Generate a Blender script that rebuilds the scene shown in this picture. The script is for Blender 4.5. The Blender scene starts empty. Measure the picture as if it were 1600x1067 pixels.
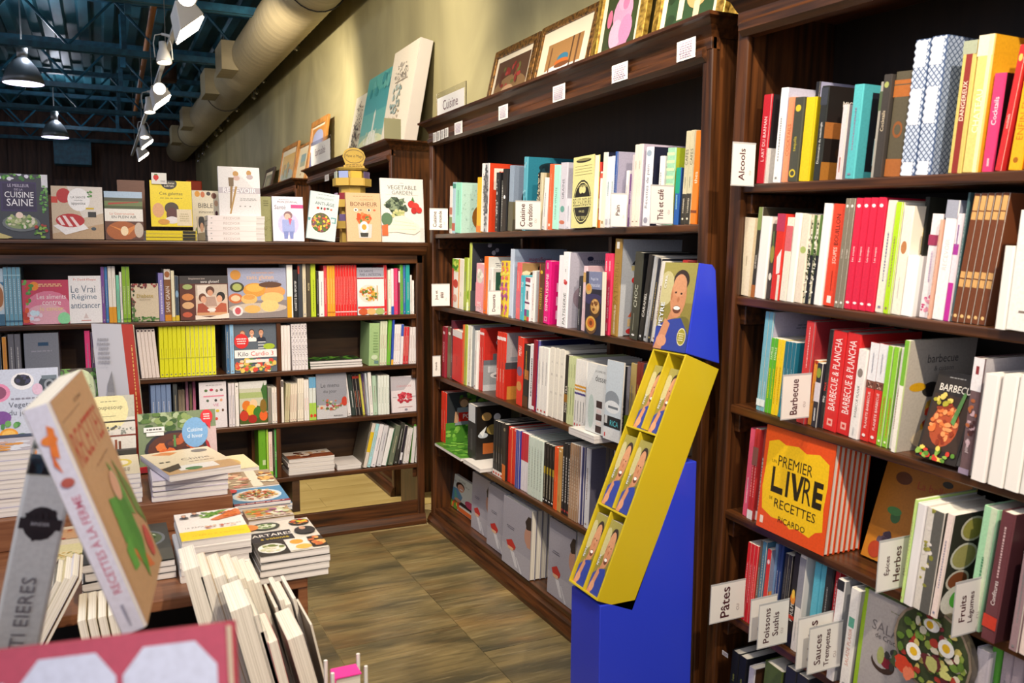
import bpy, math, random
from mathutils import Vector as V, Matrix
rnd = random.Random(7)
sc = bpy.context.scene
COL = sc.collection
# ------------------------------------------------------------------ camera
F, YAW, PIT, ROL, CAMH = 1333.0, .4471, .1079, -.0054, 1.6
CP = V((0, 0, CAMH))
FW = V((math.sin(YAW)*math.cos(PIT), math.cos(YAW)*math.cos(PIT), -math.sin(PIT)))
_r = V((math.cos(YAW), -math.sin(YAW), 0)); _d = FW.cross(_r)
RT = _r*math.cos(ROL)+_d*math.sin(ROL); DN = _d*math.cos(ROL)-_r*math.sin(ROL)
cam = bpy.data.cameras.new('camera'); cam.sensor_width = 22.3; cam.lens = F/1600*22.3
cam.clip_start = .05; cam.clip_end = 100
cam.dof.use_dof = True; cam.dof.focus_distance = 3.9; cam.dof.aperture_fstop = 3.8
co = bpy.data.objects.new('camera', cam); COL.objects.link(co)
m = Matrix.Identity(4)
for i in range(3):
    m[i][0] = RT[i]; m[i][1] = -DN[i]; m[i][2] = -FW[i]; m[i][3] = CP[i]
co.matrix_world = m; sc.camera = co
# ------------------------------------------------------------------ light
sc.view_settings.view_transform = 'Standard'; sc.view_settings.look = 'None'
sc.view_settings.gamma = 1; sc.view_settings.use_curve_mapping = False
sc.view_settings.exposure = -0.18
w = bpy.data.worlds.new('world'); sc.world = w; w.use_nodes = True
w.node_tree.nodes['Background'].inputs[0].default_value = (.80, .82, 1.0, 1)
w.node_tree.nodes['Background'].inputs[1].default_value = .62
def spot(name, loc, aim, power, size=60, blend=.35, col=(1, .86, .68), rad=.03):
    l = bpy.data.lights.new(name, 'SPOT'); l.energy = power; l.spot_size = math.radians(size)
    l.spot_blend = blend; l.color = col; l.shadow_soft_size = rad
    o = bpy.data.objects.new(name, l); COL.objects.link(o); o.location = loc
    o.rotation_euler = (V(aim)-V(loc)).to_track_quat('-Z', 'Y').to_euler()
# track spots above the aisle, warm halogen
spot('track_lamp_light', (.75, -.35, 3.3), (1.8, 1.25, 1.0), 330, 92, .3, (1, .85, .66))
spot('track_lamp_light', (.8, .9, 3.3), (1.75, 1.5, .9), 150, 84, .4, (1, .85, .66))
spot('track_lamp_light', (.6, 1.3, 3.3), (1.8, 2.6, 1.3), 100, 76, .4)
spot('track_lamp_light', (.6, 2.3, 3.3), (1.8, 3.5, 1.2), 125, 76, .4)
spot('track_lamp_light', (.6, 3.4, 3.3), (1.8, 4.3, 1.4), 75, 76, .4)
spot('track_lamp_light', (.6, 1.9, 3.3), (.35, 4.6, .95), 140, 60, .4)
spot('track_lamp_light', (.6, 3.0, 3.3), (1.1, 4.7, .7), 80, 64, .4)
spot('track_lamp_light', (.45, .9, 3.3), (.2, 2.8, .8), 120, 50, .4)
spot('track_lamp_light', (.6, 4.6, 3.25), (2.06, 5.8, 2.7), 220, 100, .8)
spot('track_lamp_light', (.6, 2.2, 3.3), (2.06, 3.4, 2.8), 110, 100, .8)
spot('track_lamp_light', (.6, 7.2, 3.25), (2.06, 8.8, 2.6), 330, 100, .8)
spot('track_lamp_light', (.62, 10.4, 3.25), (2.06, 12.4, 2.5), 330, 100, .8)
spot('track_lamp_light', (.85, 5.7, 3.0), (1.3, 5.5, 0), 380, 70, .5)
for yy, zz in ((11.9, 3.95), (17.4, 3.95), (6.5, 4.0)):      # added to brighten the ceiling: two at the pendants, the nearest with no pendant
    l = bpy.data.lights.new('ceiling_fill', 'POINT'); l.energy = 48 if yy > 7 else 24; l.color = (.8, .85, 1); l.shadow_soft_size = .08
    o = bpy.data.objects.new('ceiling_fill', l); COL.objects.link(o); o.location = (-.7 if yy < 15 else -.6, yy, zz)
def area(name, loc, sx, sy, power, col, rot=(0, 0, 0)):
    l = bpy.data.lights.new(name, 'AREA'); l.shape = 'RECTANGLE'; l.size = sx; l.size_y = sy
    l.energy = power; l.color = col
    o = bpy.data.objects.new(name, l); COL.objects.link(o); o.location = loc; o.rotation_euler = rot
area('overhead_fill', (-1.6, 2.5, 4.0), 3, 6, 100, (.93, .93, 1.0))  # added soft fill from above; no fixture stands here
area('camera_left_fill', (-2.2, -1.8, 2.5), 2.2, 1.8, 38, (.88, .9, 1.0), (V((.6, 1.6, 1.2))-V((-2.2, -1.8, 2.5))).to_track_quat('-Z', 'Y').to_euler())  # added cool fill from behind the camera at left; no window is built
# ------------------------------------------------------------------ helpers
def lin(h):
    if not isinstance(h, str): return tuple(h)
    if len(h) == 3: h = ''.join(c*2 for c in h)
    r = []
    for i in (0, 2, 4):
        c = int(h[i:i+2], 16)/255
        r.append(c/12.92 if c <= .04045 else ((c+.055)/1.055)**2.4)
    return tuple(r)
def tag(o, label=None, cat=None, group=None, kind=None):
    if label: o['label'] = label
    if cat: o['category'] = cat
    if group: o['group'] = group
    if kind: o['kind'] = kind
    return o
def empty(name, M, label, cat, group=None):
    o = bpy.data.objects.new(name, None); COL.objects.link(o); o.empty_display_size = .05
    o.matrix_world = M if isinstance(M, Matrix) else Matrix.Translation(M)
    return tag(o, label, cat, group)
def obj(name, data, mat=None, parent=None, M=None, col=None):
    o = bpy.data.objects.new(name, data); COL.objects.link(o)
    if mat is not None and not data.materials: data.materials.append(mat)
    if parent is not None: o.parent = parent
    if M is not None: o.matrix_basis = M
    if col is not None: o.color = (*lin(col), 1)
    return o
class MB:
    def __init__(s): s.v = []; s.f = []
    def box(s, x0, y0, z0, x1, y1, z1):
        n = len(s.v)
        s.v += [(x, y, z) for z in (z0, z1) for y in (y0, y1) for x in (x0, x1)]
        s.f += [tuple(n+i for i in q) for q in ((0, 2, 3, 1), (4, 5, 7, 6), (0, 1, 5, 4), (2, 6, 7, 3), (0, 4, 6, 2), (1, 3, 7, 5))]
        return s
    def prism(s, pts, ax, a0, a1):
        # closed 2D outline extruded along axis; pts are the two other axes in order
        n = len(s.v); k = len(pts)
        for a in (a0, a1):
            for p in pts:
                q = list(p); q.insert('xyz'.index(ax), a); s.v.append(tuple(q))
        s.f += [tuple(range(n, n+k)), tuple(range(n+2*k-1, n+k-1, -1))]
        s.f += [(n+i, n+k+i, n+k+(i+1) % k, n+(i+1) % k) for i in range(k)]
        return s
    def tube(s, pts, r, seg=8, closed=False):
        pts = [V(p) for p in pts]; n = len(s.v); rs = r if isinstance(r, (list, tuple)) else [r]*len(pts)
        up = None
        for i, p in enumerate(pts):
            a = pts[i-1] if (i or closed) else p; b = pts[(i+1) % len(pts)] if (i+1 < len(pts) or closed) else p
            t = (b-a).normalized()
            if up is None: up = t.orthogonal().normalized()
            up = (up-t*up.dot(t)).normalized(); sd = t.cross(up)
            for k in range(seg):
                an = 2*math.pi*k/seg; s.v.append(tuple(p+(up*math.cos(an)+sd*math.sin(an))*rs[i]))
        L = len(pts)
        for i in range(L if closed else L-1):
            j = (i+1) % L
            for k in range(seg):
                k2 = (k+1) % seg
                s.f.append((n+i*seg+k, n+i*seg+k2, n+j*seg+k2, n+j*seg+k))
        if not closed:
            s.f += [tuple(n+k for k in range(seg))[::-1], tuple(n+(L-1)*seg+k for k in range(seg))]
        return s
    def lathe(s, prof, seg=20, c=(0, 0, 0)):
        n = len(s.v)
        for (r, z) in prof:
            for k in range(seg):
                a = 2*math.pi*k/seg; s.v.append((c[0]+r*math.cos(a), c[1]+r*math.sin(a), c[2]+z))
        for i in range(len(prof)-1):
            for k in range(seg):
                k2 = (k+1) % seg
                s.f.append((n+i*seg+k, n+i*seg+k2, n+(i+1)*seg+k2, n+(i+1)*seg+k))
        return s
    def mesh(s, name, smooth=False):
        me = bpy.data.meshes.new(name); me.from_pydata(s.v, [], s.f); me.update()
        if smooth:
            for p in me.polygons: p.use_smooth = True
        return me
    def obj(s, name, mat, parent=None, M=None, bev=0, smooth=False, col=None):
        o = obj(name, s.mesh(name, smooth), mat, parent, M, col)
        if bev:
            b = o.modifiers.new('bevel', 'BEVEL'); b.width = bev; b.segments = 2; b.limit_method = 'ANGLE'
        return o
# ------------------------------------------------------------------ materials
def mat(name, col=(.5, .5, .5), rough=.5, metal=0, emit=None, es=0, coat=0):
    m = bpy.data.materials.new(name); m.use_nodes = True
    b = m.node_tree.nodes['Principled BSDF']
    b.inputs['Base Color'].default_value = (*lin(col), 1); b.inputs['Roughness'].default_value = rough
    b.inputs['Metallic'].default_value = metal; b.inputs['Coat Weight'].default_value = coat
    if emit:
        b.inputs['Emission Color'].default_value = (*lin(emit), 1); b.inputs['Emission Strength'].default_value = es
    return m
def nodes(m): return m.node_tree.nodes, m.node_tree.links, m.node_tree.nodes['Principled BSDF']
def noise_mat(name, c0, c1, scale=(1, 1, 1), nscale=5, rough=.4, bump=.1, detail=6, dist=0., p0=.35, p1=.65, rnd_off=False, bscale=None):
    m = mat(name, c0, rough); N, L, b = nodes(m)
    tc = N.new('ShaderNodeTexCoord'); mp = N.new('ShaderNodeMapping'); mp.inputs['Scale'].default_value = scale
    L.new(tc.outputs['Object'], mp.inputs['Vector'])
    src = mp.outputs[0]
    if rnd_off:
        oi = N.new('ShaderNodeObjectInfo'); ad = N.new('ShaderNodeVectorMath'); ad.operation = 'ADD'
        ml = N.new('ShaderNodeMath'); ml.operation = 'MULTIPLY'; ml.inputs[1].default_value = 37
        L.new(oi.outputs['Random'], ml.inputs[0]); L.new(src, ad.inputs[0]); L.new(ml.outputs[0], ad.inputs[1]); src = ad.outputs[0]
    nz = N.new('ShaderNodeTexNoise'); nz.inputs['Scale'].default_value = nscale; nz.inputs['Detail'].default_value = detail
    nz.inputs['Distortion'].default_value = dist; L.new(src, nz.inputs['Vector'])
    cr = N.new('ShaderNodeValToRGB'); cr.color_ramp.elements[0].position = p0; cr.color_ramp.elements[1].position = p1
    cr.color_ramp.elements[0].color = (*lin(c0), 1); cr.color_ramp.elements[1].color = (*lin(c1), 1)
    L.new(nz.outputs['Fac'], cr.inputs[0]); L.new(cr.outputs[0], b.inputs['Base Color'])
    if bump:
        bp = N.new('ShaderNodeBump'); bp.inputs['Strength'].default_value = bump; bp.inputs['Distance'].default_value = .01
        L.new(nz.outputs['Fac'], bp.inputs['Height']); L.new(bp.outputs[0], b.inputs['Normal'])
    return m
def objcol_mat(name, rough=.4, coat=0.):
    m = mat(name, 'fff', rough, coat=coat); N, L, b = nodes(m)
    oi = N.new('ShaderNodeObjectInfo'); L.new(oi.outputs['Color'], b.inputs['Base Color']); return m
M_WH = noise_mat('dark_wood_grain_long', '2b180c', '5c3519', (1.2, 22, 22), 2.4, .33, .04)
M_WV = noise_mat('dark_wood_grain_tall', '2b180c', '5c3519', (22, 22, 1.2), 2.4, .33, .04)
M_BACK = noise_mat('bookcase_back', '160e09', '21160e', (18, 18, 1), 2, .6, .03)
M_BACK2 = noise_mat('bookcase_back_brown', '372416', '543920', (1.5, 18, 12), 2, .5, .03)
M_TABLE = noise_mat('table_wood', '70442b', '885a3c', (2, 14, 30), 3, .4, .03)
M_COVER = objcol_mat('book_cover', .35, .15)
M_PAPER = objcol_mat('painted', .55)
M_PRINT = mat('print', 'fff', .4)
N, L, b = nodes(M_PRINT); at_ = N.new('ShaderNodeAttribute'); at_.attribute_name = 'Col'; 
tc = N.new('ShaderNodeTexCoord'); nz = N.new('ShaderNodeTexNoise'); nz.inputs['Scale'].default_value = 150; nz.inputs['Detail'].default_value = 4
cr = N.new('ShaderNodeValToRGB'); cr.color_ramp.elements[0].position = .3; cr.color_ramp.elements[1].position = .6; cr.color_ramp.elements[0].color = (.62, .6, .6, 1)
mx = N.new('ShaderNodeMix'); mx.data_type = 'RGBA'; mx.blend_type = 'MULTIPLY'; mx.inputs['Factor'].default_value = .3
L.new(tc.outputs['Object'], nz.inputs['Vector']); L.new(nz.outputs['Fac'], cr.inputs[0]); L.new(at_.outputs['Color'], mx.inputs['A']); L.new(cr.outputs[0], mx.inputs['B']); L.new(mx.outputs['Result'], b.inputs['Base Color'])
M_PAGES = noise_mat('book_pages', 'c9c2b4', 'ece6da', (1, 1, 700), 1.0, .8, .05, 2, 0, .3, .6)
M_STACKP = noise_mat('page_edges', 'bdb7b4', 'e6e1de', (1.5, 1.5, 500), 1.0, .8, .05, 2, 0, .3, .6)
M_METAL = mat('white_metal', 'd8d8d4', .4)
M_STEEL = mat('steel', '9a9a98', .35, .8)
M_BLUEST = noise_mat('blue_painted_steel', '174a60', '236780', (3, 3, 3), 4, .5, .02)
M_DECK = noise_mat('blue_deck', '1d4c5c', '3a7482', (2, .5, 2), 2, .45, .02)
M_DUCT = noise_mat('duct_cream', '9e9272', 'b0a27e', (1, 14, 1), 3, .55, .02)
M_GLOW = mat('lamp_glow', 'fff', .4, 0, 'fff0d8', 14)
M_GLOWP = mat('pendant_glow', 'fff', .4, 0, 'e4d8ff', 9)
M_WHITE = mat('white_plastic', 'e9e6e0', .5)
M_BLACK = mat('black_plastic', '151515', .4)
def glass(name, col='ffffff', rough=.03):
    m = mat(name, col, rough); b = m.node_tree.nodes['Principled BSDF']; b.inputs['Transmission Weight'].default_value = 1; return m
M_GLASS = glass('clear_glass'); 
# ------------------------------------------------------------------ camera maths and shelf frames
def ray(u, v): return FW+RT*((u-800)/F)+DN*((v-533.5)/F)
def at(u, v, ax, val):
    d = ray(u, v); i = 'xyz'.index(ax); return CP+d*((val-CP[i])/d[i])
def atd(u, v, dep): return CP+ray(u, v)*dep
class Fr:
    """a shelf frame: s runs along the shelf to the right, d into its depth, h up"""
    def __init__(f, O, S, D, U): f.O, f.S, f.D, f.U = V(O), V(S), V(D), V(U)
    def pt(f, s, d, h): return f.O+f.S*s+f.D*d+f.U*h
    def _sol(f, n, base, ax): return (CP-base).dot(n)/ax.dot(n)
    def s(f, u, d, h): return f._sol(RT-FW*((u-800)/F), f.O+f.D*d+f.U*h, f.S)
    def h(f, v, s, d): return f._sol(DN-FW*((v-533.5)/F), f.O+f.S*s+f.D*d, f.U)
    def d(f, u, s, h): return f._sol(RT-FW*((u-800)/F), f.O+f.S*s+f.U*h, f.D)
    def sh(f, u, v, d):
        n = f.S.cross(f.U); r = ray(u, v); p = CP+r*((f.O+f.D*d-CP).dot(n)/r.dot(n))-f.O
        return p.dot(f.S), p.dot(f.U)
    def M(f, s=0, d=0, h=0): return mtx(f.pt(s, d, h), f.S, f.D, f.U)
def mtx(o, x, y, z):
    m = Matrix.Identity(4)
    for i in range(3): m[i][0], m[i][1], m[i][2], m[i][3] = x[i], y[i], z[i], o[i]
    return m
th = .0303
FM = Fr((1.70, 4.61, 0), (0, -1, 0), (1, 0, 0), (0, 0, 1))                       # bookcase under the Cuisine sign
FR = Fr((1.70, 2.085, 0), (0, -math.cos(th), -math.sin(th)), (1, 0, 0), (0, -math.sin(th), math.cos(th)))  # near bookcase, leaning a little
FB = Fr((-1.6, 4.63, 0), (1, 0, 0), (0, 1, 0), (0, 0, 1))                         # low bookcase across the aisle
# ------------------------------------------------------------------ printed art (flat print as coloured polygons)
_tc = {}
def glyphs(txt, bold=0):
    if (txt, bold) not in _tc:
        c = bpy.data.curves.new('t', 'FONT'); c.body = txt; c.resolution_u = 2; c.offset = bold
        o = bpy.data.objects.new('t', c); COL.objects.link(o)
        me = bpy.data.meshes.new_from_object(o.evaluated_get(bpy.context.evaluated_depsgraph_get()))
        vs = [(p.co.x, p.co.y) for p in me.vertices]; fs = [tuple(p.vertices) for p in me.polygons]
        bpy.data.objects.remove(o); bpy.data.curves.remove(c); bpy.data.meshes.remove(me)
        if not vs: vs = [(0, 0)]
        x0 = min(p[0] for p in vs); x1 = max(p[0] for p in vs); y0 = min(p[1] for p in vs); y1 = max(p[1] for p in vs)
        _tc[txt, bold] = ([(p[0]-x0, p[1]-y0) for p in vs], fs, max(x1-x0, 1e-4), max(y1-y0, 1e-4))
    return _tc[txt, bold]
class Art:
    def __init__(a, W, H): a.W, a.H = W, H; a.v = []; a.f = []; a.c = []; a.k = 0
    def poly(a, pts, col):
        pts = [(min(1, max(0, x)), min(1, max(0, y))) for x, y in pts]
        n = len(a.v); z = .0003+.00006*a.k; a.k += 1
        a.v += [(x*a.W, y*a.H, z) for x, y in pts]; a.f.append(tuple(range(n, n+len(pts)))); a.c.append(lin(col))
    def ell(a, cx, cy, rx, ry, col, n=18, ph=0., j=0.):
        a.poly([(cx+rx*(1+rnd.uniform(-j, j))*math.cos(ph+2*math.pi*i/n), cy+ry*(1+rnd.uniform(-j, j))*math.sin(ph+2*math.pi*i/n)) for i in range(n)], col)
    def text(a, t, cx, cy, hh, col, maxw=.92, rot=False, bold=0):
        vs, fs, w, h = glyphs(t, bold)
        # hh is the letter height as a fraction of H (or of W if rotated)
        tot = a.H if not rot else a.W; lim = (a.W if not rot else a.H)*maxw
        k = hh*tot/h; kx = min(k, lim/w)
        n = len(a.v); z = .0003+.00006*a.k; a.k += 1
        for x, y in vs:
            X, Y = (x-w/2)*kx, (y-h/2)*k
            if rot: X, Y = -Y, X
            a.v.append((cx*a.W+X, cy*a.H+Y, z))
        for f in fs: a.f.append(tuple(n+i for i in f)); a.c.append(lin(col))
    def run(a, s):
        for op in s.split(';'):
            if not op: continue
            k = op[0]; q = op[1:].split(',')
            if k == 'R': x0, y0, x1, y1 = map(float, q[:4]); a.poly([(x0, y0), (x1, y0), (x1, y1), (x0, y1)], q[4])
            elif k == 'E': a.ell(*map(float, q[:4]), q[4])
            elif k == 'T': a.text(q[0], *map(float, q[1:4]), q[4], float(q[5]) if len(q) > 5 else .92)
            elif k == 'V': a.text(q[0], .5, float(q[1]), float(q[2]), q[3], float(q[4]) if len(q) > 4 else .6, True)
            elif k == 'U': a.text(q[0], float(q[1]), float(q[2]), float(q[3]), q[4], float(q[5]), True, .012)
            elif k == 'G':
                p = list(map(float, q[:-1])); a.poly(list(zip(p[::2], p[1::2])), q[-1])
            elif k == 'K':   # scattered morsels in an ellipse
                cx, cy, rx, ry, n, sz = map(float, q[:6]); cs = q[6:]
                for i in range(int(n)):
                    r = math.sqrt(rnd.random()); t = rnd.uniform(0, 6.3)
                    a.ell(cx+rx*r*math.cos(t), cy+ry*r*math.sin(t), sz*rnd.uniform(.6, 1.3), sz*a.W/a.H*rnd.uniform(.5, 1.2), cs[i % len(cs)], 7, t, .15)
            elif k == 'P':   # lines of small print
                cx, cy, w_, h_, n = map(float, q[:5])
                for i in range(int(n)):
                    y = cy+h_*(.5-(i+.5)/n); ww = w_*rnd.uniform(.75, 1); x = cx-ww/2
                    while x < cx+ww/2-.01:
                        l = min(w_*rnd.uniform(.08, .2), cx+ww/2-x); a.poly([(x, y-h_/n*.25), (x+l, y-h_/n*.25), (x+l, y+h_/n*.25), (x, y+h_/n*.25)], q[5]); x += l+w_*.04
            elif k == 'D':   # lattice of diamonds: columns, rows, colour
                nx, ny = int(float(q[0])), int(float(q[1]))
                for i in range(nx*2):
                    for j in range(ny):
                        cx = (i+.5)/nx/2; cy = (j+.5*(i % 2)+.25)/ny; a.k -= bool(i+j)
                        a.poly([(max(0, cx-.4/nx), cy), (cx, cy-.38/ny), (min(1, cx+.4/nx), cy), (cx, min(1, cy+.38/ny))], q[2])
            elif k == 'Q':   # small print running up a spine
                cy, ln, sz = map(float, q[:3]); y = cy-ln/2; sz *= .62
                while y < cy+ln/2:
                    l = max(ln*rnd.uniform(.02, .06), .004); a.poly([(.5-sz/2, y), (.5+sz/2, y), (.5+sz/2, min(y+l, cy+ln/2)), (.5-sz/2, min(y+l, cy+ln/2))], q[3]); y += l+max(ln*.018, .003)
            elif k == 'H':   # head and shoulders: cx,cy,size,skin,hair,shirt
                cx, cy, z = map(float, q[:3]); r = a.W/a.H; sk, ha, sh = q[3:6]
                a.poly([(cx-z*1.5, cy-z*2.6*r), (cx+z*1.5, cy-z*2.6*r), (cx+z*1.2, cy-z*1.5*r), (cx+z*.4, cy-z*1.1*r), (cx-z*.4, cy-z*1.1*r), (cx-z*1.2, cy-z*1.5*r)], sh)
                a.ell(cx, cy-z*.95*r, z*.34, z*.6*r, sk, 10); a.ell(cx, cy+z*.25*r, z*.8, z*.95*r, ha); a.ell(cx, cy, z*.68, z*.92*r, sk)
                for e in (-.27, .27): a.ell(cx+z*e, cy+z*.15*r, z*.09, z*.06*r, '3a2a20', 8)
                a.ell(cx, cy-z*.12*r, z*.09, z*.16*r, 'b07a58', 8); a.ell(cx, cy-z*.42*r, z*.24, z*.09*r, 'f4ece4', 10)
        return a
    def mesh(a, name):
        me = bpy.data.meshes.new(name); me.from_pydata(a.v, [], a.f)
        at = me.attributes.new('Col', 'FLOAT_COLOR', 'CORNER'); dat = []
        for f, c in zip(a.f, a.c): dat += [*c, 1.0]*len(f)
        at.data.foreach_set('color', dat); me.materials.append(M_PRINT); return me
def prt(name, art, W, H, parent, M):
    a = art if isinstance(art, Art) else Art(W, H).run(art)
    if not a.v: return None
    return obj(name, a.mesh(name), None, parent, M)
# ------------------------------------------------------------------ books
# local axes: x from the spine across the cover, y up the spine, z from back cover to front cover
def lum(h): c = lin(h); return .3*c[0]+.6*c[1]+.1*c[2]
labels = {}
def uniq(l):
    k = labels.get(l, 0); labels[l] = k+1
    return l if k == 0 else l+' (%d)' % (k+1)
def book(M, w, h, t, col, label, group=None, cover=None, back=None, front=None, spine=None, hard=None, cat='book', name='book', twin=None, stack=False, rear=None):
    if twin:                                             # a copy: the thing and each of its parts
        r = twin.copy(); COL.objects.link(r); r.matrix_world = M; r['label'] = label
        for ch in twin.children:
            c = ch.copy(); COL.objects.link(c); c.parent = r
        return r
    if hard is None: hard = t > .02
    if name == 'book':
        ws_ = label.replace('s ', ' ').split()
        name = next((k for k in ('booklet', 'magazine', 'notebook', 'pamphlet') if k in ws_), 'hardcover_book' if hard else 'paperback_book')
    r = empty(name, M, label, cat, group)
    e = .003 if hard else 0.; ct = min(.0022 if hard else .0008, t*.2); z = min(t*.22, .004)
    pr = [(w, 0), (z, 0), (z*.3, z*.3), (0, z), (0, t-z), (z*.3, t-z*.3), (z, t), (w, t), (w, t-ct), (z+ct, t-ct), (ct, t-z-ct*.4), (ct, z+ct*.4), (z+ct, ct), (w, ct)]
    m = MB(); n = len(pr)
    m.v = [(x, y, zz) for y in (0, h) for x, zz in pr]
    m.f = [(i, (i+1) % n, n+(i+1) % n, n+i) for i in range(n)]
    for k in (0, n):
        for i in range(6): q = (k+i, k+i+1, k+12-i, k+13-i); m.f.append(q if k else q[::-1])
    m.obj('cover', M_COVER, r, None, col=col)
    pg = MB().box(ct, e, ct, w-e, h-e, t-ct).mesh('pages')
    obj('pages', pg, M_STACKP if stack else M_PAGES, r)
    if front or (cover and cover != col):
        a = Art(w, h)
        a.run('R.02,0,1,1,%s' % (cover or col))
        if front: a.run(front)
        prt('cover_print', a, 0, 0, r, Matrix.Translation((0, 0, t)))
    if spine:
        prt('spine_print', 'R.08,.004,.92,.996,%s;' % col+spine, t, h, r, mtx(V((0, 0, 0)), V((0, 0, 1)), V((0, 1, 0)), V((-1, 0, 0))))
    if rear:
        prt('back_print', rear, w, h, r, mtx(V((w, 0, 0)), V((-1, 0, 0)), V((0, 1, 0)), V((0, 0, -1))))
    return r
ORD = 'first second third fourth fifth sixth seventh eighth'.split()
NUM = 'no one two three four five six seven eight'.split()
def spine_row(fr, hs_, crop, rows, place, group, lean=0., back=.015, wmax=.25, cat='book'):
    """books standing spine out along a shelf; rows in the crop's pixels are (left, right, top, colour, words, options)"""
    ox, oy, k = crop; prev = None; end = -9; pa = ph = 0
    for row in rows:
        u0, u1, vt, col, desc = row[:5]; o = row[5] if len(row) > 5 else {}
        n = o.get('n', 1); b = o.get('b', back+rnd.uniform(-.004, .008)); a = math.radians(o.get('l', lean))
        hs = hs_+o.get('z', 0)
        bs = o.get('b', .01); s0 = fr.s(ox+u0/k, bs, hs); s1 = fr.s(ox+u1/k, bs, hs)
        if 'b' not in o:      # books stand against each other, never inside each other
            need = end+.0004+max(0, ph*(math.tan(pa)-math.tan(a))); wd = s1-s0
            if need > s0: s0 = need; s1 = max(s1, s0+min(wd, .0065*n) if wd < .013*n else s0+wd*.8)
            end = s1
        st = (s1-s0)/n; t = max(st*math.cos(a)*.97, .003)
        ht = o.get('h') or (fr.h(oy+vt/k, s0+o.get('du', 0), b)-hs)/math.cos(a)
        ht = max(.06, ht-(t*math.sin(a) if a > 0 else 0))
        w = o.get('w', min(wmax, ht*.78))
        if 'b' not in o: pa, ph = a, ht
        Y = fr.U*math.cos(a)+fr.S*math.sin(a); Z = fr.S*math.cos(a)-fr.U*math.sin(a)
        sp = o.get('s')
        if sp is None:
            dk = lum(col) > .25
            c2 = o.get('sc') or rnd.choice(['888', '98786a', '8888a0', 'b07070'] if dk else ['ccc', 'c8bca0', 'bbb', 'c8b060'])
            sp = 'Q%.2f,%.2f,.24,%s;R.35,.04,.65,.06,%s' % (rnd.uniform(.45, .62), rnd.uniform(.3, .6), c2, c2)
        if prev: lb = '%s right of the %s, %s' % (desc, prev, place)
        else: lb = 'leftmost %s, %s' % (desc, place)
        if len(lb.split()) > 16: lb = '%s, %s' % (desc, place)
        if n == 1: lb = uniq(o.get('L', lb))
        tw = None
        for i in range(n):
            base = fr.pt(s0+st*i, b, hs+(t*math.sin(a) if a > 0 else 0)+.0005)
            if n > 1: lb = uniq('%s of %s %s copies, %s' % (ORD[i], NUM[n], desc, place))
            bk = book(mtx(base, fr.D, Y, Z), w, ht, t, col, lb, 'copies of the %s, %s' % (desc, place) if n > 1 else group, o.get('c'), None, o.get('a'), sp, twin=tw, cat=cat)
            tw = tw or bk
        prev = desc.replace(' book', '')
def face(fr, hs, crop, u0, u1, vt, t, col, label, art, cover=None, back=.0, tilt=8, group=None, spine=None, roll=0, n=1, cat='book', dh=0., hard=None, vb=None, copies=0):
    """a book standing with its front cover to the viewer, leaning back a little"""
    ox, oy, k = crop; a = math.radians(tilt)
    if vb is not None: dh = fr.h(oy+vb/k, fr.s(ox+u0/k, back, hs), back)-hs
    s0 = fr.s(ox+u0/k, back, hs+dh); s1 = fr.s(ox+u1/k, back, hs+dh)
    w = s1-s0; h0 = hs+dh
    h = (fr.h(oy+vt/k, s0, back)-h0)
    for _ in range(3): h = (fr.h(oy+vt/k, s0, back+h*math.sin(a))-h0)/math.cos(a)
    X, Y = fr.S.copy(), fr.U*math.cos(a)+fr.D*math.sin(a)
    if roll: 
        c, s_ = math.cos(math.radians(roll)), math.sin(math.radians(roll)); X, Y = X*c-Y*s_, Y*c+X*s_
    Z = X.cross(Y)
    base = fr.pt(s0, back, h0+.001+max(0, w*math.sin(math.radians(roll))))-Z*t
    base += fr.U*max(0, hs+.0015-min((base.z if fr is not FR else (base-fr.O).dot(fr.U)), 9)) if dh == 0 else V((0, 0, 0))
    bk = book(mtx(base, X, Y, Z), w, h, t, col, uniq(label), group or ('copies of the '+label if copies else None), cover, None, art, spine, cat=cat, hard=hard)
    for i in range(copies):
        q = base+(fr.D*math.cos(a)*0+fr.D)*(t/math.cos(a)+.0008)*(i+1)
        book(mtx(q, X, Y, Z), w, h, t, col, '%s copy behind the %s' % (ORD[i], label), bk['group'], twin=bk)
    return bk
# ================================================================== SETTING
M_TILE = noise_mat('slate_tile', '4e4730', 'a08c5c', (.9, 2.3, 1), 1.6, .28, 0, 7, .9, .34, .66, True)
N, L, b = nodes(M_TILE)   # brushed slate: broad olive and rust clouds under fine streaks, each tile of its own tone
tc = N.new('ShaderNodeTexCoord'); oi = N.new('ShaderNodeObjectInfo'); mu = N.new('ShaderNodeMath'); mu.operation = 'MULTIPLY'; mu.inputs[1].default_value = 61
L.new(oi.outputs['Random'], mu.inputs[0])
def streak(sc_, rot_, ns, det, dis):
    mp = N.new('ShaderNodeMapping'); mp.inputs['Scale'].default_value = sc_; mp.inputs['Rotation'].default_value = (0, 0, rot_)
    ad = N.new('ShaderNodeVectorMath'); nz = N.new('ShaderNodeTexNoise'); nz.inputs['Scale'].default_value = ns; nz.inputs['Detail'].default_value = det; nz.inputs['Distortion'].default_value = dis
    L.new(tc.outputs['Object'], mp.inputs[0]); L.new(mp.outputs[0], ad.inputs[0]); L.new(mu.outputs[0], ad.inputs[1]); L.new(ad.outputs[0], nz.inputs['Vector']); return nz.outputs['Fac']
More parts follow.
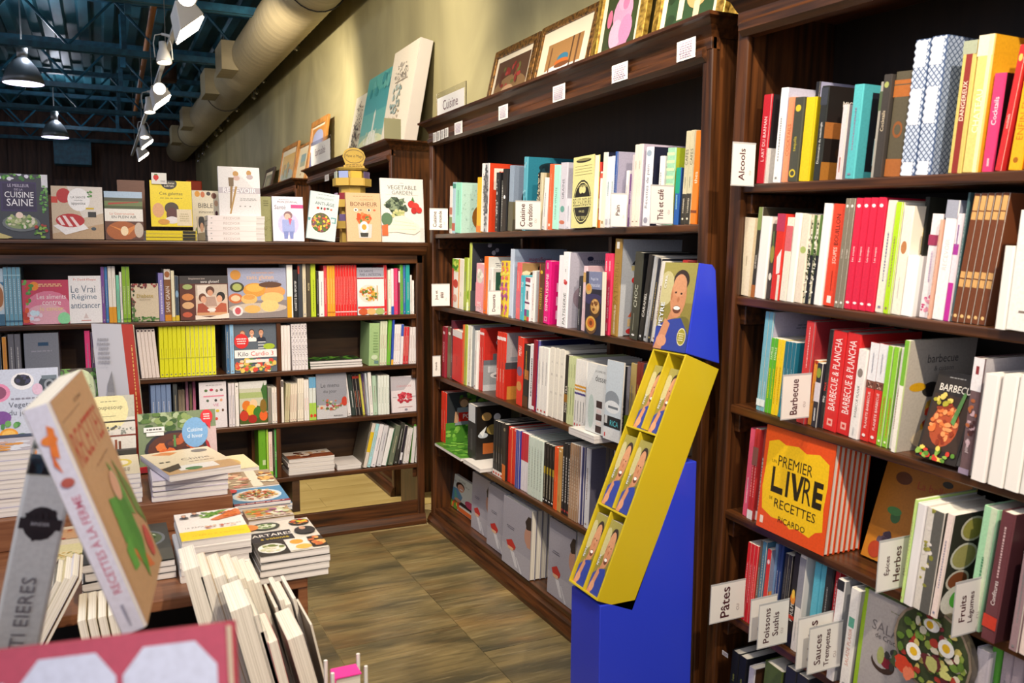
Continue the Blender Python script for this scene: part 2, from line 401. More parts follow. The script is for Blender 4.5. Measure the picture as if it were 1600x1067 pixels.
def layer(fac, p0, p1, colr, mode='MIX', amt=.8):
    cr = N.new('ShaderNodeValToRGB'); cr.color_ramp.elements[0].position = p0; cr.color_ramp.elements[1].position = p1
    cr.color_ramp.elements[0].color = (0, 0, 0, 1); cr.color_ramp.elements[1].color = (amt, amt, amt, 1)
    mx = N.new('ShaderNodeMix'); mx.data_type = 'RGBA'; mx.blend_type = mode; mx.inputs['B'].default_value = (*lin(colr), 1)
    L.new(fac, cr.inputs[0]); L.new(cr.outputs[0], mx.inputs['Factor'])
    src = b.inputs['Base Color'].links[0].from_socket; L.new(src, mx.inputs['A']); L.new(mx.outputs['Result'], b.inputs['Base Color'])
layer(streak((.8, 2.6, 1), -.35, 1.5, 6, .8), .5, .68, '8a673a', amt=.6)
layer(streak((.8, 3.0, 1), -.3, 1.3, 8, 1.0), .52, .68, '3b3c30', amt=.75)
fine = streak((2.2, 22, 1), -.3, 2.2, 10, .5)
layer(fine, .5, .75, '35301f', amt=.6); layer(streak((2.5, 26, 1), -.32, 2.0, 10, .6), .54, .78, 'b8a67a', amt=.55)
layer(oi.outputs['Random'], .4, 1.0, '4a4534', amt=.35)
bp = N.new('ShaderNodeBump'); bp.inputs['Strength'].default_value = .12; bp.inputs['Distance'].default_value = .01; L.new(fine, bp.inputs['Height']); L.new(bp.outputs[0], b.inputs['Normal'])
M_GROUT = mat('grout', 'a08c60', .8)
floor = MB().box(-9, -3, -.1, 2.5, 21.6, -.004).obj('floor', M_GROUT); tag(floor, kind='structure')
TS = .53
tme = MB().box(0.0012, 0.0012, -.02, TS-.0012, TS-.0012, 0).mesh('floor_tile')
for i in range(-4, 3):
    for j in range(0, 10):
        x = 1.31+i*TS; y = -.2+j*TS+(.27 if i % 2 else 0)
        if x+TS < 2.5 and y+TS < 4.95: obj('floor_tile', tme, M_TILE, floor, Matrix.Translation((x, y, rnd.uniform(-.0006, 0))))
M_LAM = noise_mat('beige_laminate', 'b39a5c', 'cbb475', (1, 5, 1), 2, .35, .02, 4, 0, .3, .7, True)
pm = MB().box(.001, .001, -.02, .899, .199, .0).mesh('floor_plank')
for i in range(0, 5):
    for j in range(0, 6):
        obj('floor_plank', pm, M_LAM, floor, Matrix.Translation((-1.9+i*.9+(j % 2)*.4, 4.96+j*.2, -.001)))
# right wall, mottled olive plaster
M_WALL = noise_mat('olive_plaster', '8c8560', 'b2a97c', (1, 1, .7), 1.3, .6, .04, 8, .8, .3, .7)
wr = MB().box(2.06, -3, 0, 2.26, 21.6, 5.2).obj('wall_right', M_WALL); tag(wr, kind='structure')
M_PLK = noise_mat('back_wall_boards', '2c1a12', '583a2b', (14, 14, 1), 1.5, .6, .05)
wb = MB().box(-9, 21.3, 0, 2.06, 21.6, 5.2).obj('wall_back', M_PLK); tag(wb, kind='structure')
bm_ = MB().box(-.13, -.02, 0, .13, 0, 4.3)
bme = bm_.mesh('board')
for i in range(24): obj('board', bme, M_PLK, wb, Matrix.Translation((-4.6+i*.275, 21.3, .1)) @ Matrix.Rotation(.0, 4, 'Y'))
# ceiling: ribbed blue deck with open web joists
cm = MB(); x = -9.0; pr = []
while x < 2.3:
    pr += [(x, 4.62), (x+.13, 4.62), (x+.16, 4.55), (x+.27, 4.55)]; x += .30
pr2 = pr+[(pr[-1][0], 4.7), (-9, 4.7)]
n = len(pr); cm.v = [(p[0], y, p[1]) for y in (-3, 21.6) for p in pr]+[(p[0], y, 4.72) for y in (-3, 21.6) for p in pr]
cm.f = [(i, i+1, n+i+1, n+i) for i in range(n-1)]+[(2*n+i, 3*n+i, 3*n+i+1, 2*n+i+1) for i in range(n-1)]
ceil = cm.obj('ceiling', M_DECK); tag(ceil, kind='structure')
chm = MB().box(-9, -.06, -.05, 2.0, -.01, .02).box(-9, .01, -.05, 2.0, .06, .02).mesh('chord')
wm_ = MB(); wm_.tube([(0, 0, 0), (.5, 0, .56)], .017, 6); wme = wm_.mesh('web_rod')
wm2 = MB(); wm2.tube([(0, 0, .56), (.5, 0, 0)], .017, 6); wme2 = wm2.mesh('web_rod')
for y in (6.4, 8.9, 11.4, 14.0, 16.4, 18.9, 21.0):
    j = obj('joist', chm, M_BLUEST, ceil, Matrix.Translation((0, y, 3.9)))
    obj('top_chord', chm, M_BLUEST, j, Matrix.Translation((0, 0, .6)))
    for k in range(-5 if y < 12 else -8, 4):
        obj('web_rod', wme, M_BLUEST, j, Matrix.Translation((k*1.0-.25, 0, .02)))
        obj('web_rod', wme2, M_BLUEST, j, Matrix.Translation((k*1.0+.25, 0, .02)))
# blue girder pieces hung in line, and the orange sprinkler main
gm = MB().box(-.03, -.03, 0, .03, .03, .66)
gme = gm.mesh('hanger')
for y in (9.6, 11.5, 12.4, 14.2, 16.5, 19): obj('hanger', gme, M_BLUEST, ceil, Matrix.Translation((.28+.006*y, y, 3.9)))
MB().tube([(.52, 2, 4.12), (.72, 21.3, 4.12)], .035, 10).obj('sprinkler_main', mat('orange_pipe', 'b0703a', .5), ceil, smooth=True)
for x, y in ((1.2, 9.4), (1.05, 14.6)):
    MB().lathe([(.001, .0), (.11, .0), (.13, .03), (.13, .3), (.1, .32)], 20).obj('ceiling_speaker', mat('brown_speaker', '4a3020', .6), ceil, Matrix.Translation((x, y, 4.15)), smooth=False)
# box fan unit far away
MB().box(-.35, 0, 0, .35, .5, .5).obj('heater_box', M_BLUEST, ceil, Matrix.Translation((-.45, 20.2, 3.3)), bev=.01)
# duct
DU = empty('air_duct', (1.67, 12.5, 3.78), 'long cream spiral air duct running under the ceiling beside the olive wall', 'duct')
dm = MB(); pts = []; ys = [-.2]
y = -10.5
seg = []
while y < 8.6: seg.append(y); y += .16
rs = []
for i, q in enumerate(seg):
    for dq, r in ((0, .25), (.02, .252), (.04, .25)): pts.append((0, q+dq, 0)); rs.append(r)
dm.tube(pts, rs, 28); dm.obj('duct_pipe', M_DUCT, DU, smooth=True)
ob = MB().box(-.36, -.28, -.16, -.18, .28, .16).mesh('outlet_box')
for y in (-1.9, -.2, 3.2, 5.6): obj('outlet_box', ob, M_DUCT, DU, Matrix.Translation((0, y, -.02)))
for y in (-5.3, 0.4, 5.2):
    MB().tube([(.262*math.cos(t*.2618), 0, .262*math.sin(t*.2618)) for t in range(24)], .006, 6, True).obj('hanging_strap', M_BLACK, DU, Matrix.Translation((0, y, 0)))
    MB().box(-.006, -.006, .25, .006, .006, .85).obj('hanging_rod', M_STEEL, DU, Matrix.Translation((0, y, 0)))
# ------------------------------------------------------------------ lamps
TR = empty('lighting_track', (.62, 10, 3.38), 'thin white lighting track with spotlights hung above the aisle', 'lighting track')
MB().box(-.02, -5.2, -.015, .02, 8.5, .02).obj('rail', M_METAL, TR)
for y in (-4.4, -2.6, -1.2, 1.2, 4, 7):
    MB().box(-.003, -.003, .02, .003, .003, 1.15).obj('suspension_wire', M_STEEL, TR, Matrix.Translation((0, y, 0)))
def track_head(loc, aim, s, label):
    d = (V(aim)-V(loc)).normalized(); x = d.orthogonal().normalized(); x = V((0, 0, 1)).cross(d).normalized(); yv = d.cross(x)
    r = empty('track_spotlight', mtx(V(loc), x, yv, d), label, 'spotlight', 'spotlights on the aisle track')
    MB().lathe([(.001, -.12), (.03, -.12), (.034, -.06), (.05, -.02), (.062, .03), (.064, .06), (.058, .06), (.05, .03)], 24).obj('lamp_shell', M_WHITE, r, smooth=True)
    MB().lathe([(.001, .035), (.03, .04), (.055, .052)], 24).obj('lamp_face', M_GLOW, r, smooth=True)
    MB().tube([(.075, 0, .02), (.078, 0, -.1), (.06, 0, -.17), (0, 0, -.19), (-.06, 0, -.17), (-.078, 0, -.1), (-.075, 0, .02)], .005, 6).obj('yoke', M_METAL, r, smooth=True)
    st = MB().tube([(0, 0, -.19), r.matrix_world.inverted() @ V((.62, loc[1], 3.39))], .012, 8).obj('stem', M_METAL, r)
    return r
def track_box(loc, label):
    r = empty('track_floodlight', V(loc), label, 'spotlight', 'spotlights on the aisle track')
    m = MB().prism([(-.07, .1), (.06, .1), (.12, .03), (-.04, -.1)], 'y', -.22, .22); m.obj('housing', M_WHITE, r, bev=.008)
    MB().prism([(-.032, -.101), (.116, .019), (.122, .012), (-.028, -.109)], 'y', -.2, .2).obj('lamp_face', M_GLOW, r)
    MB().box(-.012, -.012, .1, .012, .012, .17).obj('stem', M_METAL, r)
    return r
heads = [((.56, 6.05, 3.2), (.5, 1.5, 2.2)), ((.55, 8.05, 3.22), (.7, 7.6, 0)), ((.60, 9.55, 3.2), (.4, 4, 1.8)), ((.57, 10.9, 3.2), (.8, 10.2, 0)), ((.62, 13.4, 3.2), (.9, 12.4, 0))]
lb = ['nearest glowing round spotlight facing the viewer at the top of the track', 'white dome spotlight pointing straight down below the nearest floodlight', 'round glowing spotlight in a wire yoke, middle of the track', 'small down pointing spotlight under the middle floodlight', 'distant white spotlight near the far end of the track']
for (a, b_), l in zip(heads, lb): track_head(a, b_, 1, l)
for p, l in (((.60, 6.75, 3.2), 'white wedge floodlight glowing to the right, nearest on the track'), ((.62, 10.2, 3.2), 'white wedge floodlight in the middle of the track'), ((.67, 14.6, 3.22), 'small bright floodlight towards the far end of the track'), ((.7, 16.6, 3.22), 'farthest bright floodlight on the track')): track_box(p, l)
for i, (x, y, l) in enumerate(((-.75, 11.9, 'nearer grey bell pendant lamp glowing violet under the blue joists'), (-.65, 17.4, 'farther grey bell pendant lamp glowing below the blue joists'))):
    r = empty('pendant_lamp', (x, y, 3.52), l, 'pendant lamp', 'bell pendants')
    MB().lathe([(.05, .30), (.09, .27), (.15, .2), (.2, .1), (.23, .0), (.222, .0), (.19, .1), (.14, .19), (.05, .27)], 28).obj('shade', mat('grey_shade', '7d8286', .35, .4), r, smooth=True)
    MB().lathe([(.001, .015), (.12, .02), (.215, .01), (.215, .004), (.001, .004)], 28).obj('diffuser', M_GLOWP, r)
    MB().lathe([(.001, .30), (.055, .3), (.06, .36), (.06, .44), (.03, .47), (.001, .47)], 16).obj('socket', M_STEEL, r, smooth=True)
    MB().box(-.008, -.008, .46, .008, .008, 1.1).obj('rod', M_STEEL, r)
bm1 = MB().lathe([(.001, .06), (.02, .055), (.03, .02), (.04, -.03), (.02, -.06), (.001, -.065)], 10).mesh('bulb', True)
bm2 = MB().lathe([(.018, .14), (.022, .13), (.022, .06), (.018, .055)], 8).mesh('cap')
for i, (u, v) in enumerate(((490, 22), (483, 35), (463, 70), (455, 62), (435, 88), (428, 100), (412, 122), (401, 140), (397, 148), (370, 168), (356, 184), (345, 200), (338, 208), (325, 226), (318, 238), (311, 250))):
    p = at(u, v, 'x', 1.995)
    r = empty('hanging_bulb', p, '%s clear glass bulb from the near end of the row beneath the duct' % ((ORD+['ninth', 'tenth', 'eleventh', 'twelfth', 'thirteenth', 'fourteenth', 'fifteenth', 'sixteenth'])[i]), 'bulb', 'glass bulbs under the duct')
    obj('bulb', bm1, M_GLASS, r); obj('cap', bm2, M_STEEL, r)
    MB().box(-.003, -.003, .13, .003, .003, .28).obj('wire', M_STEEL, r)
# ================================================================== BOOKCASES
def bookcase(fr, L, dp, hs, H, name, label, top=True, bottom=.09, backmat=None, brackets=True, dividers=(), rail=.065, hb=None, backz=None):
    r = empty(name, fr.M(), label, 'bookcase')
    backmat = backmat or M_BACK
    for s0, s1 in ((0, .035), (L-.035, L)):
        MB().box(s0, -.004, 0, s1, dp, H-.05).obj('side_panel', M_WV, r, bev=.003)
    for s0 in (-.004, L-.041):
        MB().box(s0, -.012, 0, s0+.045, .012, H-.05).obj('stile', M_WV, r, bev=.006)
    MB().box(.03, dp-.015, backz or 0, L-.03, dp, H-.04).obj('back_panel', backmat, r)
    for h in hs:
        MB().box(.036, .0, h-.026, L-.036, dp-.016, h).obj('shelf', M_WH, r, bev=.004)
        if brackets:
            for s0 in (.036, L-.06): MB().box(s0, .02, h-.085, s0+.024, dp-.05, h-.027).obj('bracket', M_WH, r, bev=.003)
    MB().box(.036, -.0, 0, L-.036, .02, bottom-.026).obj('plinth', M_WH, r, bev=.003)
    MB().prism([(-.035, 0), (.0, 0), (.0, .06), (-.018, .055), (-.035, .02)], 'x', -.004, L+.004).obj('base_moulding', M_WH, r)
    if top:
        # frieze with an under moulding, then an overhanging cornice with mitred ends
        MB().box(-.004, -.014, H-.05-rail+.02, L+.004, .02, H-.05).obj('frieze', M_WH, r, bev=.002)
        MB().prism([(-.03, -.02), (-.014, -.035), (.02, -.035), (.02, .012), (-.014, .012), (-.03, 0)], 'x', .02, L-.02).obj('under_moulding', M_WH, r, Matrix.Translation((0, 0, H-.05-rail+.02)))
        prof = [(.0, -.06), (.008, -.045), (.016, -.028), (.036, -.014), (.048, -.01), (.05, 0)]
        m = MB(); n = len(prof)
        for q, z in prof:
            m.v += [(-q-.004, dp, H+z), (-q-.004, -q-.014, H+z), (L+q+.004, -q-.014, H+z), (L+q+.004, dp, H+z)]
        for i in range(n-1):
            for k in range(3): m.f.append((i*4+k, i*4+k+1, (i+1)*4+k+1, (i+1)*4+k))
        m.f.append(((n-1)*4, (n-1)*4+1, (n-1)*4+2, (n-1)*4+3)); m.f.append((3, 2, 1, 0))
        m.obj('cornice', M_WH, r)
    for s0, d0, h0, h1 in dividers: MB().box(s0-.012, d0, h0, s0+.012, dp-.016, h1).obj('divider', M_WV, r, bev=.002)
    return r
LM = 4.61-2.14
HM = [1.6815, 1.2776, .8786, .4844, .09]
dv = []
for i, h in enumerate(HM[:-1]):
    for s0 in (.75, 1.58): dv.append((s0, .2, HM[i+1], h-.027))
bookcase(FM, LM, .345, HM, 2.30, 'tall_bookcase', 'tall dark wooden bookcase below the Cuisine sign, framed paintings on top', dividers=dv)
LR = 2.3
HR = [1.794, 1.466, 1.138, .807, .487, .17]
bookcase(FR, LR, .345, HR, 2.34, 'tall_bookcase', 'tall dark wooden bookcase at right, nearest the viewer, spirits and barbecue books', dividers=[(1.0, .25, HR[i+1], HR[i]-.03) for i in range(5)])
LB = 1.65+1.6
HBk = [1.227, .9397, .6565, .3547]
def low_bookcase():
    r = bookcase(FB, LB, .32, HBk, 1.632, 'low_bookcase', 'low dark wooden bookcase crossing the end of the aisle, books displayed on top', top=False, bottom=.16, backmat=M_BACK2, dividers=[(FB.s(437, .01, HBk[i+1]), .01, HBk[i+1], HBk[i]-.027) for i in (0, 1, 2)]+[(FB.s(398, .15, HBk[3]), .15, HBk[3], HBk[2]-.027)], backz=.36)
    MB().box(-.01, -.05, 1.61, LB+.02, .34, 1.632).obj('top_board', M_WH, r, bev=.006)
    MB().prism([(-.04, -.022), (-.02, -.045), (-.012, -.05), (.02, -.05), (.02, 0), (-.045, 0)], 'x', -.005, LB+.012).obj('cornice', M_WH, r, Matrix.Translation((0, 0, 1.61)))
    MB().box(0, -.012, 1.515, LB, .02, 1.575).obj('frieze', M_WH, r, bev=.004)
    q = FB.s(466, 0, .2); MB().box(q-.03, .0, .155, q+.01, .3, .328).obj('foot', M_BACK2, r)
    MB().box(.04, .3, .156, q, .31, .33).obj('low_back', M_BACK2, r)
low_bookcase()
FA = Fr((1.66, 7.55, 0), (0, -1, 0), (1, 0, 0), (0, 0, 1))
bookcase(FA, 7.55-5.2, .385, [1.68, 1.28, .88, .48, .09], 2.27, 'tall_bookcase', 'tall dark bookcase beyond the low bookcase, canvases leaning on top')
FC = Fr((1.66, 10.6, 0), (0, -1, 0), (1, 0, 0), (0, 0, 1))
bookcase(FC, 2.5, .385, [1.68, 1.28, .88, .48, .09], 2.24, 'tall_bookcase', 'farthest tall bookcase along the wall, gold framed pictures on top')
# ------------------------------------------------------------------ blue display stand
SD = empty('display_stand', (1.45, 2.06, 0), 'blue cardboard display stand with slanted yellow tray of paperbacks', 'display stand')
M_CB = objcol_mat('cardboard_gloss', .35, .1)
y0, y1 = 2.03, 2.198
T = Matrix.Translation((-1.45, -2.06, 0))
BL_, YE = '2b3fd0', 'c9b21f'
MB().prism([(1.261, 0), (1.594, 0), (1.594, .967), (1.551, .967), (1.379, .573), (1.261, .573)], 'y', y0, y1).obj('body', M_CB, SD, T, bev=.003, col=BL_)
a0, a1 = V((1.25, .59)), V((1.5435, 1.294)); ax = (a1-a0).normalized(); nn = V((ax.y, -ax.x)); Lt = (a1-a0).length; dt = .133
def tp(l, d): q = a0+ax*l+nn*d; return (q.x, q.y)
def slab(l0, l1, d0, d1, ya, yb, name, col=YE, bev=.001): 
    return MB().prism([tp(l0, d0), tp(l1, d0), tp(l1, d1), tp(l0, d1)], 'y', ya, yb).obj(name, M_CB, SD, T, bev=bev, col=col)
e = .006
slab(0, Lt, 0, dt, y0, y0+e, 'tray_side'); slab(0, Lt, 0, dt, y1-e, y1, 'tray_side')
slab(0, Lt, dt-e, dt, y0+e, y1-e, 'tray_back'); slab(0, e, 0, dt, y0+e, y1-e, 'tray_floor'); slab(Lt-e, Lt, 0, dt, y0+e, y1-e, 'tray_top')
for k in (1, 2): slab(Lt*k/3-e/2, Lt*k/3+e/2, 0, dt-e, y0+e, y1-e, 'tray_shelf')
for k in range(3): slab(Lt*k/3+e, Lt*(k+1)/3-e, .0, dt-e, (y0+y1)/2-.003, (y0+y1)/2+.003, 'tray_partition')
hd = MB().prism([(1.5425, 1.297), (1.6675, 1.26), (1.643, 1.541), (1.63, 1.557), (1.583, 1.562)], 'y', y0, y1); hd.obj('header', M_CB, SD, T, bev=.002, col=BL_)
MAN = 'R0,0,1,1,8d8240;R0,.55,1,1,9d9550;E.15,.7,.25,.2,c2bb8a;E.8,.2,.3,.2,6f6a35;G0,0,1,0,1,.2,.72,.38,.3,.34,0,.25,33459c;G.0,.0,.25,.0,.42,.3,.25,.36,c98c68;E.22,.1,.16,.07,d69a78;G.3,.33,.7,.4,.6,.5,.4,.46,c08560;E.56,.62,.235,.25,c98c66;E.585,.80,.235,.12,3a2e2a;E.565,.74,.2,.13,cf9670;E.47,.66,.03,.012,3a2a22;E.64,.65,.03,.012,3a2a22;E.57,.58,.035,.03,b3744f;E.56,.47,.12,.045,6b4030;E.56,.485,.1,.022,f6f0ea;E.36,.62,.025,.05,b87a55'
hx = V((1.583-1.5425, 0, 1.562-1.297)); hl = hx.length; hxn = hx.normalized()
prt('header_photo', MAN+';E.82,.17,.13,.1,e8e0b0;E.82,.17,.115,.088,a29a38;P.82,.17,.16,.1,4,e8e0b0;UPEYRE,.13,.4,.12,dde6f0,.4;UCYRIL,.13,.78,.07,e6e6e6,.2', y1-y0-.004, hl, SD, T @ mtx(V((1.5425-.0016, y1-.002, 1.297)), V((0, -1, 0)), hxn, V((0, -1, 0)).cross(hxn)))
for r_ in range(3):
    for c in range(2):
        l0 = Lt*r_/3+e/2+.001; ya = (y1-e-.003) if c == 0 else ((y0+y1)/2-.005)
        o = a0+ax*l0+nn*(.052 if r_ < 2 else .06); bw = (y1-y0)/2-e-.006; bh = Lt/3-.03-(.02 if r_ == 2 else 0)
        X = V((0, -1, 0)); Y = V((ax.x, 0, ax.y)); Z = X.cross(Y)
        nm = ('top', 'middle', 'bottom')[2-r_]
        tk = .042 if r_ < 2 else .036
        book(mtx(V((o.x, ya, o.y)), X, Y, Z), bw, bh, tk, '4a4a80', 'paperback with smiling man cover in the yellow tray, %s row, %s' % (nm, ('far column', 'near column')[c]), 'paperbacks in the yellow tray', None, None, MAN+';UPEYRE,.13,.45,.12,dde6f0,.6', None, False, 'book', 'paperback_book')
# ================================================================== BOOKS, bookcase under the Cuisine sign
P1, P2, P3, P4, P5 = ['Cuisine bookcase %s shelf' % q for q in ('top', 'second', 'third', 'fourth', 'bottom')]
K = 5.707
BOWL = 'E.5,.4,.36,.25,e8e4da;E.5,.4,.31,.21,7a5a30;K.5,.4,.27,.18,34,.05,c88a2a,7a9a3a,b8432a,e8d8a0,5a3a20'
spine_row(FM, HM[0], (660, 200, K), [
 (225, 250, 520, 'e6e2dc', 'white photo-cover book', dict(s='R0,.1,1,.35,7a9a5a;R0,.4,1,.55,b8705a')),
 (251, 278, 486, 'a9c8d8', 'pale blue slim book', dict(s='R0,.88,1,.97,2a8a78;R0,.05,1,.2,b5432e')),
 (279, 330, 488, '93e0c2', 'mint book with brown pineapple cover', dict(c='b4d8cc', w=.2, a='K.5,.5,.5,.5,60,.02,8fb9a8,a4c8bc;E.62,.32,.3,.26,8a5a22;G.5,.55,.44,.8,.6,.66,.66,.85,.74,.66,.88,.78,.76,.55,9a6a2a;TS,.55,.38,.12,f0e8d8;TS,.55,.25,.12,f0e8d8', s='Q.6,.5,.2,5aa088')),
 (462, 500, 442, 'f0b51c', 'yellow thin book', dict(s='R0,0,1,.12,e07a20')),
 (508, 572, 320, 'f1ece6', 'red book with white patterned spine', dict(c='d2401f', w=.23, s='R.45,0,1,1,c9c9cc;K.72,.5,.25,.48,120,.09,55585c,77787c;Q.6,.5,.12,888', a='R.12,.62,.6,.93,e8ddd0;P.36,.8,.3,.2,4,d2401f;G.28,.1,.28,.3,.34,.36,.34,.44,.42,.44,.42,.36,.48,.3,.48,.1,1c1410;TU.Y,.38,.2,.05,f0e8d8;E.34,.5,.14,.06,e8b040;E.3,.06,.12,.04,8a9a3a')),
 (640, 668, 400, '1d1d20', 'black ribbed slim book', dict(s='K.5,.5,.3,.45,30,.18,888,ccc,444')),
 (672, 698, 470, '50504c', 'grey slim book with silver flecks', dict(s='Q.5,.8,.4,c8c8c0')),
 (700, 742, 368, '191818', 'black plain book', dict(s='E.5,.55,.2,.03,f0f0f0')),
 (748, 790, 338, '8ea0b4', 'blue-grey avocado photo book', dict(w=.22, s='R0,0,1,.45,5a5a48', a='R0,0,1,.45,6b6448;R0,.45,1,1,8492a6;E.55,.5,.36,.24,1c2018;E.55,.48,.27,.17,a9b060;E.57,.46,.1,.07,5a3a20;R0,0,1,.18,4a4436')),
 (875, 905, 262, '58a8bc', 'large teal book with dark floral cover', dict(c='2a7f96', w=.29, s='K.5,.5,.4,.45,12,.25,3a8498,9ccad6', a='E.4,.86,.2,.07,14303a;E.34,.8,.13,.06,14303a;E.5,.75,.17,.06,274a58;K.42,.8,.2,.1,14,.05,10242c,1d3c48;R0,0,1,.14,2f6b80;TV,.38,.42,.13,f0f4f4')),
 (1006, 1046, 402, 'c8bfa0', 'cream spiral-bound book', dict(s='R0,0,.55,1,1c1a18;K.28,.5,.2,.48,70,.1,c8bfa0', a='R.1,.8,.4,1,8a7a50')),
 (1050, 1086, 445, 'e9e6e2', 'thin white leaning book', dict(l=8)),
 (1092, 1138, 325, 'ea6236', 'orange book', dict(s='Q.6,.5,.15,f0c0a0;R.3,.05,.7,.09,f4e0d0')),
 (1144, 1198, 332, 'a5e2d0', 'mint-green book with dark lettering', dict(s='VCUISINE VITALITE,.4,.26,2a6a60,.5')),
 (1200, 1262, 312, 'c9c7d2', 'pale grey book', dict(c='bdbcca', s='VGRAINS,.6,.3,3a3a48,.3;E.5,.3,.3,.05,5a9a90;E.5,.1,.4,.03,c06a50', a='TGRA,.5,.63,.06,2a2a34')),
 (1268, 1306, 628, 'e4e4ec', 'small white book'),
], P1, 'books on the Cuisine bookcase', 4)
face(FM, HM[0], (660, 200, K), 1324, 1508, 272, .025, 'cdc67e', 'pale yellow cookbook facing out with black oval badge, Cuisine bookcase top shelf',
 'R0,0,1,1,dfd994;E.5,.94,.36,.03,1e1b14;E.5,.95,.32,.018,8a8450;R.1,.86,.9,.865,6a6540;R.1,.82,.9,.825,6a6540;R.1,.78,.9,.785,6a6540;R.08,.74,.92,.745,6a6540;E.5,.36,.43,.31,1e1b14;E.5,.36,.4,.285,dfd994;E.5,.36,.385,.27,1e1b14;E.43,.53,.09,.05,dfd994;E.57,.53,.09,.05,dfd994;R.05,.29,.95,.43,dfd994;TBELLES-SOEURS,.5,.36,.11,1e1b14,.86;TCUISINER,.5,.585,.04,dfd994,.4;TPAR LES,.5,.23,.03,dfd994,.4;TMICHEL TREMBLAY,.5,.14,.045,dfd994,.5', tilt=2, back=-.01)
spine_row(FM, HM[0], (860, 190, K), [
 (372, 398, 365, 'c9372c', 'red photo-strip book', dict(s='R0,.78,1,.86,3a2a20;R0,.3,1,.45,e8ddd0;R0,.08,1,.2,d87030', c='b5232c')),
 (400, 428, 448, 'f2eee8', 'white book with red top corner', dict(s='R0,.88,1,.97,e0483a;R0,0,.8,.14,e8833a')),
 (424, 466, 280, 'efe7d4', 'tall cream-spined navy book', dict(c='161a30', w=.2, s='R.2,.05,.7,.09,b09060')),
 (468, 538, 318, 'efedf0', 'thick white book, two volumes side by side', dict(n=2, c='b4abc4', w=.24, s='Q.55,.2,.3,8aa;R.2,.04,.8,.12,c9c9d0')),
 (541, 560, 272, '2f57a0', 'blue-spined lavender book', dict(c='aaa6bc', w=.22)),
 (626, 650, 440, 'eceaec', 'narrow white book'),
 (664, 690, 470, '7a5188', 'purple spine book', dict(s='VPAIN,.6,.45,e8d8ec,.3;Q.3,.25,.35,d8c0dc')),
 (692, 706, 300, 'c9c0c4', 'red-covered book', dict(c='c62f48', w=.2)),
 (707, 774, 212, 'e9d9cc', 'cream tall book', dict(n=2, c='b9aec0', w=.22, s='Q.75,.1,.25,a09080;E.5,.06,.2,.006,806050')),
 (804, 866, 232, 'e9e8ee', 'white bread recipe book with script spine', dict(c='1c1e34', w=.24, s='VRecettes de pain,.5,.5,3a4050,.62;E.5,.92,.36,.04,9ab;E.5,.07,.3,.04,99a')),
 (922, 958, 312, 'f0efea', 'cream-white slim book'),
 (985, 1056, 240, '9ccfae', 'thick mint-striped book', dict(c='9fb02a', w=.25, s='R0,.9,1,.94,c8e0b0;R0,.8,1,.84,c8e0b0;R0,.7,1,.74,c8e0b0;R0,.6,1,.64,c8e0b0;R0,.5,1,.54,c8e0b0', a='TSlurp,.5,.8,.07,5a4a1a')),
 (1078, 1118, 414, '2b5fae', 'blue and green book', dict(c='1d3f78', s='R0,.55,1,1,1fa080;Q.4,.25,.4,a0e0e8')),
 (1146, 1228, 92, 'c3bd9e', 'tall beige coffee book with black foot', dict(n=2, w=.26, s='R0,0,1,.33,26241f;VCAFES,.72,.55,26241f,.18;Q.45,.12,.2,6a6450;VTORREFIES,.2,.3,e8e0c8,.22;E.5,.06,.2,.012,e8e0c8')),
 (1229, 1284, 90, 'f0801e', 'tall orange tea book', dict(c='c05a1c', w=.27, s='Vthes,.5,.5,f8ead8,.16;R0,.12,1,.15,7a3a10')),
 (1306, 1388, 200, '1b1d1a', 'black tea book with green lettering', dict(n=3, w=.24, s='VThe,.28,.5,a8c838,.12;Q.55,.25,.14,7a9a30;E.5,.06,.2,.012,eee', l=2)),
], P1, 'books on the Cuisine bookcase', 4)
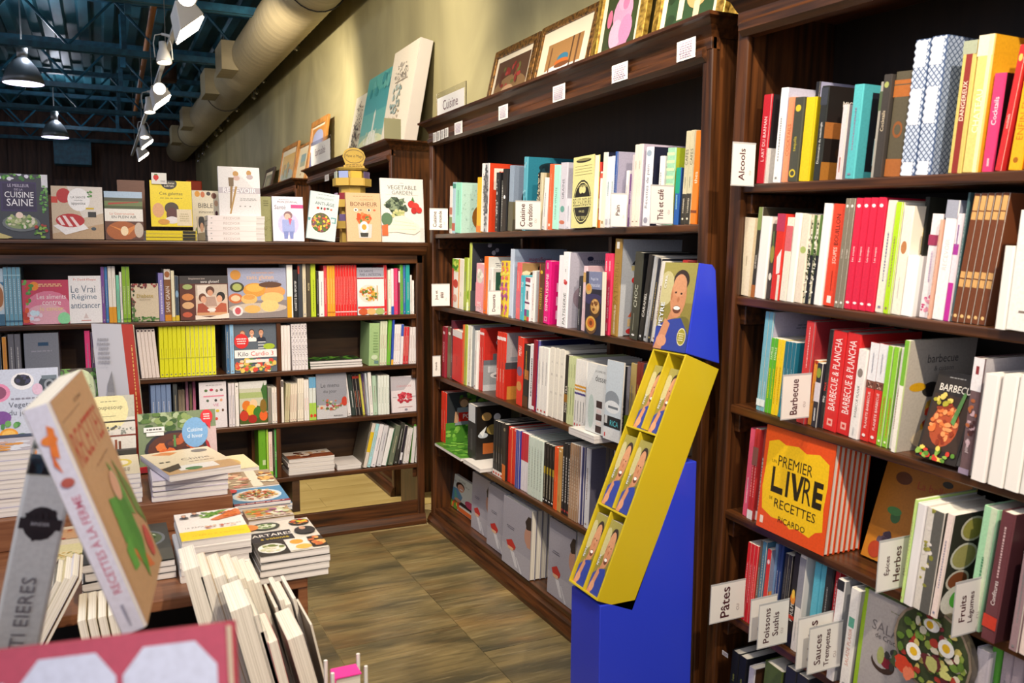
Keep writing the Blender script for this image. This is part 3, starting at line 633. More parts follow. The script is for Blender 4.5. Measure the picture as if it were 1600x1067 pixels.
spine_row(FM, HM[1], (670, 350, K), [
 (186, 248, 306, 'e9e6dc', 'white juice book with fruit spine', dict(s='R0,.75,1,1,8ab83a;K.5,.85,.4,.1,14,.14,4a8a2a,c8d860;E.55,.5,.35,.09,c23a2a;R0,0,.25,.8,c8483a;E.5,.2,.3,.08,d8a090')),
 (250, 298, 312, 'ece6d8', 'cream book with orange edge', dict(s='R0,0,.22,1,ec9a3c;Q.3,.08,.15,555')),
 (300, 330, 300, '9fb43c', 'lime book with lemon cover', dict(c='c9d88a', w=.17, a='E.5,.55,.4,.25,e6c422;E.3,.3,.3,.18,7aa02e;K.6,.75,.3,.15,12,.07,e8f0e8,b8c8b8;R0,0,1,.16,e8ead0')),
 (331, 348, 140, 'b9c45a', 'tall dark silver book', dict(c='33363f', w=.24, h=.355, a='K.5,.8,.4,.2,14,.05,b0b4c0,70747f,d8dae0;R0,0,1,.3,4a4c50')),
 (402, 472, 348, 'e9aeb8', 'pink floral book', dict(c='f0e4e4', s='E.5,.75,.4,.15,dcd8cc;K.5,.8,.4,.12,10,.14,c8ccb8,f4f0e8;R0,.1,1,.6,f09aa6;VFLEUR,.12,.5,f4f0f0,.2')),
 (475, 508, 288, 'f07428', 'orange-spined book', dict(c='dfe0dc', w=.2, a='P.5,.85,.6,.1,3,888')),
 (512, 552, 388, 'ededea', 'white book with green photo cover', dict(c='e6e4e2', a='R.1,.5,1,.92,2a5648;E.4,.6,.2,.1,6a9a70')),
 (620, 690, 328, 'e8c83c', 'multicoloured macaroon book', dict(n=2, s='K.5,.5,.4,.48,40,.22,e86a8a,9a4a8a,e8e060,e08a3a,c05a9a')),
 (692, 722, 222, 'c4d2e4', 'large pale blue book with red script', dict(c='a9bdd6', w=.28, s='R0,.0,1,.03,889', a='Tmagnifiques,.5,.85,.075,a0264a,.9;E.3,.3,.14,.09,3a4a78;E.36,.42,.1,.06,c83a3a;P.2,.7,.2,.08,2,567')),
 (760, 800, 342, 'ea6a6e', 'coral red book', dict(c='b08a5a', w=.2, s='R0,.2,1,.5,d8647a;Q.7,.3,.2,f0d0c0', a='K.5,.85,.45,.12,16,.09,3a2418,c8a870,e8d8b0')),
 (804, 838, 456, '46b4c6', 'turquoise slim book', dict(s='VTHE,.8,.5,f0f4f4,.12;Q.4,.4,.25,d8f0f0')),
 (840, 884, 474, 'efe8ec', 'striped colourful dessert book', dict(s='R0,.9,1,1,a04a6a;R0,.8,1,.84,3a2a30;R0,.4,1,.44,6a2a5a;R0,.1,.5,.26,8a3a8a;R.5,.1,1,.26,40b0a0;R0,0,.5,.1,a8b040;R.5,0,1,.1,d04a4a;Q.6,.2,.5,444')),
 (886, 914, 416, 'f1f0ec', 'white-spined pale book', dict(c='c9c8cc', w=.18, a='TU,.6,.85,.07,444;E.5,.3,.16,.02,3a4a90')),
 (955, 992, 352, '5c3a24', 'brown dessert book with yellow lettering', dict(s='VDESSERTS,.42,.5,d8b838,.36;R0,0,.2,1,a84a30;E.5,.86,.3,.03,d8b838')),
 (994, 1046, 324, 'e2127e', 'thick magenta book', dict(c='d40f72', w=.16, s='VSIMPLISSIME,.5,.42,f6eef2,.6;Q.92,.1,.3,f6eef2;R.25,.04,.75,.11,f0a0c8;R.35,.055,.65,.095,e2127e', a='TSI,.45,.8,.09,f4c0dc;R.2,.52,.7,.66,f4c0dc;R.3,.52,.8,.62,d40f72;R.2,.3,.7,.44,f4c0dc;R.3,.34,.6,.4,d40f72;R.2,.08,.7,.22,f4c0dc;R.3,.12,.8,.18,d40f72')),
 (1124, 1166, 278, 'eceaf0', 'white unlettered book', dict(s='', c='cfd4d8')),
 (1170, 1224, 248, 'efeef2', 'thick white pastry book', dict(c='b7b4c4', w=.25, s='VPATISSERIE,.25,.42,33383c,.42;E.55,.6,.3,.03,c23438;E.45,.62,.2,.02,d86a6a;Q.76,.04,.2,888', a='TPATISSERIE,.55,.88,.045,5a6070;E.4,.92,.06,.03,2a3050;E.3,.4,.2,.16,9c8a98;E.3,.3,.1,.06,6a2a30')),
 (1312, 1338, 462, '33363e', 'dark slate thin book', dict(s='VAlaska,.72,.5,eee,.3;Q.25,.3,.3,bbb')),
 (1342, 1372, 372, 'efcfd6', 'pale pink book', dict(s='R0,.75,1,.9,c8a060;Q.5,.3,.2,fff')),
], P2, 'books on the Cuisine bookcase', 4)
face(FM, HM[1], (670, 350, K), 1388, 1530, 425, .02, '1d2030', 'dark cupcake cookbook facing out, Cuisine bookcase second shelf',
 'R0,0,1,1,23263a;R.2,.72,1,1,7d86a8;TRegal de,.55,.88,.06,d0d6e8,.6;Tchocolat,.6,.79,.06,d0d6e8,.6;E.2,.72,.2,.09,c8a868;E.2,.74,.12,.05,d88a3a;E.5,.56,.6,.09,3a3760;E.62,.42,.33,.16,4a3422;E.62,.45,.27,.12,c89a58;K.62,.46,.2,.08,9,.07,7a4a28,e0b878;E.4,.15,.37,.15,6a4a30;E.4,.17,.31,.12,e0b050;E.4,.18,.22,.08,c86a28;E.4,.18,.1,.04,7a3a1a', tilt=1, back=-.03)
spine_row(FM, HM[1], (860, 350, K), [
 (446, 508, 262, 'ee3d68', 'pink cake book', dict(n=2, s='VSUPER GATEAUX,.4,.45,f8e8ec,.45;Q.85,.12,.4,f8e8ec;Q.1,.1,.4,f8e8ec')),
 (512, 572, 130, 'a5823e', 'tall khaki-gold pastry book', dict(c='c6cad0', w=.27, s='VPATISSERIE,.55,.55,8a6a2c,.5;VLEGRAND MANUEL DU,.17,.25,f4eee0,.3;R.3,.9,.7,.97,f4f0e6', a='G.18,.74,.25,.8,.32,.74,3a3a44;G.34,.74,.41,.8,.48,.74,3a3a44;R.18,.68,.5,.73,e0d090;E.33,.58,.14,.05,e02a2a;TLE,.28,.47,.05,2a2a2a;E.3,.38,.06,.025,c84a3a;G.16,.2,.28,.32,.42,.2,e86a48;R.16,.1,.44,.18,e8c890;E.22,.05,.08,.03,d83a3a;R.1,.0,.46,.01,2a2a2a')),
 (694, 764, 245, '43443a', 'olive-black chocolate book', dict(c='17171a', w=.23, s='VCHOC,.5,.4,c8ccb8,.3;R.4,.1,.45,.3,9a9c88;E.5,.05,.2,.012,eee', l=6)),
 (768, 808, 268, '2c2b2a', 'black caramel book', dict(w=.22, s='VCARAMEL,.42,.52,f2efe8,.45;E.5,.05,.2,.015,eee', l=11)),
 (812, 838, 282, 'b9bcc0', 'silver grey pastry book', dict(s='VPATISSERIE,.4,.5,3a3c40,.4;E.5,.05,.3,.015,222', c='d8d8d4', l=11)),
 (842, 872, 300, '2b2f3c', 'navy leaning book', dict(l=11)),
 (878, 930, 330, 'e4e0d8', 'white leaning book end', dict(l=11, c='e8e6e0')),
 (1010, 1060, 340, '3a3230', 'dark brown book behind the stand', dict(l=8)), (1066, 1110, 320, 'b03030', 'dull red book behind the stand', dict(l=8)),
], P2, 'books on the Cuisine bookcase', 4)
spine_row(FM, HM[2], (670, 480, K), [
 (110, 140, 165, '9a2436', 'dark crimson book', dict(s='E.5,.88,.3,.03,e8c8c8;VGRANDS,.5,.4,e0b0b0,.4')),
 (142, 176, 170, '73684e', 'khaki-grey book', dict(s='E.5,.88,.3,.03,f0e8d8')),
 (178, 196, 112, '541c2c', 'burgundy tall slim book'),
 (190, 282, 190, 'd01f1c', 'thick red book with white top band', dict(s='R0,.87,1,1,dcd8d6;Q.4,.2,.1,a01414')),
 (285, 300, 152, 'e4632a', 'thin orange book'), (302, 326, 152, 'aab54a', 'olive-green slim book', dict(c='ddd')), (328, 352, 158, 'e8e6dc', 'white slim book', dict(c='aab0b4', w=.22)),
 (394, 416, 205, 'eceae6', 'white thin book'),
 (422, 460, 182, 'cf2c24', 'red photo book, first pair', dict(n=2, c='c23028', w=.26, s='R0,.9,1,.94,f0e0e0;Q.5,.4,.25,f0c0b8', a='R0,0,1,.48,9aa0a4;R0,.42,1,.5,6a7078;R.1,.3,.8,.4,c8ccd0;E.4,.25,.25,.06,e8e8e8;E.4,.24,.18,.03,70757a;R.2,.5,.3,.6,5a6068;R.5,.5,.58,.62,d8dce0;TGE,.35,.78,.09,f4ecec;TE,.48,.66,.08,f4ecec;R0,0,1,.1,c0c4c8')),
 (584, 660, 210, 'd8321f', 'red photo book, second set', dict(n=3, c='a8a4a8', w=.26, s='R0,.88,1,.93,f0e0e0;Q.35,.2,.3,f0c8b8', a='R0,0,1,.5,c0281c;E.7,.66,.2,.05,787c84;R0,.46,1,.56,44464c;R.1,.58,.8,.64,8a8e96;G.5,.86,.9,.72,.5,.7,5a5e66;R.05,0,.6,.2,c8873a')),
 (762, 812, 255, 'd6331f', 'red book with food rounds', dict(c='b02a22', w=.2, s='E.5,.5,.45,.07,7a5a7a;VMENU,.8,.5,f4e4e0,.14;E.5,.28,.45,.07,c88a4a', a='E.3,.5,.28,.17,7a6a9a;K.3,.5,.22,.13,20,.06,c8a040,e8e0d0,3a3a6a;E.3,.22,.28,.16,c84a28;K.3,.22,.2,.1,14,.06,e8b040,6a8a30')),
 (814, 862, 322, '231f1c', 'black book with amber photo', dict(s='R.2,.45,1,.6,a8642a;Q.7,.4,.2,d8b040;R0,.0,1,.18,5a3418')),
 (864, 906, 322, 'eceaec', 'white recipe book with dark lettering', dict(s='Q.5,.6,.3,3a3440')),
 (908, 932, 285, '8f2032', 'crimson slim book', dict(s='R0,.02,1,.07,eee')), (933, 946, 292, '4f4f98', 'violet-blue book', dict(c='1d2250', w=.28)),
 (947, 1038, 345, 'ece9e4', 'white chef volume', dict(n=3, w=.26, s='Q.62,.35,.16,5a5a64;R.3,.035,.7,.06,c83a3a')),
 (1040, 1168, 350, 'e9e4d8', 'ivory volume with faint round marks', dict(n=3, w=.27, s='E.5,.62,.22,.02,cfcac0;E.5,.36,.22,.02,d4cfc4;E.5,.8,.15,.015,cfcac0')),
 (1172, 1206, 418, '26211f', 'black menu book', dict(w=.24, s='VMENU EXTRA,.35,.45,e8e0d0,.4;R0,.3,1,.42,9a6a20')),
 (1208, 1274, 432, 'cfd8a4', 'pale green book', dict(n=3, w=.25, s='Q.35,.4,.35,6a7444;Q.8,.2,.2,8a9464')),
 (1276, 1372, 455, 'eeece8', 'white book with orange and violet bands', dict(n=4, w=.26, s='R0,.6,1,.63,e0a030;R0,.55,1,.58,e0a030;R0,.49,1,.52,4a3f8a;R.3,.02,.7,.06,c83a3a;Q.25,.3,.3,666')),
], P3, 'books on the Cuisine bookcase', 4)
K2 = 5.333
face(FM, HM[2], (840, 500, K2), 395, 612, 352, .02, 'e6e6e2', 'white dessert chemistry book facing out, Cuisine bookcase third shelf', 'R0,0,1,1,d6dadb;G0,.6,.4,1,0,1,e6e8e6;E.2,.3,.12,.25,b8c8c4;TLA CHIMIE DES,.5,.9,.03,5a6064,.6;Tdesserts,.62,.8,.09,33383c,.6;R.4,.38,.62,.48,3a2a2c;R.42,.3,.6,.36,d8c8c8;R.4,.2,.62,.29,4a3436;R.42,.13,.6,.18,e0d4d0;R.4,.02,.62,.12,3a2a2c', tilt=2, back=-.045, dh=.03)
face(FM, HM[2], (840, 500, K2), 545, 680, 330, .006, 'aab4be', 'grey-blue magazine with boots photo, Cuisine bookcase third shelf', 'R0,0,1,1,c4d0da;E.4,.5,.45,.12,8a949e;E.45,.42,.45,.08,dfe4e8;R.2,.4,.8,.43,6a747e;R0,.16,1,.3,23252a;TRICA,.62,.22,.07,58c4d0,.5;R.03,.2,.2,.3,c8c8c8;R0,0,1,.15,dcdee0;R.05,.03,.12,.08,c83a3a', tilt=3, back=-.062, dh=.032)
spine_row(FM, HM[2], (840, 500, K2), [
 (652, 694, 372, '25242a', 'black chef book with white capitals', dict(c='a9a8ba', w=.25, s='VRICARDO,.36,.6,f2f0f0,.3;K.5,.75,.2,.2,16,.12,44434a,5a595f', a='R0,0,1,.38,8aa02a;K.5,.6,.4,.1,4,.01,556', l=3)),
 (720, 760, 350, 'c8b070', 'tan book behind the tray', dict()), (764, 830, 340, '8a3a30', 'red-brown book behind the tray', dict(n=2)), (834, 900, 360, '3a3f50', 'slate book behind the tray', dict(n=2)), (930, 1010, 350, 'd8d4cc', 'pale book behind the tray', dict(n=2)),
], P3, 'books on the Cuisine bookcase', 4)
spine_row(FM, HM[3], (670, 590, K2), [
 (88, 128, 108, 'd9351f', 'red book with gardener cover', dict(n=2, z=.0155, c='33363a', w=.27, l=3, s='Q.45,.4,.2,f0c0b0', a='R0,0,1,.4,4f8a30;K.5,.22,.5,.2,50,.05,6aa83a,3a7a24,8ac050;K.65,.85,.4,.14,30,.06,4a7a2a,7aa048;E.4,.82,.12,.08,6a4a38;E.4,.78,.09,.08,c89a78;G.2,.35,.25,.7,.6,.7,.7,.35,8a929c;G.18,.4,.2,.62,.28,.62,.26,.4,c89a78;R.28,.42,1,.6,d8281f;TPOMMES,.64,.52,.09,f4eeee,.65')),
 (318, 388, 206, '1b1a1c', 'thick black cookbook with food collage', dict(z=.0215, c='1d1813', w=.2, l=2, s='R.1,.68,.9,1,c8ccd0;Q.35,.4,.3,555', a='E.3,.8,.14,.08,c8a060;E.6,.78,.1,.07,e0e0e0;E.5,.55,.2,.1,a08a48;E.2,.45,.14,.05,b8c0c8;E.75,.5,.1,.12,c8c070;R.2,.1,.55,.3,a85a24;E.7,.2,.14,.06,d8d0c0;G.1,.5,.3,.62,.2,.42,e0e4e4')),
 (520, 602, 345, '17161a', 'black series book with red and white foot', dict(n=4, w=.2, s='R0,0,1,.1,ece8e4;R.2,.02,.8,.06,d03a2a;Q.35,.2,.3,888;E.5,.5,.3,.06,3a3020')),
 (605, 632, 375, '2a2320', 'brown-black slim book', dict(s='R0,0,1,.28,d06a24;E.5,.9,.3,.03,8a7a60')),
 (634, 708, 402, 'd92c1f', 'thick red book', dict(n=2, w=.28, s='R.88,0,1,1,e89a60;R.4,.97,.6,.99,f0d0c0')),
 (714, 742, 428, '33409a', 'royal blue slim book', dict(n=2, w=.28, s='R.0,0,.12,1,b8c0e8')),
 (745, 806, 445, 'e2dde4', 'book with red top and white foot', dict(n=3, w=.26, s='R0,.52,1,1,c92a3a;Q.2,.3,.1,c8c0cc')),
 (808, 926, 478, 'cfdcd2', 'pale mint slim book', dict(n=5, w=.28, s='Q.5,.7,.25,8a9a90')),
 (928, 1022, 535, '221e1e', 'black wine book with yellow lettering', dict(n=4, w=.26, s='Q.3,.4,.3,e0d8c0;R.2,.5,.8,.62,b8a030;Q.86,.18,.3,6a5a5a;E.5,.06,.3,.012,eee')),
 (1024, 1050, 568, 'ea5a28', 'orange-red slim book', dict(w=.25, s='Q.5,.1,.2,f0b090')),
 (1051, 1082, 572, 'c89a5a', 'tan slim book', dict(w=.25, s='E.5,.95,.3,.012,f0e0c0;Q.2,.1,.2,8a6030')),
 (1084, 1152, 532, '28262a', 'black volume with white lettering', dict(n=3, w=.27, s='Q.5,.65,.4,e4e0dc;R.2,.04,.8,.07,b83a3a')),
 (1154, 1228, 535, 'b08a6a', 'tan-brown volume', dict(n=4, w=.27, s='Q.5,.7,.3,e4d4c0')),
 (1230, 1262, 560, 'e4dde4', 'white and violet book', dict(s='R.5,0,1,1,3a3f7a', c='44488a', w=.26)),
 (1284, 1318, 575, 'e8e8ee', 'white-spined mauve book', dict(c='777488', w=.25, a='TJEAN S,.55,.87,.06,4a4458;E.5,.5,.2,.12,8a2a40;E.6,.4,.12,.14,6a3a50;E.45,.25,.18,.08,a03a4a')),
 (1420, 1480, 560, '3a3a44', 'dark book low behind the tray', dict(n=2)), (1500, 1580, 560, 'c8c4c0', 'pale book low behind the tray', dict(n=2)),
], P4, 'books on the Cuisine bookcase', 3)
def flat(fr, hs, s0, s1, d0, d1, t, col, label, art=None, n=1, group=None, cat='book', rot=0, jit=.004, top=None, z0=0, stack=True, spine=None, sp=False):
    """books lying flat, a stack of n"""
    w, h = s1-s0, d1-d0; tw = None; z = hs+.0006+z0
    for i in range(n):
        a = math.radians(rot+rnd.uniform(-1, 1)*jit*200)
        X = fr.S*math.cos(a)+fr.D*math.sin(a); Y = fr.D*math.cos(a)-fr.S*math.sin(a)
        b = fr.pt((s1 if sp else s0)+rnd.uniform(-jit, jit), d0+rnd.uniform(-jit, jit), z)
        if sp: X, Y = Y, -X
        last = i == n-1
        lb = uniq(label) if last else uniq('%s copy from the bottom, %s' % (ORD[i], label))
        bk = book(mtx(b, X, Y, fr.U), h if sp else w, w if sp else h, t, col, lb, group or (label if n > 1 else None), None, None, art if last else None, spine, twin=None if last else tw, stack=stack, cat=cat, hard=False)
        if not last: tw = tw or bk
        z += t+.0004
    return z
s_ = lambda u, v, d, h: FM.s(u, d, h)
flat(FM, HM[3], s_(687, 0, 0, HM[3]), s_(729, 0, 0, HM[3]), -.03, .2, .014, 'e8e4de', 'flat book with green cover lying under the red gardener book', 'R0,0,1,1,4f8a30;K.5,.5,.5,.5,60,.05,6aa83a,3a7a24,8ac050')
flat(FM, HM[3], s_(733, 0, 0, HM[3]), s_(760, 0, 0, HM[3]), -.03, .18, .02, 'eae6e0', 'flat white boxed book under the black collage cookbook')
flat(FM, HM[2], s_(912, 0, 0, HM[2]), s_(953, 0, 0, HM[2]), -.07, .17, .028, 'e6e4de', 'thick white book lying flat on the third shelf edge, Cuisine bookcase')
SUSHI = 'R0,0,1,1,9c9aa8;R0,.0,1,.3,a8a6b2;E.95,.72,.12,.14,3a2c2c;E.88,.6,.1,.12,b88a78;G.86,.75,.8,.6,.88,.45,1,.45,1,.75,b88a78;G.9,.9,.8,.8,.86,.7,1,.72,1,.9,2c2224;PL.3,.55;P.3,.58,.3,.05,2,5a5868;G.15,.36,.35,.42,.5,.34,.45,.28,.2,.3,b82a2a;G.2,.3,.42,.3,.4,.25,.22,.26,d8b090;G.3,.25,.45,.25,.6,.05,.5,.05,d0d0d8;G.5,.2,.55,.2,.75,.02,.7,.0,c8c8d0'.replace('PL.3,.55;', '')
lab5 = ['grey chef cover with red sushi, far left of the fan on the bottom shelf', 'grey chef cover with red sushi, middle of the fan on the bottom shelf', 'grey chef cover with red sushi, nearest of the fan']
for i, (u0, u1, vt) in enumerate(((352, 500, 195), (482, 668, 292), (608, 836, 392))):
    face(FM, HM[4], (670, 700, K2), u0, u1, vt, .028, '8c8a98', lab5[i], SUSHI, tilt=2, back=.06-.03*i, group='grey chef books on the bottom shelf', hard=True, copies=4 if i == 2 else 0)
face(FM, HM[4], (670, 700, K2), 985, 1200, 575, .04, '8c8a98', 'grey chef cover with red sushi standing alone beside the yellow tray', SUSHI, tilt=2, back=.02, hard=True)
face(FM, HM[4], (670, 700, K2), 1215, 1420, 690, .04, '8c8a98', 'grey chef cover with red sushi half hidden by the yellow tray', SUSHI, tilt=2, back=.02, hard=True)
face(FM, HM[4], (670, 700, K2), 108, 372, 168, .02, 'c02a2a', 'white cookbook with smiling woman on the bottom shelf', 'R0,0,1,1,d8dcd0;TLA CUISINE,.55,.88,.075,6a7468,.7;P.55,.8,.5,.05,2,a0a898;E.12,.7,.05,.03,c83a2a;G.1,.3,.2,.58,.45,.62,.62,.45,.55,.2,.2,.2,6a9ab8;G.35,.55,.4,.55,.52,.3,.4,.25,6ab8a0;E.52,.72,.13,.12,3a2418;E.54,.68,.1,.11,d8a080;E.56,.645,.05,.018,f4ecea;G.55,.2,.55,.3,.95,.3,.98,.2,2a2624;E.85,.36,.14,.1,c84a6a;K.3,.14,.25,.1,24,.05,5a8a30,c84a2a,e8b840;R.55,.02,1,.14,c8602a;E.5,.3,.1,.05,d8a080', tilt=8, back=.1)
# ------------------------------------------------------------------ right bookcase
R1, R2, R3, R4, R5, R6 = ['right bookcase %s shelf' % q for q in ('top', 'second', 'third', 'fourth', 'fifth', 'lowest')]
KA = 3.404
spine_row(FR, HR[0], (1130, 0, KA), [
 (160, 206, 508, 'c01f2c', 'red bartending book', dict(c='211c1e', w=.2, s='VL ART DU BARMAN,.5,.34,f0d8d8,.5;R.93,0,1,1,e0a0a0', a='E.45,.7,.24,.14,c02a3a;E.45,.7,.18,.1,2a2022;E.45,.7,.12,.06,c02a3a;R0,0,1,.4,d8d4d0')),
 (255, 290, 472, 'efeff0', 'white slim book', dict(c='b6b6ca', w=.2)),
 (292, 332, 522, 'f0946a', 'peach-orange book', dict(s='VCOCKTAILS,.5,.4,a04a20,.5')),
 (335, 384, 522, '46473c', 'dark grey book with yellow marks', dict(s='E.5,.87,.3,.04,d8c030;Vtequila,.45,.4,c8b828,.25;E.5,.1,.35,.05,d8c030;E.5,.1,.22,.03,46473c')),
 (385, 440, 522, 'e8c81c', 'bright yellow book', dict(c='a08e14', w=.2, s='R.97,0,1,1,c0a010', a='K.4,.7,.3,.2,5,.12,6a5a10')),
 (442, 462, 440, '1c1d22', 'tall black book behind', dict(b=.06, c='9c9cba', w=.2)),
 (464, 500, 462, '2a2c2a', 'black oenology book with white lettering', dict(c='201a18', w=.22, s='VDictionnaire de mixologie,.4,.4,e8e8e4,.75;R0,.8,1,.98,3a3e48', a='TMICRO,.4,.82,.06,e8e0d8;TDIST,.5,.72,.06,e8e0d8;R0,.45,1,.62,a86a34;R0,0,1,.2,a8702e;E.5,.3,.3,.1,3a2618')),
 (582, 612, 560, 'd8cdd0', 'small lavender-white book', dict(c='b8a8b0', w=.17, s='Q.2,.2,.3,b86a4a')),
 (640, 690, 455, '58b8be', 'teal framed cocktail book', dict(c='4aa4ae', w=.19, a='R.18,.08,.95,.92,1b1c26;G.35,.84,.75,.84,.6,.62,.5,.62,e8b840;R.3,.15,.65,.42,a8d4e4;E.6,.55,.2,.05,5a3a7a;R.3,.42,.65,.44,e8f0f4')),
 (764, 790, 440, 'b8b4a8', 'grey photo-strip book', dict(s='R0,.7,1,.9,5a6a4a')),
 (792, 832, 402, '3f3a36', 'dark brown cocktail book', dict(s='VCocktails,.55,.42,d8c8a8,.36;E.5,.9,.3,.03,a0a860')),
 (834, 922, 388, '57503e', 'taupe book with copper bands', dict(w=.2, s='R0,.76,1,.92,a8622a;R0,.87,1,.88,57503e;R0,0,1,.17,a0602e;E.5,.45,.3,.08,8a5228;E.5,.45,.2,.05,57503e')),
 (926, 1092, 222, '465a80', 'blue diamond-patterned book with white labels', dict(n=2, c='46587a', w=.2, s='D3,20,c2cedf;R.12,.8,.8,.99,f0eef2;R.12,.38,.8,.64,f0eef2;R.12,0,.8,.1,f0eef2', a='D12,20,a4b2ca')),
 (1188, 1262, 228, 'c9b868', 'olive-yellow wine book with red lettering', dict(s='R.3,0,.75,1,8a3028;VDANGEREUX,.55,.3,f0e8d0,.4;R0,.9,1,1,a0a890', l=3)),
 (1264, 1345, 198, 'eac878', 'thick cream-gold wrapped book', dict(c='d8a020', w=.22, s='VCHATEAU,.45,.4,fff4d0,.4;R0,.85,1,1,e8dcc0;R.7,0,.95,1,f4e4b0', l=3)),
 (1350, 1412, 396, 'e03a72', 'pink cocktail book', dict(c='241a1c', w=.18, s='VCocktails,.62,.42,f8e0e8,.3;Q.1,.08,.3,f8e0e8', a='TCoc,.5,.84,.1,e8d8c8;E.5,.5,.1,.08,6a9ab0;G.2,.35,.7,.5,.7,.45,.2,.3,d04a6a')),
 (1440, 1476, 252, 'c42a2c', 'red leaning cocktail book', dict(s='Vcocktails,.4,.4,f0d8d0,.3;E.5,.9,.3,.03,e8c060', l=7)),
 (1482, 1570, 135, 'f3ae1c', 'big yellow-orange cookbook', dict(c='d87a1c', s='VENFIN FUME,.4,.5,c07010,.5;E.5,.07,.2,.02,a06010', l=5)),
 (1574, 1680, 140, 'e08a20', 'orange book at the frame edge', dict(l=5)),
], R1, 'books on the right bookcase', 3)
KB = 3.2
spine_row(FR, HR[1], (1100, 240, KB), [
 (142, 226, 316, 'f2e4c8', 'thick cream book', dict(s='Q.45,.12,.08,b0a080;R.8,0,1,1,e8cfa0')),
 (226, 246, 268, '3f3a2e', 'dark quinoa book', dict(s='VQUINOA,.4,.5,e8e0d0,.25;R0,.75,1,1,8a9a5a;R0,0,1,.14,b06a30')),
 (247, 296, 312, 'f7f3ec', 'plain white book', dict(s='', c='e8e0d8')),
 (297, 322, 350, '4a3f33', 'dark olive photo book', dict(s='E.5,.6,.4,.12,9a9040;E.5,.3,.3,.05,e8e0d0;Q.8,.2,.4,6a8a50')),
 (323, 364, 300, 'da3428', 'red book with white swirl', dict(s='G.5,.3,.9,.32,.9,.6,.4,.5,f4ece8;R.7,0,1,.3,ece0d0;R0,.8,1,1,b83a5a')),
 (366, 400, 318, 'f0ead8', 'ivory slim book', dict(s='R0,.6,1,.9,d86a70')),
 (402, 436, 296, 'f8f4ea', 'white tall slim book', dict(s='')), (438, 474, 302, 'eee0cc', 'beige slim book with green dot', dict(s='E.5,.6,.4,.04,b0c070')),
 (476, 532, 306, 'ddd8b8', 'spiral-bound green and black book', dict(n=2, w=.2, s='R.5,0,1,1,5a7a3a;R.4,0,1,.55,22262c;K.3,.5,.25,.48,60,.16,f4f0e0,3a4a2a')),
 (534, 572, 248, 'fbf8f2', 'bright white book', dict(s='')),
 (574, 642, 250, 'e8492e', 'orange-red bouillon book', dict(s='VBOUILLON,.75,.3,3a1a14,.3;VSOUPES,.5,.26,f8e0d0,.16;R.3,.03,.6,.1,f8f0e8;Q.25,.2,.12,b03020')),
 (644, 690, 224, '857d6c', 'grey-brown soup book', dict(n=2, s='VLa soupe,.5,.4,f0e8e0,.5;E.5,.93,.25,.014,f0f0e8;E.5,.05,.25,.012,f0f0e8')),
 (692, 836, 222, 'dc2748', 'crimson soup book', dict(n=4, w=.21, s='VLes soupes,.5,.36,f8e4e4,.5;E.5,.93,.26,.016,fbeeee;E.5,.06,.26,.012,fbeeee')),
 (838, 884, 232, 'f3ead8', 'cream-covered book with red round seal', dict(c='f0e0c8', w=.2, a='E.5,.85,.4,.12,a82a3a')),
 (886, 916, 242, 'b6e024', 'lime-green book', dict(c='f4eedd', w=.2, a='E.7,.75,.25,.2,c8d878;E.4,.5,.3,.06,b8643a')),
 (920, 968, 260, 'f6efdd', 'pale yellow-white book', dict(s='E.5,.62,.3,.06,c08050;Q.25,.2,.1,aaa')),
 (970, 1028, 506, 'fbf7f4', 'short thick white book', dict(s='')),
 (1030, 1052, 218, '22241e', 'tall black book', dict(b=.06, c='2a2c24', w=.2)),
 (1054, 1110, 300, 'efe6e8', 'white and pink floral book', dict(s='K.5,.15,.4,.12,12,.16,c84a7a,e89ab0;R0,.7,1,.8,a03a5a;Q.5,.3,.2,b8a0c0', c='3a3c48', w=.22)),
 (1112, 1122, 330, 'e0b09a', 'thin salmon book'),
 (1125, 1184, 232, 'f5f1f0', 'white entertaining book with pale capitals', dict(c='8c90a4', w=.22, s='VRECEVOIR,.55,.36,d0c8c8,.5;R0,.85,1,1,a0a4b4')),
 (1186, 1212, 300, 'eadbe4', 'white and magenta book', dict(s='R0,0,1,.36,c0309a;R0,.62,1,.72,a83a9a;Q.8,.2,.4,8a6aa0')),
 (1213, 1224, 196, '4d6a6c', 'thin slate-teal book'),
 (1226, 1396, 200, '6f3d22', 'brown bound volume with gold bands', dict(n=5, w=.22, l=6, s='R.15,.8,.85,.98,d8a868;R.15,.86,.85,.87,6f3d22;R.15,.28,.85,.4,d8a868;R.15,.34,.85,.35,6f3d22;E.5,.05,.25,.014,e8c080')),
 (1420, 1446, 215, '1f1b16', 'black book beside the brown volumes', dict(b=.06, l=6)),
 (1450, 1502, 460, 'f6f0e6', 'cream thin book at the right edge', dict(b=-.02, l=2, s='')),
 (1504, 1700, 282, 'fbf8f0', 'large white book at the right edge', dict(b=-.02, l=2, s='E.7,.85,.12,.06,8ac040;R.5,.4,.56,.65,d8c8a0;R.3,.15,.8,.17,8a7a70')),
], R2, 'books on the right bookcase', 3.5)
KC = 4.447
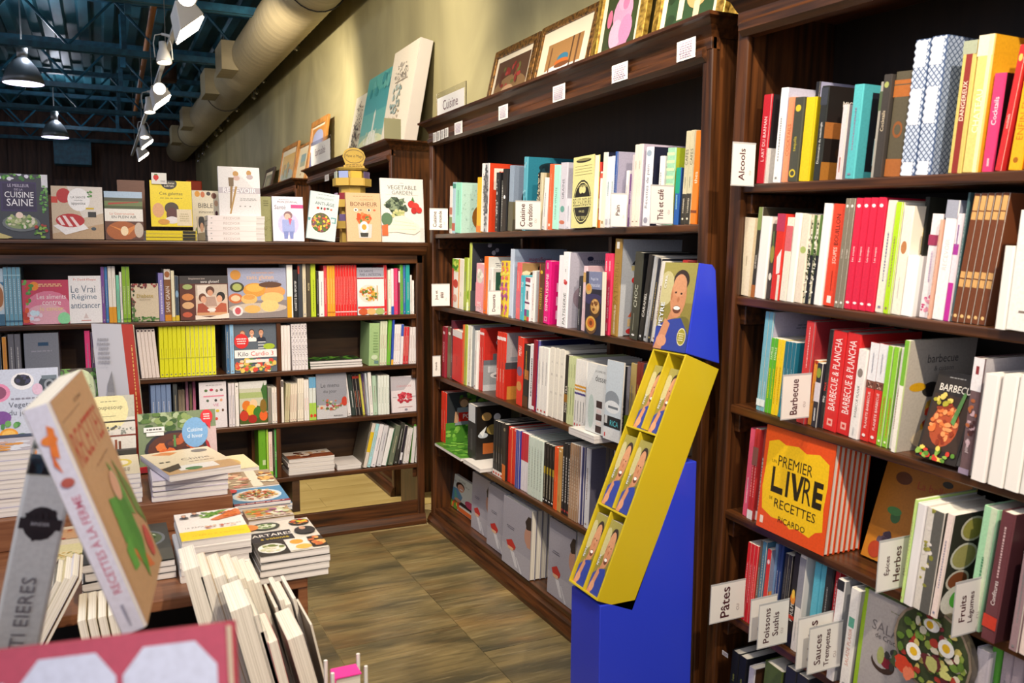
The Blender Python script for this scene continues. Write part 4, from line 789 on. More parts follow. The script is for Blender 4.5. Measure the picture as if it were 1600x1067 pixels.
spine_row(FR, HR[2], (1130, 460, KC), [
 (212, 268, 112, '7ab8c8', 'pale teal book', dict(n=2, c='b4b0c4', w=.22, a='TCuisine,.55,.55,.07,5a2a38;P.6,.85,.4,.06,2,889', s='Q.2,.2,.2,e8f0f4;R0,.05,1,.12,e8f4f4')),
 (270, 318, 296, '5cba2e', 'green family book with yellow lettering', dict(n=2, s='VFAMILLE,.8,.5,f4f4d8,.24;Q.4,.4,.5,d8d820')),
 (320, 366, 306, 'f4d21c', 'yellow family book', dict(n=2, s='Q.4,.5,.4,c89a18')),
 (370, 444, 320, '1f7088', 'petrol blue book', dict(n=3, s='Q.45,.4,.3,a0ccd8;G0,0,1,.3,1,.0,2f90a4')),
 (498, 560, 176, 'cf3a3c', 'red barbecue book', dict(c='a83038', w=.2, s='VLA TRUCHE,.35,.35,f4e0e0,.24;Q.75,.4,.15,f0c0c0;R.93,0,1,1,b08888')),
 (562, 598, 452, 'eda03c', 'orange-gold slim book', dict(s='Q.5,.3,.2,8a5a18;E.5,.98,.3,.03,b03a20')),
 (600, 638, 470, '33313c', 'dark photo barbecue book', dict(s='R0,.4,1,.7,d8d0d8;Q.2,.2,.4,e8e8e8;E.5,.85,.4,.08,8a9a3a')),
 (640, 668, 238, '252426', 'black grill book with red word', dict(s='VBBQ,.3,.55,f0f0ec,.12;VMAX,.43,.55,e03428,.12', c='8a8c96', w=.22)),
 (670, 860, 240, 'd42a2c', 'thick red barbecue book with white capitals', dict(n=2, w=.22, s='VBARBECUE & PLANCHA,.57,.5,f8ecea,.72;R.3,.05,.7,.12,f0b0a8;R.4,.07,.6,.1,d42a2c')),
 (862, 922, 372, 'efeae6', 'white grill recipe book', dict(s='VBARBECUE PLAISIR,.42,.26,3a3030,.5;E.5,.74,.3,.05,8a8078;Q.08,.1,.3,ccc')),
 (925, 1044, 325, 'd8322c', 'red and white planet barbecue book', dict(n=2, s='R0,.62,1,1,ecebee;R0,.54,1,.62,7a4a3c;K.5,.58,.4,.03,10,.1,c8a898,3a2018;VPLANETE BARBECUE,.32,.28,f8e8e4,.44;Q.8,.2,.2,99a;E.5,.06,.2,.016,f4e4e0')),
 (1046, 1128, 350, '8ccc34', 'lime green barbecue book', dict(n=2, s='Q.3,.4,.35,c8883a;E.5,.05,.2,.012,f4f4d0;R.85,0,1,1,c8e890')),
 (1131, 1162, 362, 'f3ede4', 'white slim cookbook', dict(s='Q.4,.4,.25,c09a80')),
 (1164, 1192, 312, 'd8e8a8', 'white and lime barbecue book', dict(c='cfc6b8', w=.24, b=.0, s='R0,.6,1,1,7ab838;R0,0,1,.6,f6f0e4', a='Tbarbecue,.52,.83,.075,3a3634,.75;T& cuisson,.55,.74,.045,5a5450;E.4,.55,.13,.07,33312e;E.2,.58,.12,.04,e8b020;K.6,.3,.35,.24,24,.08,d8402a,e8b840,f0d8a8,a83018;E.4,.1,.2,.08,f0dcb8')),
], R3, 'books on the right bookcase', 3.5)
KD = 3.556
face(FR, HR[2], (1350, 480, KD), 282, 505, 372, .03, '2a2522', 'black barbecue cookbook with grilled chicken cover, right bookcase third shelf', 'R0,0,1,1,29231f;P.5,.94,.5,.02,1,999;TBARBECUE,.55,.82,.08,ece6dc,.85;R.05,.12,.95,.74,3a2a20;E.48,.4,.34,.24,a84a28;K.48,.42,.34,.22,40,.07,d8743a,8a3418,e8945a;G.62,.45,.75,.8,.82,.78,.72,.42,5a8a4a;K.3,.68,.2,.06,8,.06,a8a030,d8c060;K.5,.07,.45,.07,26,.06,5a8a30,e8d060,c83a28,8ab048', tilt=17, back=-.005, hard=True)
spine_row(FR, HR[2], (1350, 480, KD), [
 (524, 582, 272, '6c5558', 'rotisserie book with photo spine', dict(b=-.01, s='R0,.72,1,1,ece8ea;R.3,.86,.6,.93,8a2a30;K.5,.45,.4,.2,24,.2,b0643c,4a2a2c,c8a8b0;Vpintade,.25,.4,e8d8dc,.25;R0,0,1,.05,9a8aa0', c='c8c4c8')),
 (588, 668, 362, 'f7f1ec', 'thick white slipcased book', dict(b=-.03, s='')),
 (682, 768, 366, 'f9f5ee', 'second thick white book', dict(b=-.03, s='')), (772, 855, 368, 'fbf7ef', 'third thick white book', dict(b=-.03, s='')), (858, 960, 368, 'f8f4ec', 'fourth thick white book at the frame edge', dict(b=-.03, s='')),
], R3, 'books on the right bookcase', 3)
spine_row(FR, HR[3], (1130, 640, KC), [
 (120, 158, 116, 'e45a78', 'pink slim book', dict(s='Q.3,.3,.25,f8d8e0')),
 (160, 196, 120, 'c23434', 'red slim book with white foot', dict(n=2, s='R0,0,1,.1,e8e4e4;Q.5,.5,.4,f0a0a0;R0,.6,1,.8,8a5a50')),
 (198, 226, 122, '8a3a3c', 'dark red photo slim book', dict(s='R0,0,1,.1,ece8e4;Q.4,.6,.4,a8c0b8')),
], R4, 'books on the right bookcase', 3.5)
PREM = 'R0,0,1,1,e4501c;G.06,.84,.2,.88,.32,.85,.5,.87,.62,.83,.8,.86,.94,.8,.95,.6,.93,.4,.95,.2,.86,.17,.78,.1,.6,.13,.5,.1,.38,.15,.22,.14,.06,.19,.03,.4,.05,.6,f1c219;TUN,.17,.67,.03,3a2a10;TPREMIER,.48,.69,.1,241c0e,.5;G.16,.62,.2,.62,.2,.44,.34,.44,.34,.38,.16,.38,241c0e;R.38,.38,.42,.62,241c0e;G.44,.62,.5,.62,.55,.46,.58,.62,.63,.62,.57,.38,.52,.38,241c0e;TR,.69,.5,.24,241c0e,.12;G.77,.62,.9,.62,.9,.57,.82,.57,.82,.53,.9,.53,.9,.47,.82,.47,.82,.44,.9,.44,.9,.38,.77,.38,241c0e;TDE,.18,.32,.025,3a2a10;TRECETTES,.54,.29,.085,241c0e,.6;TRICARDO,.52,.15,.055,241c0e,.4;R.05,.05,.1,.12,f0d8c8'
face(FR, HR[3], (1130, 640, KC), 228, 694, 100, .018, 'd84a1c', 'orange and yellow first recipe book on the right bookcase', PREM, tilt=4, back=-.01, hard=True, copies=6)
face(FR, HR[3], (1100, 560, KB), 782, 1190, 492, .022, 'd8c478', 'orange floral cookbook leaning at an angle, right bookcase fourth shelf', 'R0,0,1,1,b8741c;E.25,.82,.1,.06,6a3a14;TLa belle,.6,.8,.07,b84a24,.5;Ttable,.55,.64,.07,b84a24,.4;Tau soleil,.62,.5,.05,b84a24,.4;E.28,.45,.06,.06,3a6a3a;E.25,.5,.09,.04,4a8a48;E.75,.88,.06,.03,3a3424;E.4,.16,.2,.1,a05a3a;E.4,.16,.14,.07,c88a6a;K.3,.22,.15,.06,14,.04,3a3040,5a4a5a;E.7,.2,.15,.1,8a5a4a;E.15,.1,.08,.08,a83a1c', tilt=17, back=.085)
KE = 3.556
spine_row(FR, HR[3], (1350, 700, KE), [
 (200, 212, 272, 'c8e88a', 'lime-backed white book', dict(b=-.05, l=4, w=.2)),
 (214, 264, 290, 'e8e4e4', 'white volume in the spice group', dict(s='', b=-.05, l=4, w=.2)),
 (266, 362, 312, 'ddd6cc', 'thick herb book with dark spine photo', dict(b=-.05, l=4, s='R.45,0,1,1,5f5e5a;K.4,.6,.25,.4,16,.12,a8a048,8a8a3a,e8e0d8', c='5a5852')),
 (366, 402, 345, 'f0dcd4', 'white-spined spice jar book', dict(b=-.05, l=5, c='33302a', w=.16, a='E.45,.84,.26,.12,d8d0c0;E.45,.84,.22,.1,a8a050;E.35,.58,.28,.13,d8d4c8;E.35,.58,.24,.11,b0a868;E.3,.35,.24,.1,d8cfc4;E.3,.35,.2,.08,8a4a2c;E.4,.15,.38,.16,ece8e4;E.42,.16,.22,.1,5ab848;R.7,.3,.98,.7,a8a080')),
 (556, 640, 302, 'a8dcb0', 'mint herb book', dict(b=-.02, l=4, s='R.5,0,.9,1,d0e0c0;Q.4,.4,.2,5a9a70')),
 (644, 720, 330, '6a3a40', 'maroon confit book', dict(b=-.04, l=4, c='45242a', w=.2, s='Q.7,.4,.2,d8b8b8;VConfitures,.38,.3,f4e8e4,.3;R0,.1,1,.2,c83a28', a='E.6,.7,.25,.14,a8242c;TLes,.3,.88,.04,d8c890;TConserves,.5,.55,.04,d8c890')),
 (800, 850, 560, 'a08488', 'mauve book', dict(b=-.03)), (854, 960, 360, 'f2dcd0', 'cream book at the frame edge', dict(b=-.03, l=3)),
], R4, 'books on the right bookcase', 3)
spine_row(FR, HR[3], (1350, 700, KE), [(316, 352, 190, '7a1c2c', 'dark red book behind the spice books', dict(n=2, b=.18, l=0, w=.13, s='R0,.8,1,1,b8b4b8'))], R4, None, 0)
KF = 4.32
spine_row(FR, HR[4], (1100, 820, KF), [
 (244, 312, 102, 'dc2a2c', 'red pasta book', dict(n=3, s='Q.5,.5,.3,f0a0a0')),
 (314, 334, 90, '6a5e4c', 'khaki slim book'), (336, 362, 96, '4a7a94', 'slate-blue slim book'),
 (364, 392, 146, 'd8302c', 'red pasta book with orange cover', dict(c='e89a48', w=.2, s='VPATES,.35,.4,f8e4e0,.2;E.5,.85,.3,.03,f0d0d0', a='R0,.5,1,1,8a90a8;E.5,.3,.3,.2,f0d8b0')),
 (420, 440, 110, '7a9ac0', 'pale blue book', dict(b=.03)), (442, 478, 112, '28407a', 'navy pizza book', dict(n=2, b=.03)),
 (480, 528, 175, '211e22', 'black pizza book', dict(n=2, s='VPIZZA,.3,.5,f0ece8,.18;Q.7,.3,.3,666')),
 (530, 570, 170, '1f1b1c', 'black octopus book with flames', dict(s='VPOULPE,.38,.5,f0ece8,.2;E.5,.52,.4,.06,e88a28;E.5,.57,.25,.05,f4c848;R0,.3,1,.34,c8341c')),
 (572, 612, 166, 'e4dfdc', 'white fish book', dict(s='R0,.45,1,.95,8c8c96;Q.2,.2,.2,aaa')),
 (655, 742, 228, '58b4cc', 'aqua fish book', dict(n=2, s='Q.3,.3,.3,e8c890;R0,0,1,.4,7ac4d4')),
 (744, 790, 256, '26272a', 'black seafood book', dict(s='Q.6,.4,.3,888;E.5,.3,.3,.03,88a')), (792, 820, 262, 'c22430', 'red sauce book'),
 (822, 868, 345, 'ece8e8', 'white herb book', dict(c='9fa0a4', w=.2, b=-.01, s='R0,.9,1,1,2a2a30', a='E.4,.8,.14,.06,5a7a48;E.4,.4,.2,.08,5a8a48')),
 (908, 970, 402, 'eeeae6', 'white cantaloupe book with green and red words', dict(c='b0aaac', w=.22, b=-.01, s='VSALADE PLAISIR,.42,.35,c87a60,.42;R.2,.62,.8,.72,5aa890;E.5,.05,.2,.012,aaa')),
], R5, 'books on the right bookcase', 3.5)
face(FR, HR[4], (1330, 860, 5.156), 4, 470, 305, .02, '93b828', 'grey salad book with lime spine facing out, right bookcase fifth shelf', 'R0,0,1,1,a29c9c;R0,0,.07,1,8cb024;P.6,.9,.25,.02,1,776;TSALADES,.6,.72,.09,6a6468,.8;Tde Cruciveris,.55,.64,.045,4a4448,.7;E.45,.42,.2,.09,3a2a24;E.42,.46,.16,.09,a29c9c;E.5,.44,.09,.05,7a1f30;E.4,.48,.06,.08,9aa060;K.62,.5,.12,.08,12,.05,3a3a3a,4a5a3a', tilt=4, back=-.01, hard=True)
salad = Art(.204, .204)
salad.run('E.5,.5,.5,.5,8a7a6a;E.5,.5,.47,.47,3f4a30;K.5,.5,.42,.42,90,.05,6a8a3a,8aa048,a83a30,c8b868,5a7a30,d8d0b8,7a2f38;E.3,.4,.1,.1,f2efe8;E.3,.4,.05,.05,e8b828;E.7,.62,.1,.1,f2efe8;E.7,.62,.05,.05,e8b828;E.5,.8,.1,.07,f2efe8;E.48,.8,.045,.045,e8b828;K.25,.2,.12,.1,8,.08,c8402a,e07a5a;K.6,.35,.2,.1,6,.09,6a2f34,c8c878')
sb = FR.sh(1452, 1017, -.03); so_ = FR.pt(sb[0], -.03, sb[1])
rd = empty('round_salad_book', mtx(so_, FR.S, FR.U, -FR.D), 'round die-cut salad book with eggs on the cover, right bookcase fifth shelf', 'book')
MB().lathe([(.001, 0), (.102, 0), (.102, .02), (.001, .02)], 40).obj('cover', M_COVER, rd, Matrix.Translation((0, 0, -.027)), col='5a5244')
obj('cover_print', salad.mesh('cover_print'), None, rd, Matrix.Translation((-.102, -.102, -.006)))
spine_row(FR, HR[4], (1330, 860, 5.156), [(890, 1000, 760, 'c8c0c8', 'white vegetable book low at right', dict(b=-.0, s='R0,.5,1,.7,889;E.5,.4,.3,.05,333')), (1010, 1090, 745, '58a838', 'green vegetable book low at right', dict(b=.02)), (1094, 1260, 770, 'b8a8b0', 'mauve vegetable book low at right', dict(n=2, b=.02))], R5, 'books on the right bookcase', 2)
spine_row(FR, HR[5], (1100, 820, KF), [
 (150, 250, 830, '1f2126', 'black book with pale lettering', dict(n=2, b=-.0, s='VLapin,.6,.3,b8c060,.3', l=3)),
 (262, 300, 940, 'd0ccd4', 'white and brown photo book', dict(c='4a2f20', w=.22, b=-.02, a='G0,.5,.8,1,1,1,.2,.3,7a6a5c')), (360, 480, 900, '5a6a30', 'olive book', dict(b=.0, c='2c2e34')), (490, 640, 930, '2a2c34', 'slate book', dict(n=2, b=0))], R6, 'books on the right bookcase', 3)
# ================================================================== LOW BOOKCASE
L0, L1, L2, L3, L4 = 'on top of the low bookcase', 'low bookcase top shelf', 'low bookcase second shelf', 'low bookcase third shelf', 'low bookcase bottom shelf'
C5, C6, C7, C2, C3 = (0, 400, 4.444), (340, 400, 4.7), (340, 560, 4.444), (0, 240, 4.444), (320, 240, 4.444)
GB = 'books on the low bookcase'
spine_row(FB, HBk[0], C5, [(40, 160, 78, '6ea6c0', 'light blue health book', dict(n=4, s='Q.5,.6,.3,d8e8f0;R0,.06,1,.09,3a6a88;R0,.85,1,.87,a8d0e0'))], L1, GB)
face(FB, HBk[0], C5, -110, 38, 90, .02, '5a98b8', 'pale blue cover with plate photo at the left frame edge, low bookcase top shelf', 'R0,0,1,1,b8cede;R0,.7,1,.76,3a78a0;E.8,.5,.25,.25,d8d0c8;E.8,.5,.18,.18,a86a3a;R0,0,1,.2,3a6a88', tilt=3, back=.01)
face(FB, HBk[0], C5, 163, 488, 172, .022, 'b8203a', 'magenta food cover with orange slice, low bookcase top shelf', 'R0,0,1,1,c03858;E.55,.35,.5,.4,d87a98;E.5,.2,.45,.25,e0a8b8;E.26,.86,.1,.1,ea8a2a;K.1,.75,.12,.3,14,.05,4a8a3a,6aa84a,c83a2a;TLes aliments,.62,.62,.11,f6e8ec,.62;Tcontre,.62,.48,.1,f6e8ec,.4;Tle cancer,.62,.35,.1,f0d890,.5;P.6,.88,.55,.08,2,f0c890;E.88,.12,.14,.14,8ad8a0;K.3,.15,.2,.12,8,.06,c8e0f0,e8d0e0;K.06,.3,.08,.25,6,.07,d85a2a,b8301c', tilt=5, back=.01)
face(FB, HBk[0], C5, 488, 713, 142, .018, 'e8e4e8', 'white diet book with red and blue title, low bookcase top shelf', 'R0,0,1,1,efecee;TPr David Khayat,.5,.915,.06,d0503c,.85;TLe Vrai,.44,.72,.15,5a6a7c,.75;TRégime,.47,.545,.15,4a6a84,.86;Tanticancer,.5,.375,.12,3c5a78,.9;G.42,.1,.5,.22,.58,.1,d8c8c8;R.35,.05,.65,.065,c86a5a', tilt=4, back=.01)
spine_row(FB, HBk[0], C5, [
 (714, 738, 76, '7a4c98', 'purple book'), (739, 760, 76, '3f7fc0', 'blue book'),
 (762, 815, 72, 'f2ece2', 'white book with orange foot', dict(n=2, s='R0,0,1,.28,e8a028;Q.7,.2,.2,c8b8a8')),
 (817, 840, 134, '7ad0ae', 'mint slim book'), (842, 857, 112, 'f4efe8', 'thin white book'), (859, 914, 74, '8cba2c', 'apple-green book', dict(n=2, s='Q.4,.5,.25,e8f0c0;R0,.05,1,.07,4a7a1c'))], L1, GB)
face(FB, HBk[0], C5, 920, 1108, 196, .015, '6a5a44', 'cream cookbook framed with painted berries and leaves, low bookcase top shelf', 'R0,0,1,1,d8c8ac;K.5,.95,.5,.06,30,.05,7a2a2c,a83a3c,4a2a24;K.05,.6,.06,.35,20,.05,6a4a3a,8a3a34,3a4a24;K.5,.06,.5,.06,30,.05,3a6a2a,5a8a3a;K.05,.2,.05,.2,12,.05,3a6a2a,5a7a3a;TDiabete,.5,.68,.1,b8a048,.6;P.5,.58,.4,.03,1,a89878', tilt=4, back=.01)
spine_row(FB, HBk[0], C5, [
 (1110, 1148, 118, '8f86c8', 'lavender book', dict(s='Q.5,.7,.4,e8e0f4')), (1150, 1196, 92, 'e8ddd0', 'brown book with white capitals', dict(s='R0,.12,1,.8,8a5a34;VSANS GRAIN,.42,.6,f4ece0,.5;R0,0,1,.12,e0901c;E.5,.9,.4,.06,a8683a')),
 (1198, 1222, 102, 'f2eac8', 'cream slim book', dict(s='R0,0,1,.08,e0c030')), (1224, 1250, 140, '3c4a5c', 'slate book with yellow foot', dict(s='R0,0,1,.12,e0c030;E.5,.6,.4,.08,8ab0d0'))], L1, GB)
face(FB, HBk[0], C5, 1256, 1592, 142, .02, '6a2d1c', 'brown gluten free cover with two children cooking, low bookcase top shelf', 'R0,0,1,1,5c2a1c;R0,.82,1,1,3a3434;TSimplement bon,.35,.93,.05,d8c8c0,.5;Tsans gluten!,.62,.86,.08,f0e8e4,.45;R.32,.08,.98,.8,dcc4b0;R.32,.55,.98,.8,c8b8a8;R.36,.5,.62,.78,e8dcd0;E.62,.66,.09,.1,5a3424;E.62,.61,.06,.07,d89a78;G.5,.3,.76,.3,.72,.52,.54,.52,b89888;E.46,.5,.08,.1,6a3a20;E.48,.46,.06,.08,e0a888;G.34,.16,.36,.36,.46,.38,.58,.26,.6,.16,a84a34;E.84,.52,.09,.11,1c1614;E.81,.47,.06,.08,e0a888;G.96,.16,.95,.36,.84,.38,.72,.26,.7,.16,b85a3a;G.34,.16,.96,.16,.96,.1,.34,.1,d8a070;E.64,.22,.09,.04,f0e8e0;E.16,.75,.1,.06,a8b870;E.16,.52,.12,.08,d88a4a;E.16,.33,.12,.08,e0b080;E.14,.12,.1,.06,c85a3a;G.3,.1,.6,.05,1,.14,1,.02,.3,.0,f0e0d0', tilt=4, back=.01)
face(FB, HBk[0], C6, 86, 512, 92, .025, 'c8742a', 'lavender gluten free cover with bread rolls, low bookcase top shelf', 'R0,0,1,1,9aa0bc;R0,0,1,.35,8a8080;E.13,.86,.09,.1,c88a30;TLe nouveau pain,.6,.9,.06,d89a60,.5;Tsans gluten,.55,.8,.11,e0b078,.6;P.7,.73,.4,.03,1,667;E.45,.56,.2,.14,d8983a;E.45,.6,.15,.08,e8b050;E.8,.52,.18,.12,dc9a58;E.72,.66,.2,.06,5a3a28;E.15,.62,.12,.1,3a3a24;E.15,.62,.08,.07,a8b060;E.12,.4,.12,.1,c86a3a;E.12,.4,.08,.06,e8c8a0;E.35,.38,.14,.1,e0b870;E.35,.42,.1,.05,d89a48;E.75,.4,.2,.11,e8c078;E.5,.2,.5,.1,c8b8a8;E.4,.18,.14,.08,e0b060;E.7,.24,.16,.12,ecc880;E.15,.15,.09,.1,e8e0e0;E.15,.15,.05,.07,c8505a', tilt=4, back=.01)
spine_row(FB, HBk[0], C6, [
 (515, 560, 66, 'f0ede6', 'white book with amber foot', dict(s='R0,0,.75,.4,eca820;R.75,0,.95,.12,f0f0f0')),
 (562, 594, 100, '1c1c1e', 'black sports book with white capitals', dict(s='VCASSETTE DU SPORTIF,.45,.5,f2f2f2,.62')),
 (596, 630, 52, '3a3e46', 'charcoal book', dict(s='R0,.8,.4,.95,a83a2a')), (632, 658, 52, 'd4c8aa', 'cream-beige book'), (660, 690, 44, '4d4435', 'dark brown sleep book', dict(s='VALLITES,.55,.4,e8d8a0,.3')),
 (692, 730, 58, 'bcd02a', 'lime yellow book', dict(s='Q.4,.6,.25,6a7a18')), (731, 748, 112, '2a2826', 'thin black book'), (750, 788, 112, 'f2ece8', 'white book'),
 (780, 808, 70, 'd83848', 'rose-red spine book', dict(s='Q.5,.5,.2,f4d0d0')), (809, 868, 70, 'f0a21e', 'orange-yellow book', dict(n=3, s='Q.5,.5,.2,fae0a0;R0,.07,1,.09,c07010')),
 (870, 1030, 66, 'dc2222', 'bright red book', dict(n=8, s='Q.5,.55,.2,f4b0b0;R0,.07,1,.09,f0d0d0'))], L1, GB)
face(FB, HBk[0], C6, 1032, 1226, 88, .02, 'c8c8d0', 'white pasta plate cover with grey title band, low bookcase top shelf', 'R0,0,1,1,ece8e8;R0,.8,1,1,9a9cac;TLA SANTÉ,.35,.93,.06,3a3c4c,.6;TPAR L INTESTIN,.5,.85,.055,3a3c4c,.8;R0,.76,1,.79,a02040;E.42,.45,.38,.19,e0d8d0;K.42,.45,.33,.15,50,.06,d8a840,c86a30,5a7a30,e8d088;R.72,.3,.76,.62,c8a878;R0,.14,1,.18,d83a3a;E.2,.07,.18,.07,c85a30;E.5,.07,.17,.07,e0b070;E.82,.07,.17,.07,a8b870', tilt=3, back=.01)
spine_row(FB, HBk[0], C6, [
 (1228, 1252, 66, 'd42a34', 'cherry red book'), (1256, 1276, 104, 'f0ead8', 'ivory book'), (1278, 1298, 94, 'e8e4e8', 'white book with blue foot', dict(s='R0,0,1,.18,2a5ab8')),
 (1300, 1330, 90, 'dc3a6e', 'pink book'), (1331, 1343, 94, '8a2a4a', 'maroon slim book', dict(s='R0,.7,1,.95,e8e0e0')), (1345, 1368, 66, '5aae3a', 'leaf-green book'), (1369, 1385, 68, '3a6ab0', 'cobalt slim book'), (1386, 1416, 66, '22a09a', 'teal book'), (1418, 1430, 140, 'e4e2e0', 'white short book'), (1431, 1446, 180, 'ece8e4', 'shortest white book')], L1, GB)
# second shelf
spine_row(FB, HBk[1], C5, [
 (-40, 20, 560, '3a4a5c', 'dark blue book', dict(n=2)), (30, 60, 565, 'd8902a', 'amber book at the left'), (70, 160, 545, '6a6a74', 'grey book', dict(n=2)),
 (180, 430, 540, '7b7f8c', 'grey-blue boxed book', dict(s='R.4,.75,.7,.82,2a4a6a;P.5,.65,.7,.05,1,99a')), (600, 640, 520, 'd83a78', 'pink book behind the soup covers', dict()), (644, 700, 530, '4a3a5a', 'plum book behind the soup covers', dict(n=2)),
 (985, 1112, 512, 'efe0d8', 'pinkish white recipe booklet', dict(n=5, l=-4, s='E.5,.97,.3,.02,5a4a48')),
 (1115, 1300, 482, 'e6e61c', 'yellow slim guide', dict(n=6, s='Q.45,.2,.2,b8b020;R0,.35,1,.37,c8c830;E.5,.05,.2,.01,777')), (1302, 1506, 480, 'e9e81e', 'yellow slim guide on the right half', dict(n=7, s='Q.45,.2,.2,b8b020;R0,.35,1,.37,c8c830;E.5,.05,.2,.01,777'))], L2, GB)
spine_row(FB, HBk[1], C6, [(70, 96, 505, '3f6a92', 'dark blue slim book'), (98, 128, 502, '8ec0e6', 'sky-blue slim book')], L2, GB)
face(FB, HBk[1], C6, 130, 438, 500, .015, '4a5a6a', 'fitness cookbook with three people and red seal, low bookcase second shelf', 'R0,0,1,1,5c6672;H.2,.78,.08,d8a080,8a5a30,e0d8d4;H.42,.8,.08,d8a080,3a2418,f4f0ec;H.64,.8,.08,d09878,3a3430,2c3040;R.56,.48,.74,.5,ddd;R.56,.54,.74,.56,ddd;R.56,.6,.74,.62,ddd;E.17,.64,.17,.15,dc2a2a;P.17,.64,.24,.14,3,f4e4e4;R0,.3,1,.46,f4f0ee;TKilo,.2,.38,.09,4a4a54,.3;TCardio 3,.65,.38,.09,d8503c,.55;E.82,.52,.14,.06,a8c030;K.5,.14,.5,.14,60,.06,e07a4a,e8c860,6a9a3a,d84a3a,f0d8b0;R.25,.2,.8,.26,f0e8e0', tilt=3, back=.01)
spine_row(FB, HBk[1], C6, [(472, 540, 512, 'f0e8e4', 'white coil notebook', dict(n=3, s='Q.5,.3,.15,caa')), (552, 668, 500, 'e8e2e4', 'spiral recipe notebook', dict(n=5, l=-1, s='K.5,.5,.4,.48,50,.2,b8b0b8,f4f0f4,887f88'))], L2, GB)
fs = lambda u, h, d=0.: FB.s(u, d, h)
flat(FB, HBk[1], fs(486, HBk[1]), fs(567, HBk[1]), .02, .2, .014, '6a7068', 'flat green-topped gardening magazine pile, low bookcase second shelf', 'R0,0,1,1,2c3426;K.5,.5,.5,.5,60,.06,3a7a2a,6aa83a,22301c', 3, spine='R0,0,1,1,2c3426;R.2,.05,.8,.35,6ab83a;R.2,.45,.8,.65,e8e8e8;R.2,.7,.8,.95,4a7a3a')
spine_row(FB, HBk[1], C6, [
 (1112, 1190, 494, '9ebe84', 'sage green folder', dict(l=2, s='P.6,.55,.5,.5,8,7a9a64;E.5,.2,.3,.06,c8d8b8;R.5,.05,.9,.12,688')), (1192, 1244, 480, 'd4dcc0', 'pale green slim book', dict(n=3, l=2)), (1246, 1272, 468, '72b83a', 'green slim book', dict(l=3)), (1274, 1290, 470, '2a4ab0', 'blue slim book', dict(l=3, s='R0,0,1,.12,e8b030')),
 (1292, 1340, 505, 'ece8ea', 'white slim booklet', dict(n=3, l=3)), (1342, 1362, 502, '3a5ab8', 'blue-topped slim book', dict(l=3, s='R0,0,1,.7,e8e4e8')), (1364, 1404, 522, 'cc2f3a', 'red slim book pair', dict(n=2, l=3)), (1408, 1476, 524, 'e4dede', 'white pamphlet', dict(n=4, l=3))], L2, GB)
# third shelf
spine_row(FB, HBk[2], (180, 590, 5.61), [
 (325, 505, 70, '7a90b8', 'blue-spined open topped book', dict(n=4, s='Q.5,.3,.2,e8e8f0')), (520, 560, 60, '44484a', 'dark slim book', dict()), (562, 620, 110, '8a7a6a', 'taupe booklet', dict(n=2, b=.11)), (628, 652, 36, 'b87a98', 'pink-mauve slim book', dict(b=.11)), (660, 684, 60, '6a5a4a', 'brown slim book', dict(b=.11)), (690, 716, 36, 'c86a94', 'pink slim book', dict(b=.11))], L3, GB)
flat(FB, HBk[2], fs(283, HBk[2]), fs(307, HBk[2]), .01, .1, .012, 'd8ccb0', 'gold-edged booklets lying flat under the pink books, low bookcase', None, 4)
face(FB, HBk[2], (180, 590, 5.61), 748, 985, 50, .02, 'd8d0d8', 'white cover with rows of food icons, low bookcase third shelf', 'R0,0,1,1,e4dee4;P.55,.93,.6,.03,1,999;E.25,.82,.06,.03,5a7a4a;E.45,.83,.07,.03,c83a5a;E.65,.81,.05,.03,8a7a6a;E.82,.82,.06,.03,6a6a6a;R.15,.68,.9,.71,e08aa0;E.3,.6,.05,.03,5a6a5a;E.6,.6,.05,.03,3a3a3a;E.8,.6,.05,.03,e0a080;TVIE,.6,.5,.06,d07aa0,.5;E.35,.38,.07,.03,e8b840;E.65,.37,.07,.03,e0c840;E.85,.38,.04,.03,6a4a3a;E.3,.2,.08,.03,8a8a4a;E.6,.2,.06,.03,d85a4a', tilt=3, back=.01)
spine_row(FB, HBk[2], C7, [(82, 126, 175, 'e0d8dc', 'lilac-white book', dict(n=2)), (128, 154, 172, 'f2ece8', 'white book with small mark', dict(s='E.5,.92,.2,.02,555;Q.8,.1,.2,caa'))], L3, GB)
face(FB, HBk[2], C7, 158, 350, 168, .015, '5a6a34', 'fruit heap cover with pineapple and oranges, low bookcase third shelf', 'R0,0,1,1,c8c8b0;R0,.62,1,.75,a8b878;R0,.84,1,1,d8d8d4;R.85,.3,1,.9,4a6a3a;G.78,.8,.9,.98,.86,.7,1,.95,1,.6,.85,.6,3a6a2a;E.5,.15,.55,.3,4a5a20;E.25,.45,.16,.12,e07a28;E.5,.48,.14,.11,f0c8a0;E.42,.34,.18,.13,e8b828;E.15,.22,.16,.12,c83a24;E.65,.28,.17,.13,3a7a2a;E.85,.2,.15,.12,e8662a;E.45,.14,.16,.1,a8281c;E.85,.42,.12,.16,8a6a24;R0,0,1,.03,d8d0c8', tilt=3, back=.01)
spine_row(FB, HBk[2], C7, [
 (356, 380, 202, '8a8a80', 'grey booklet'), (382, 420, 205, 'eee6dc', 'ivory booklet', dict(n=2)), (446, 466, 152, 'eee8e0', 'white book with dark top', dict(s='R.2,.84,.8,.98,4a4040')),
 (468, 500, 176, 'c8c09a', 'khaki booklet', dict(n=2, l=3)), (502, 552, 178, 'e8dcc8', 'beige booklet', dict(n=3, l=2)), (554, 600, 142, 'efe6d4', 'cream booklet', dict(n=3, l=1)), (602, 640, 150, 'efeae4', 'white yogurt booklet', dict(n=2, s='Q.4,.3,.2,d86a5a')), (642, 690, 132, 'dce4e0', 'white book with blue top and green foot', dict(n=2, s='R0,.75,1,1,6aa8d0;R0,0,1,.4,a8d050;E.6,.1,.4,.04,d83a2a'))], L3, GB)
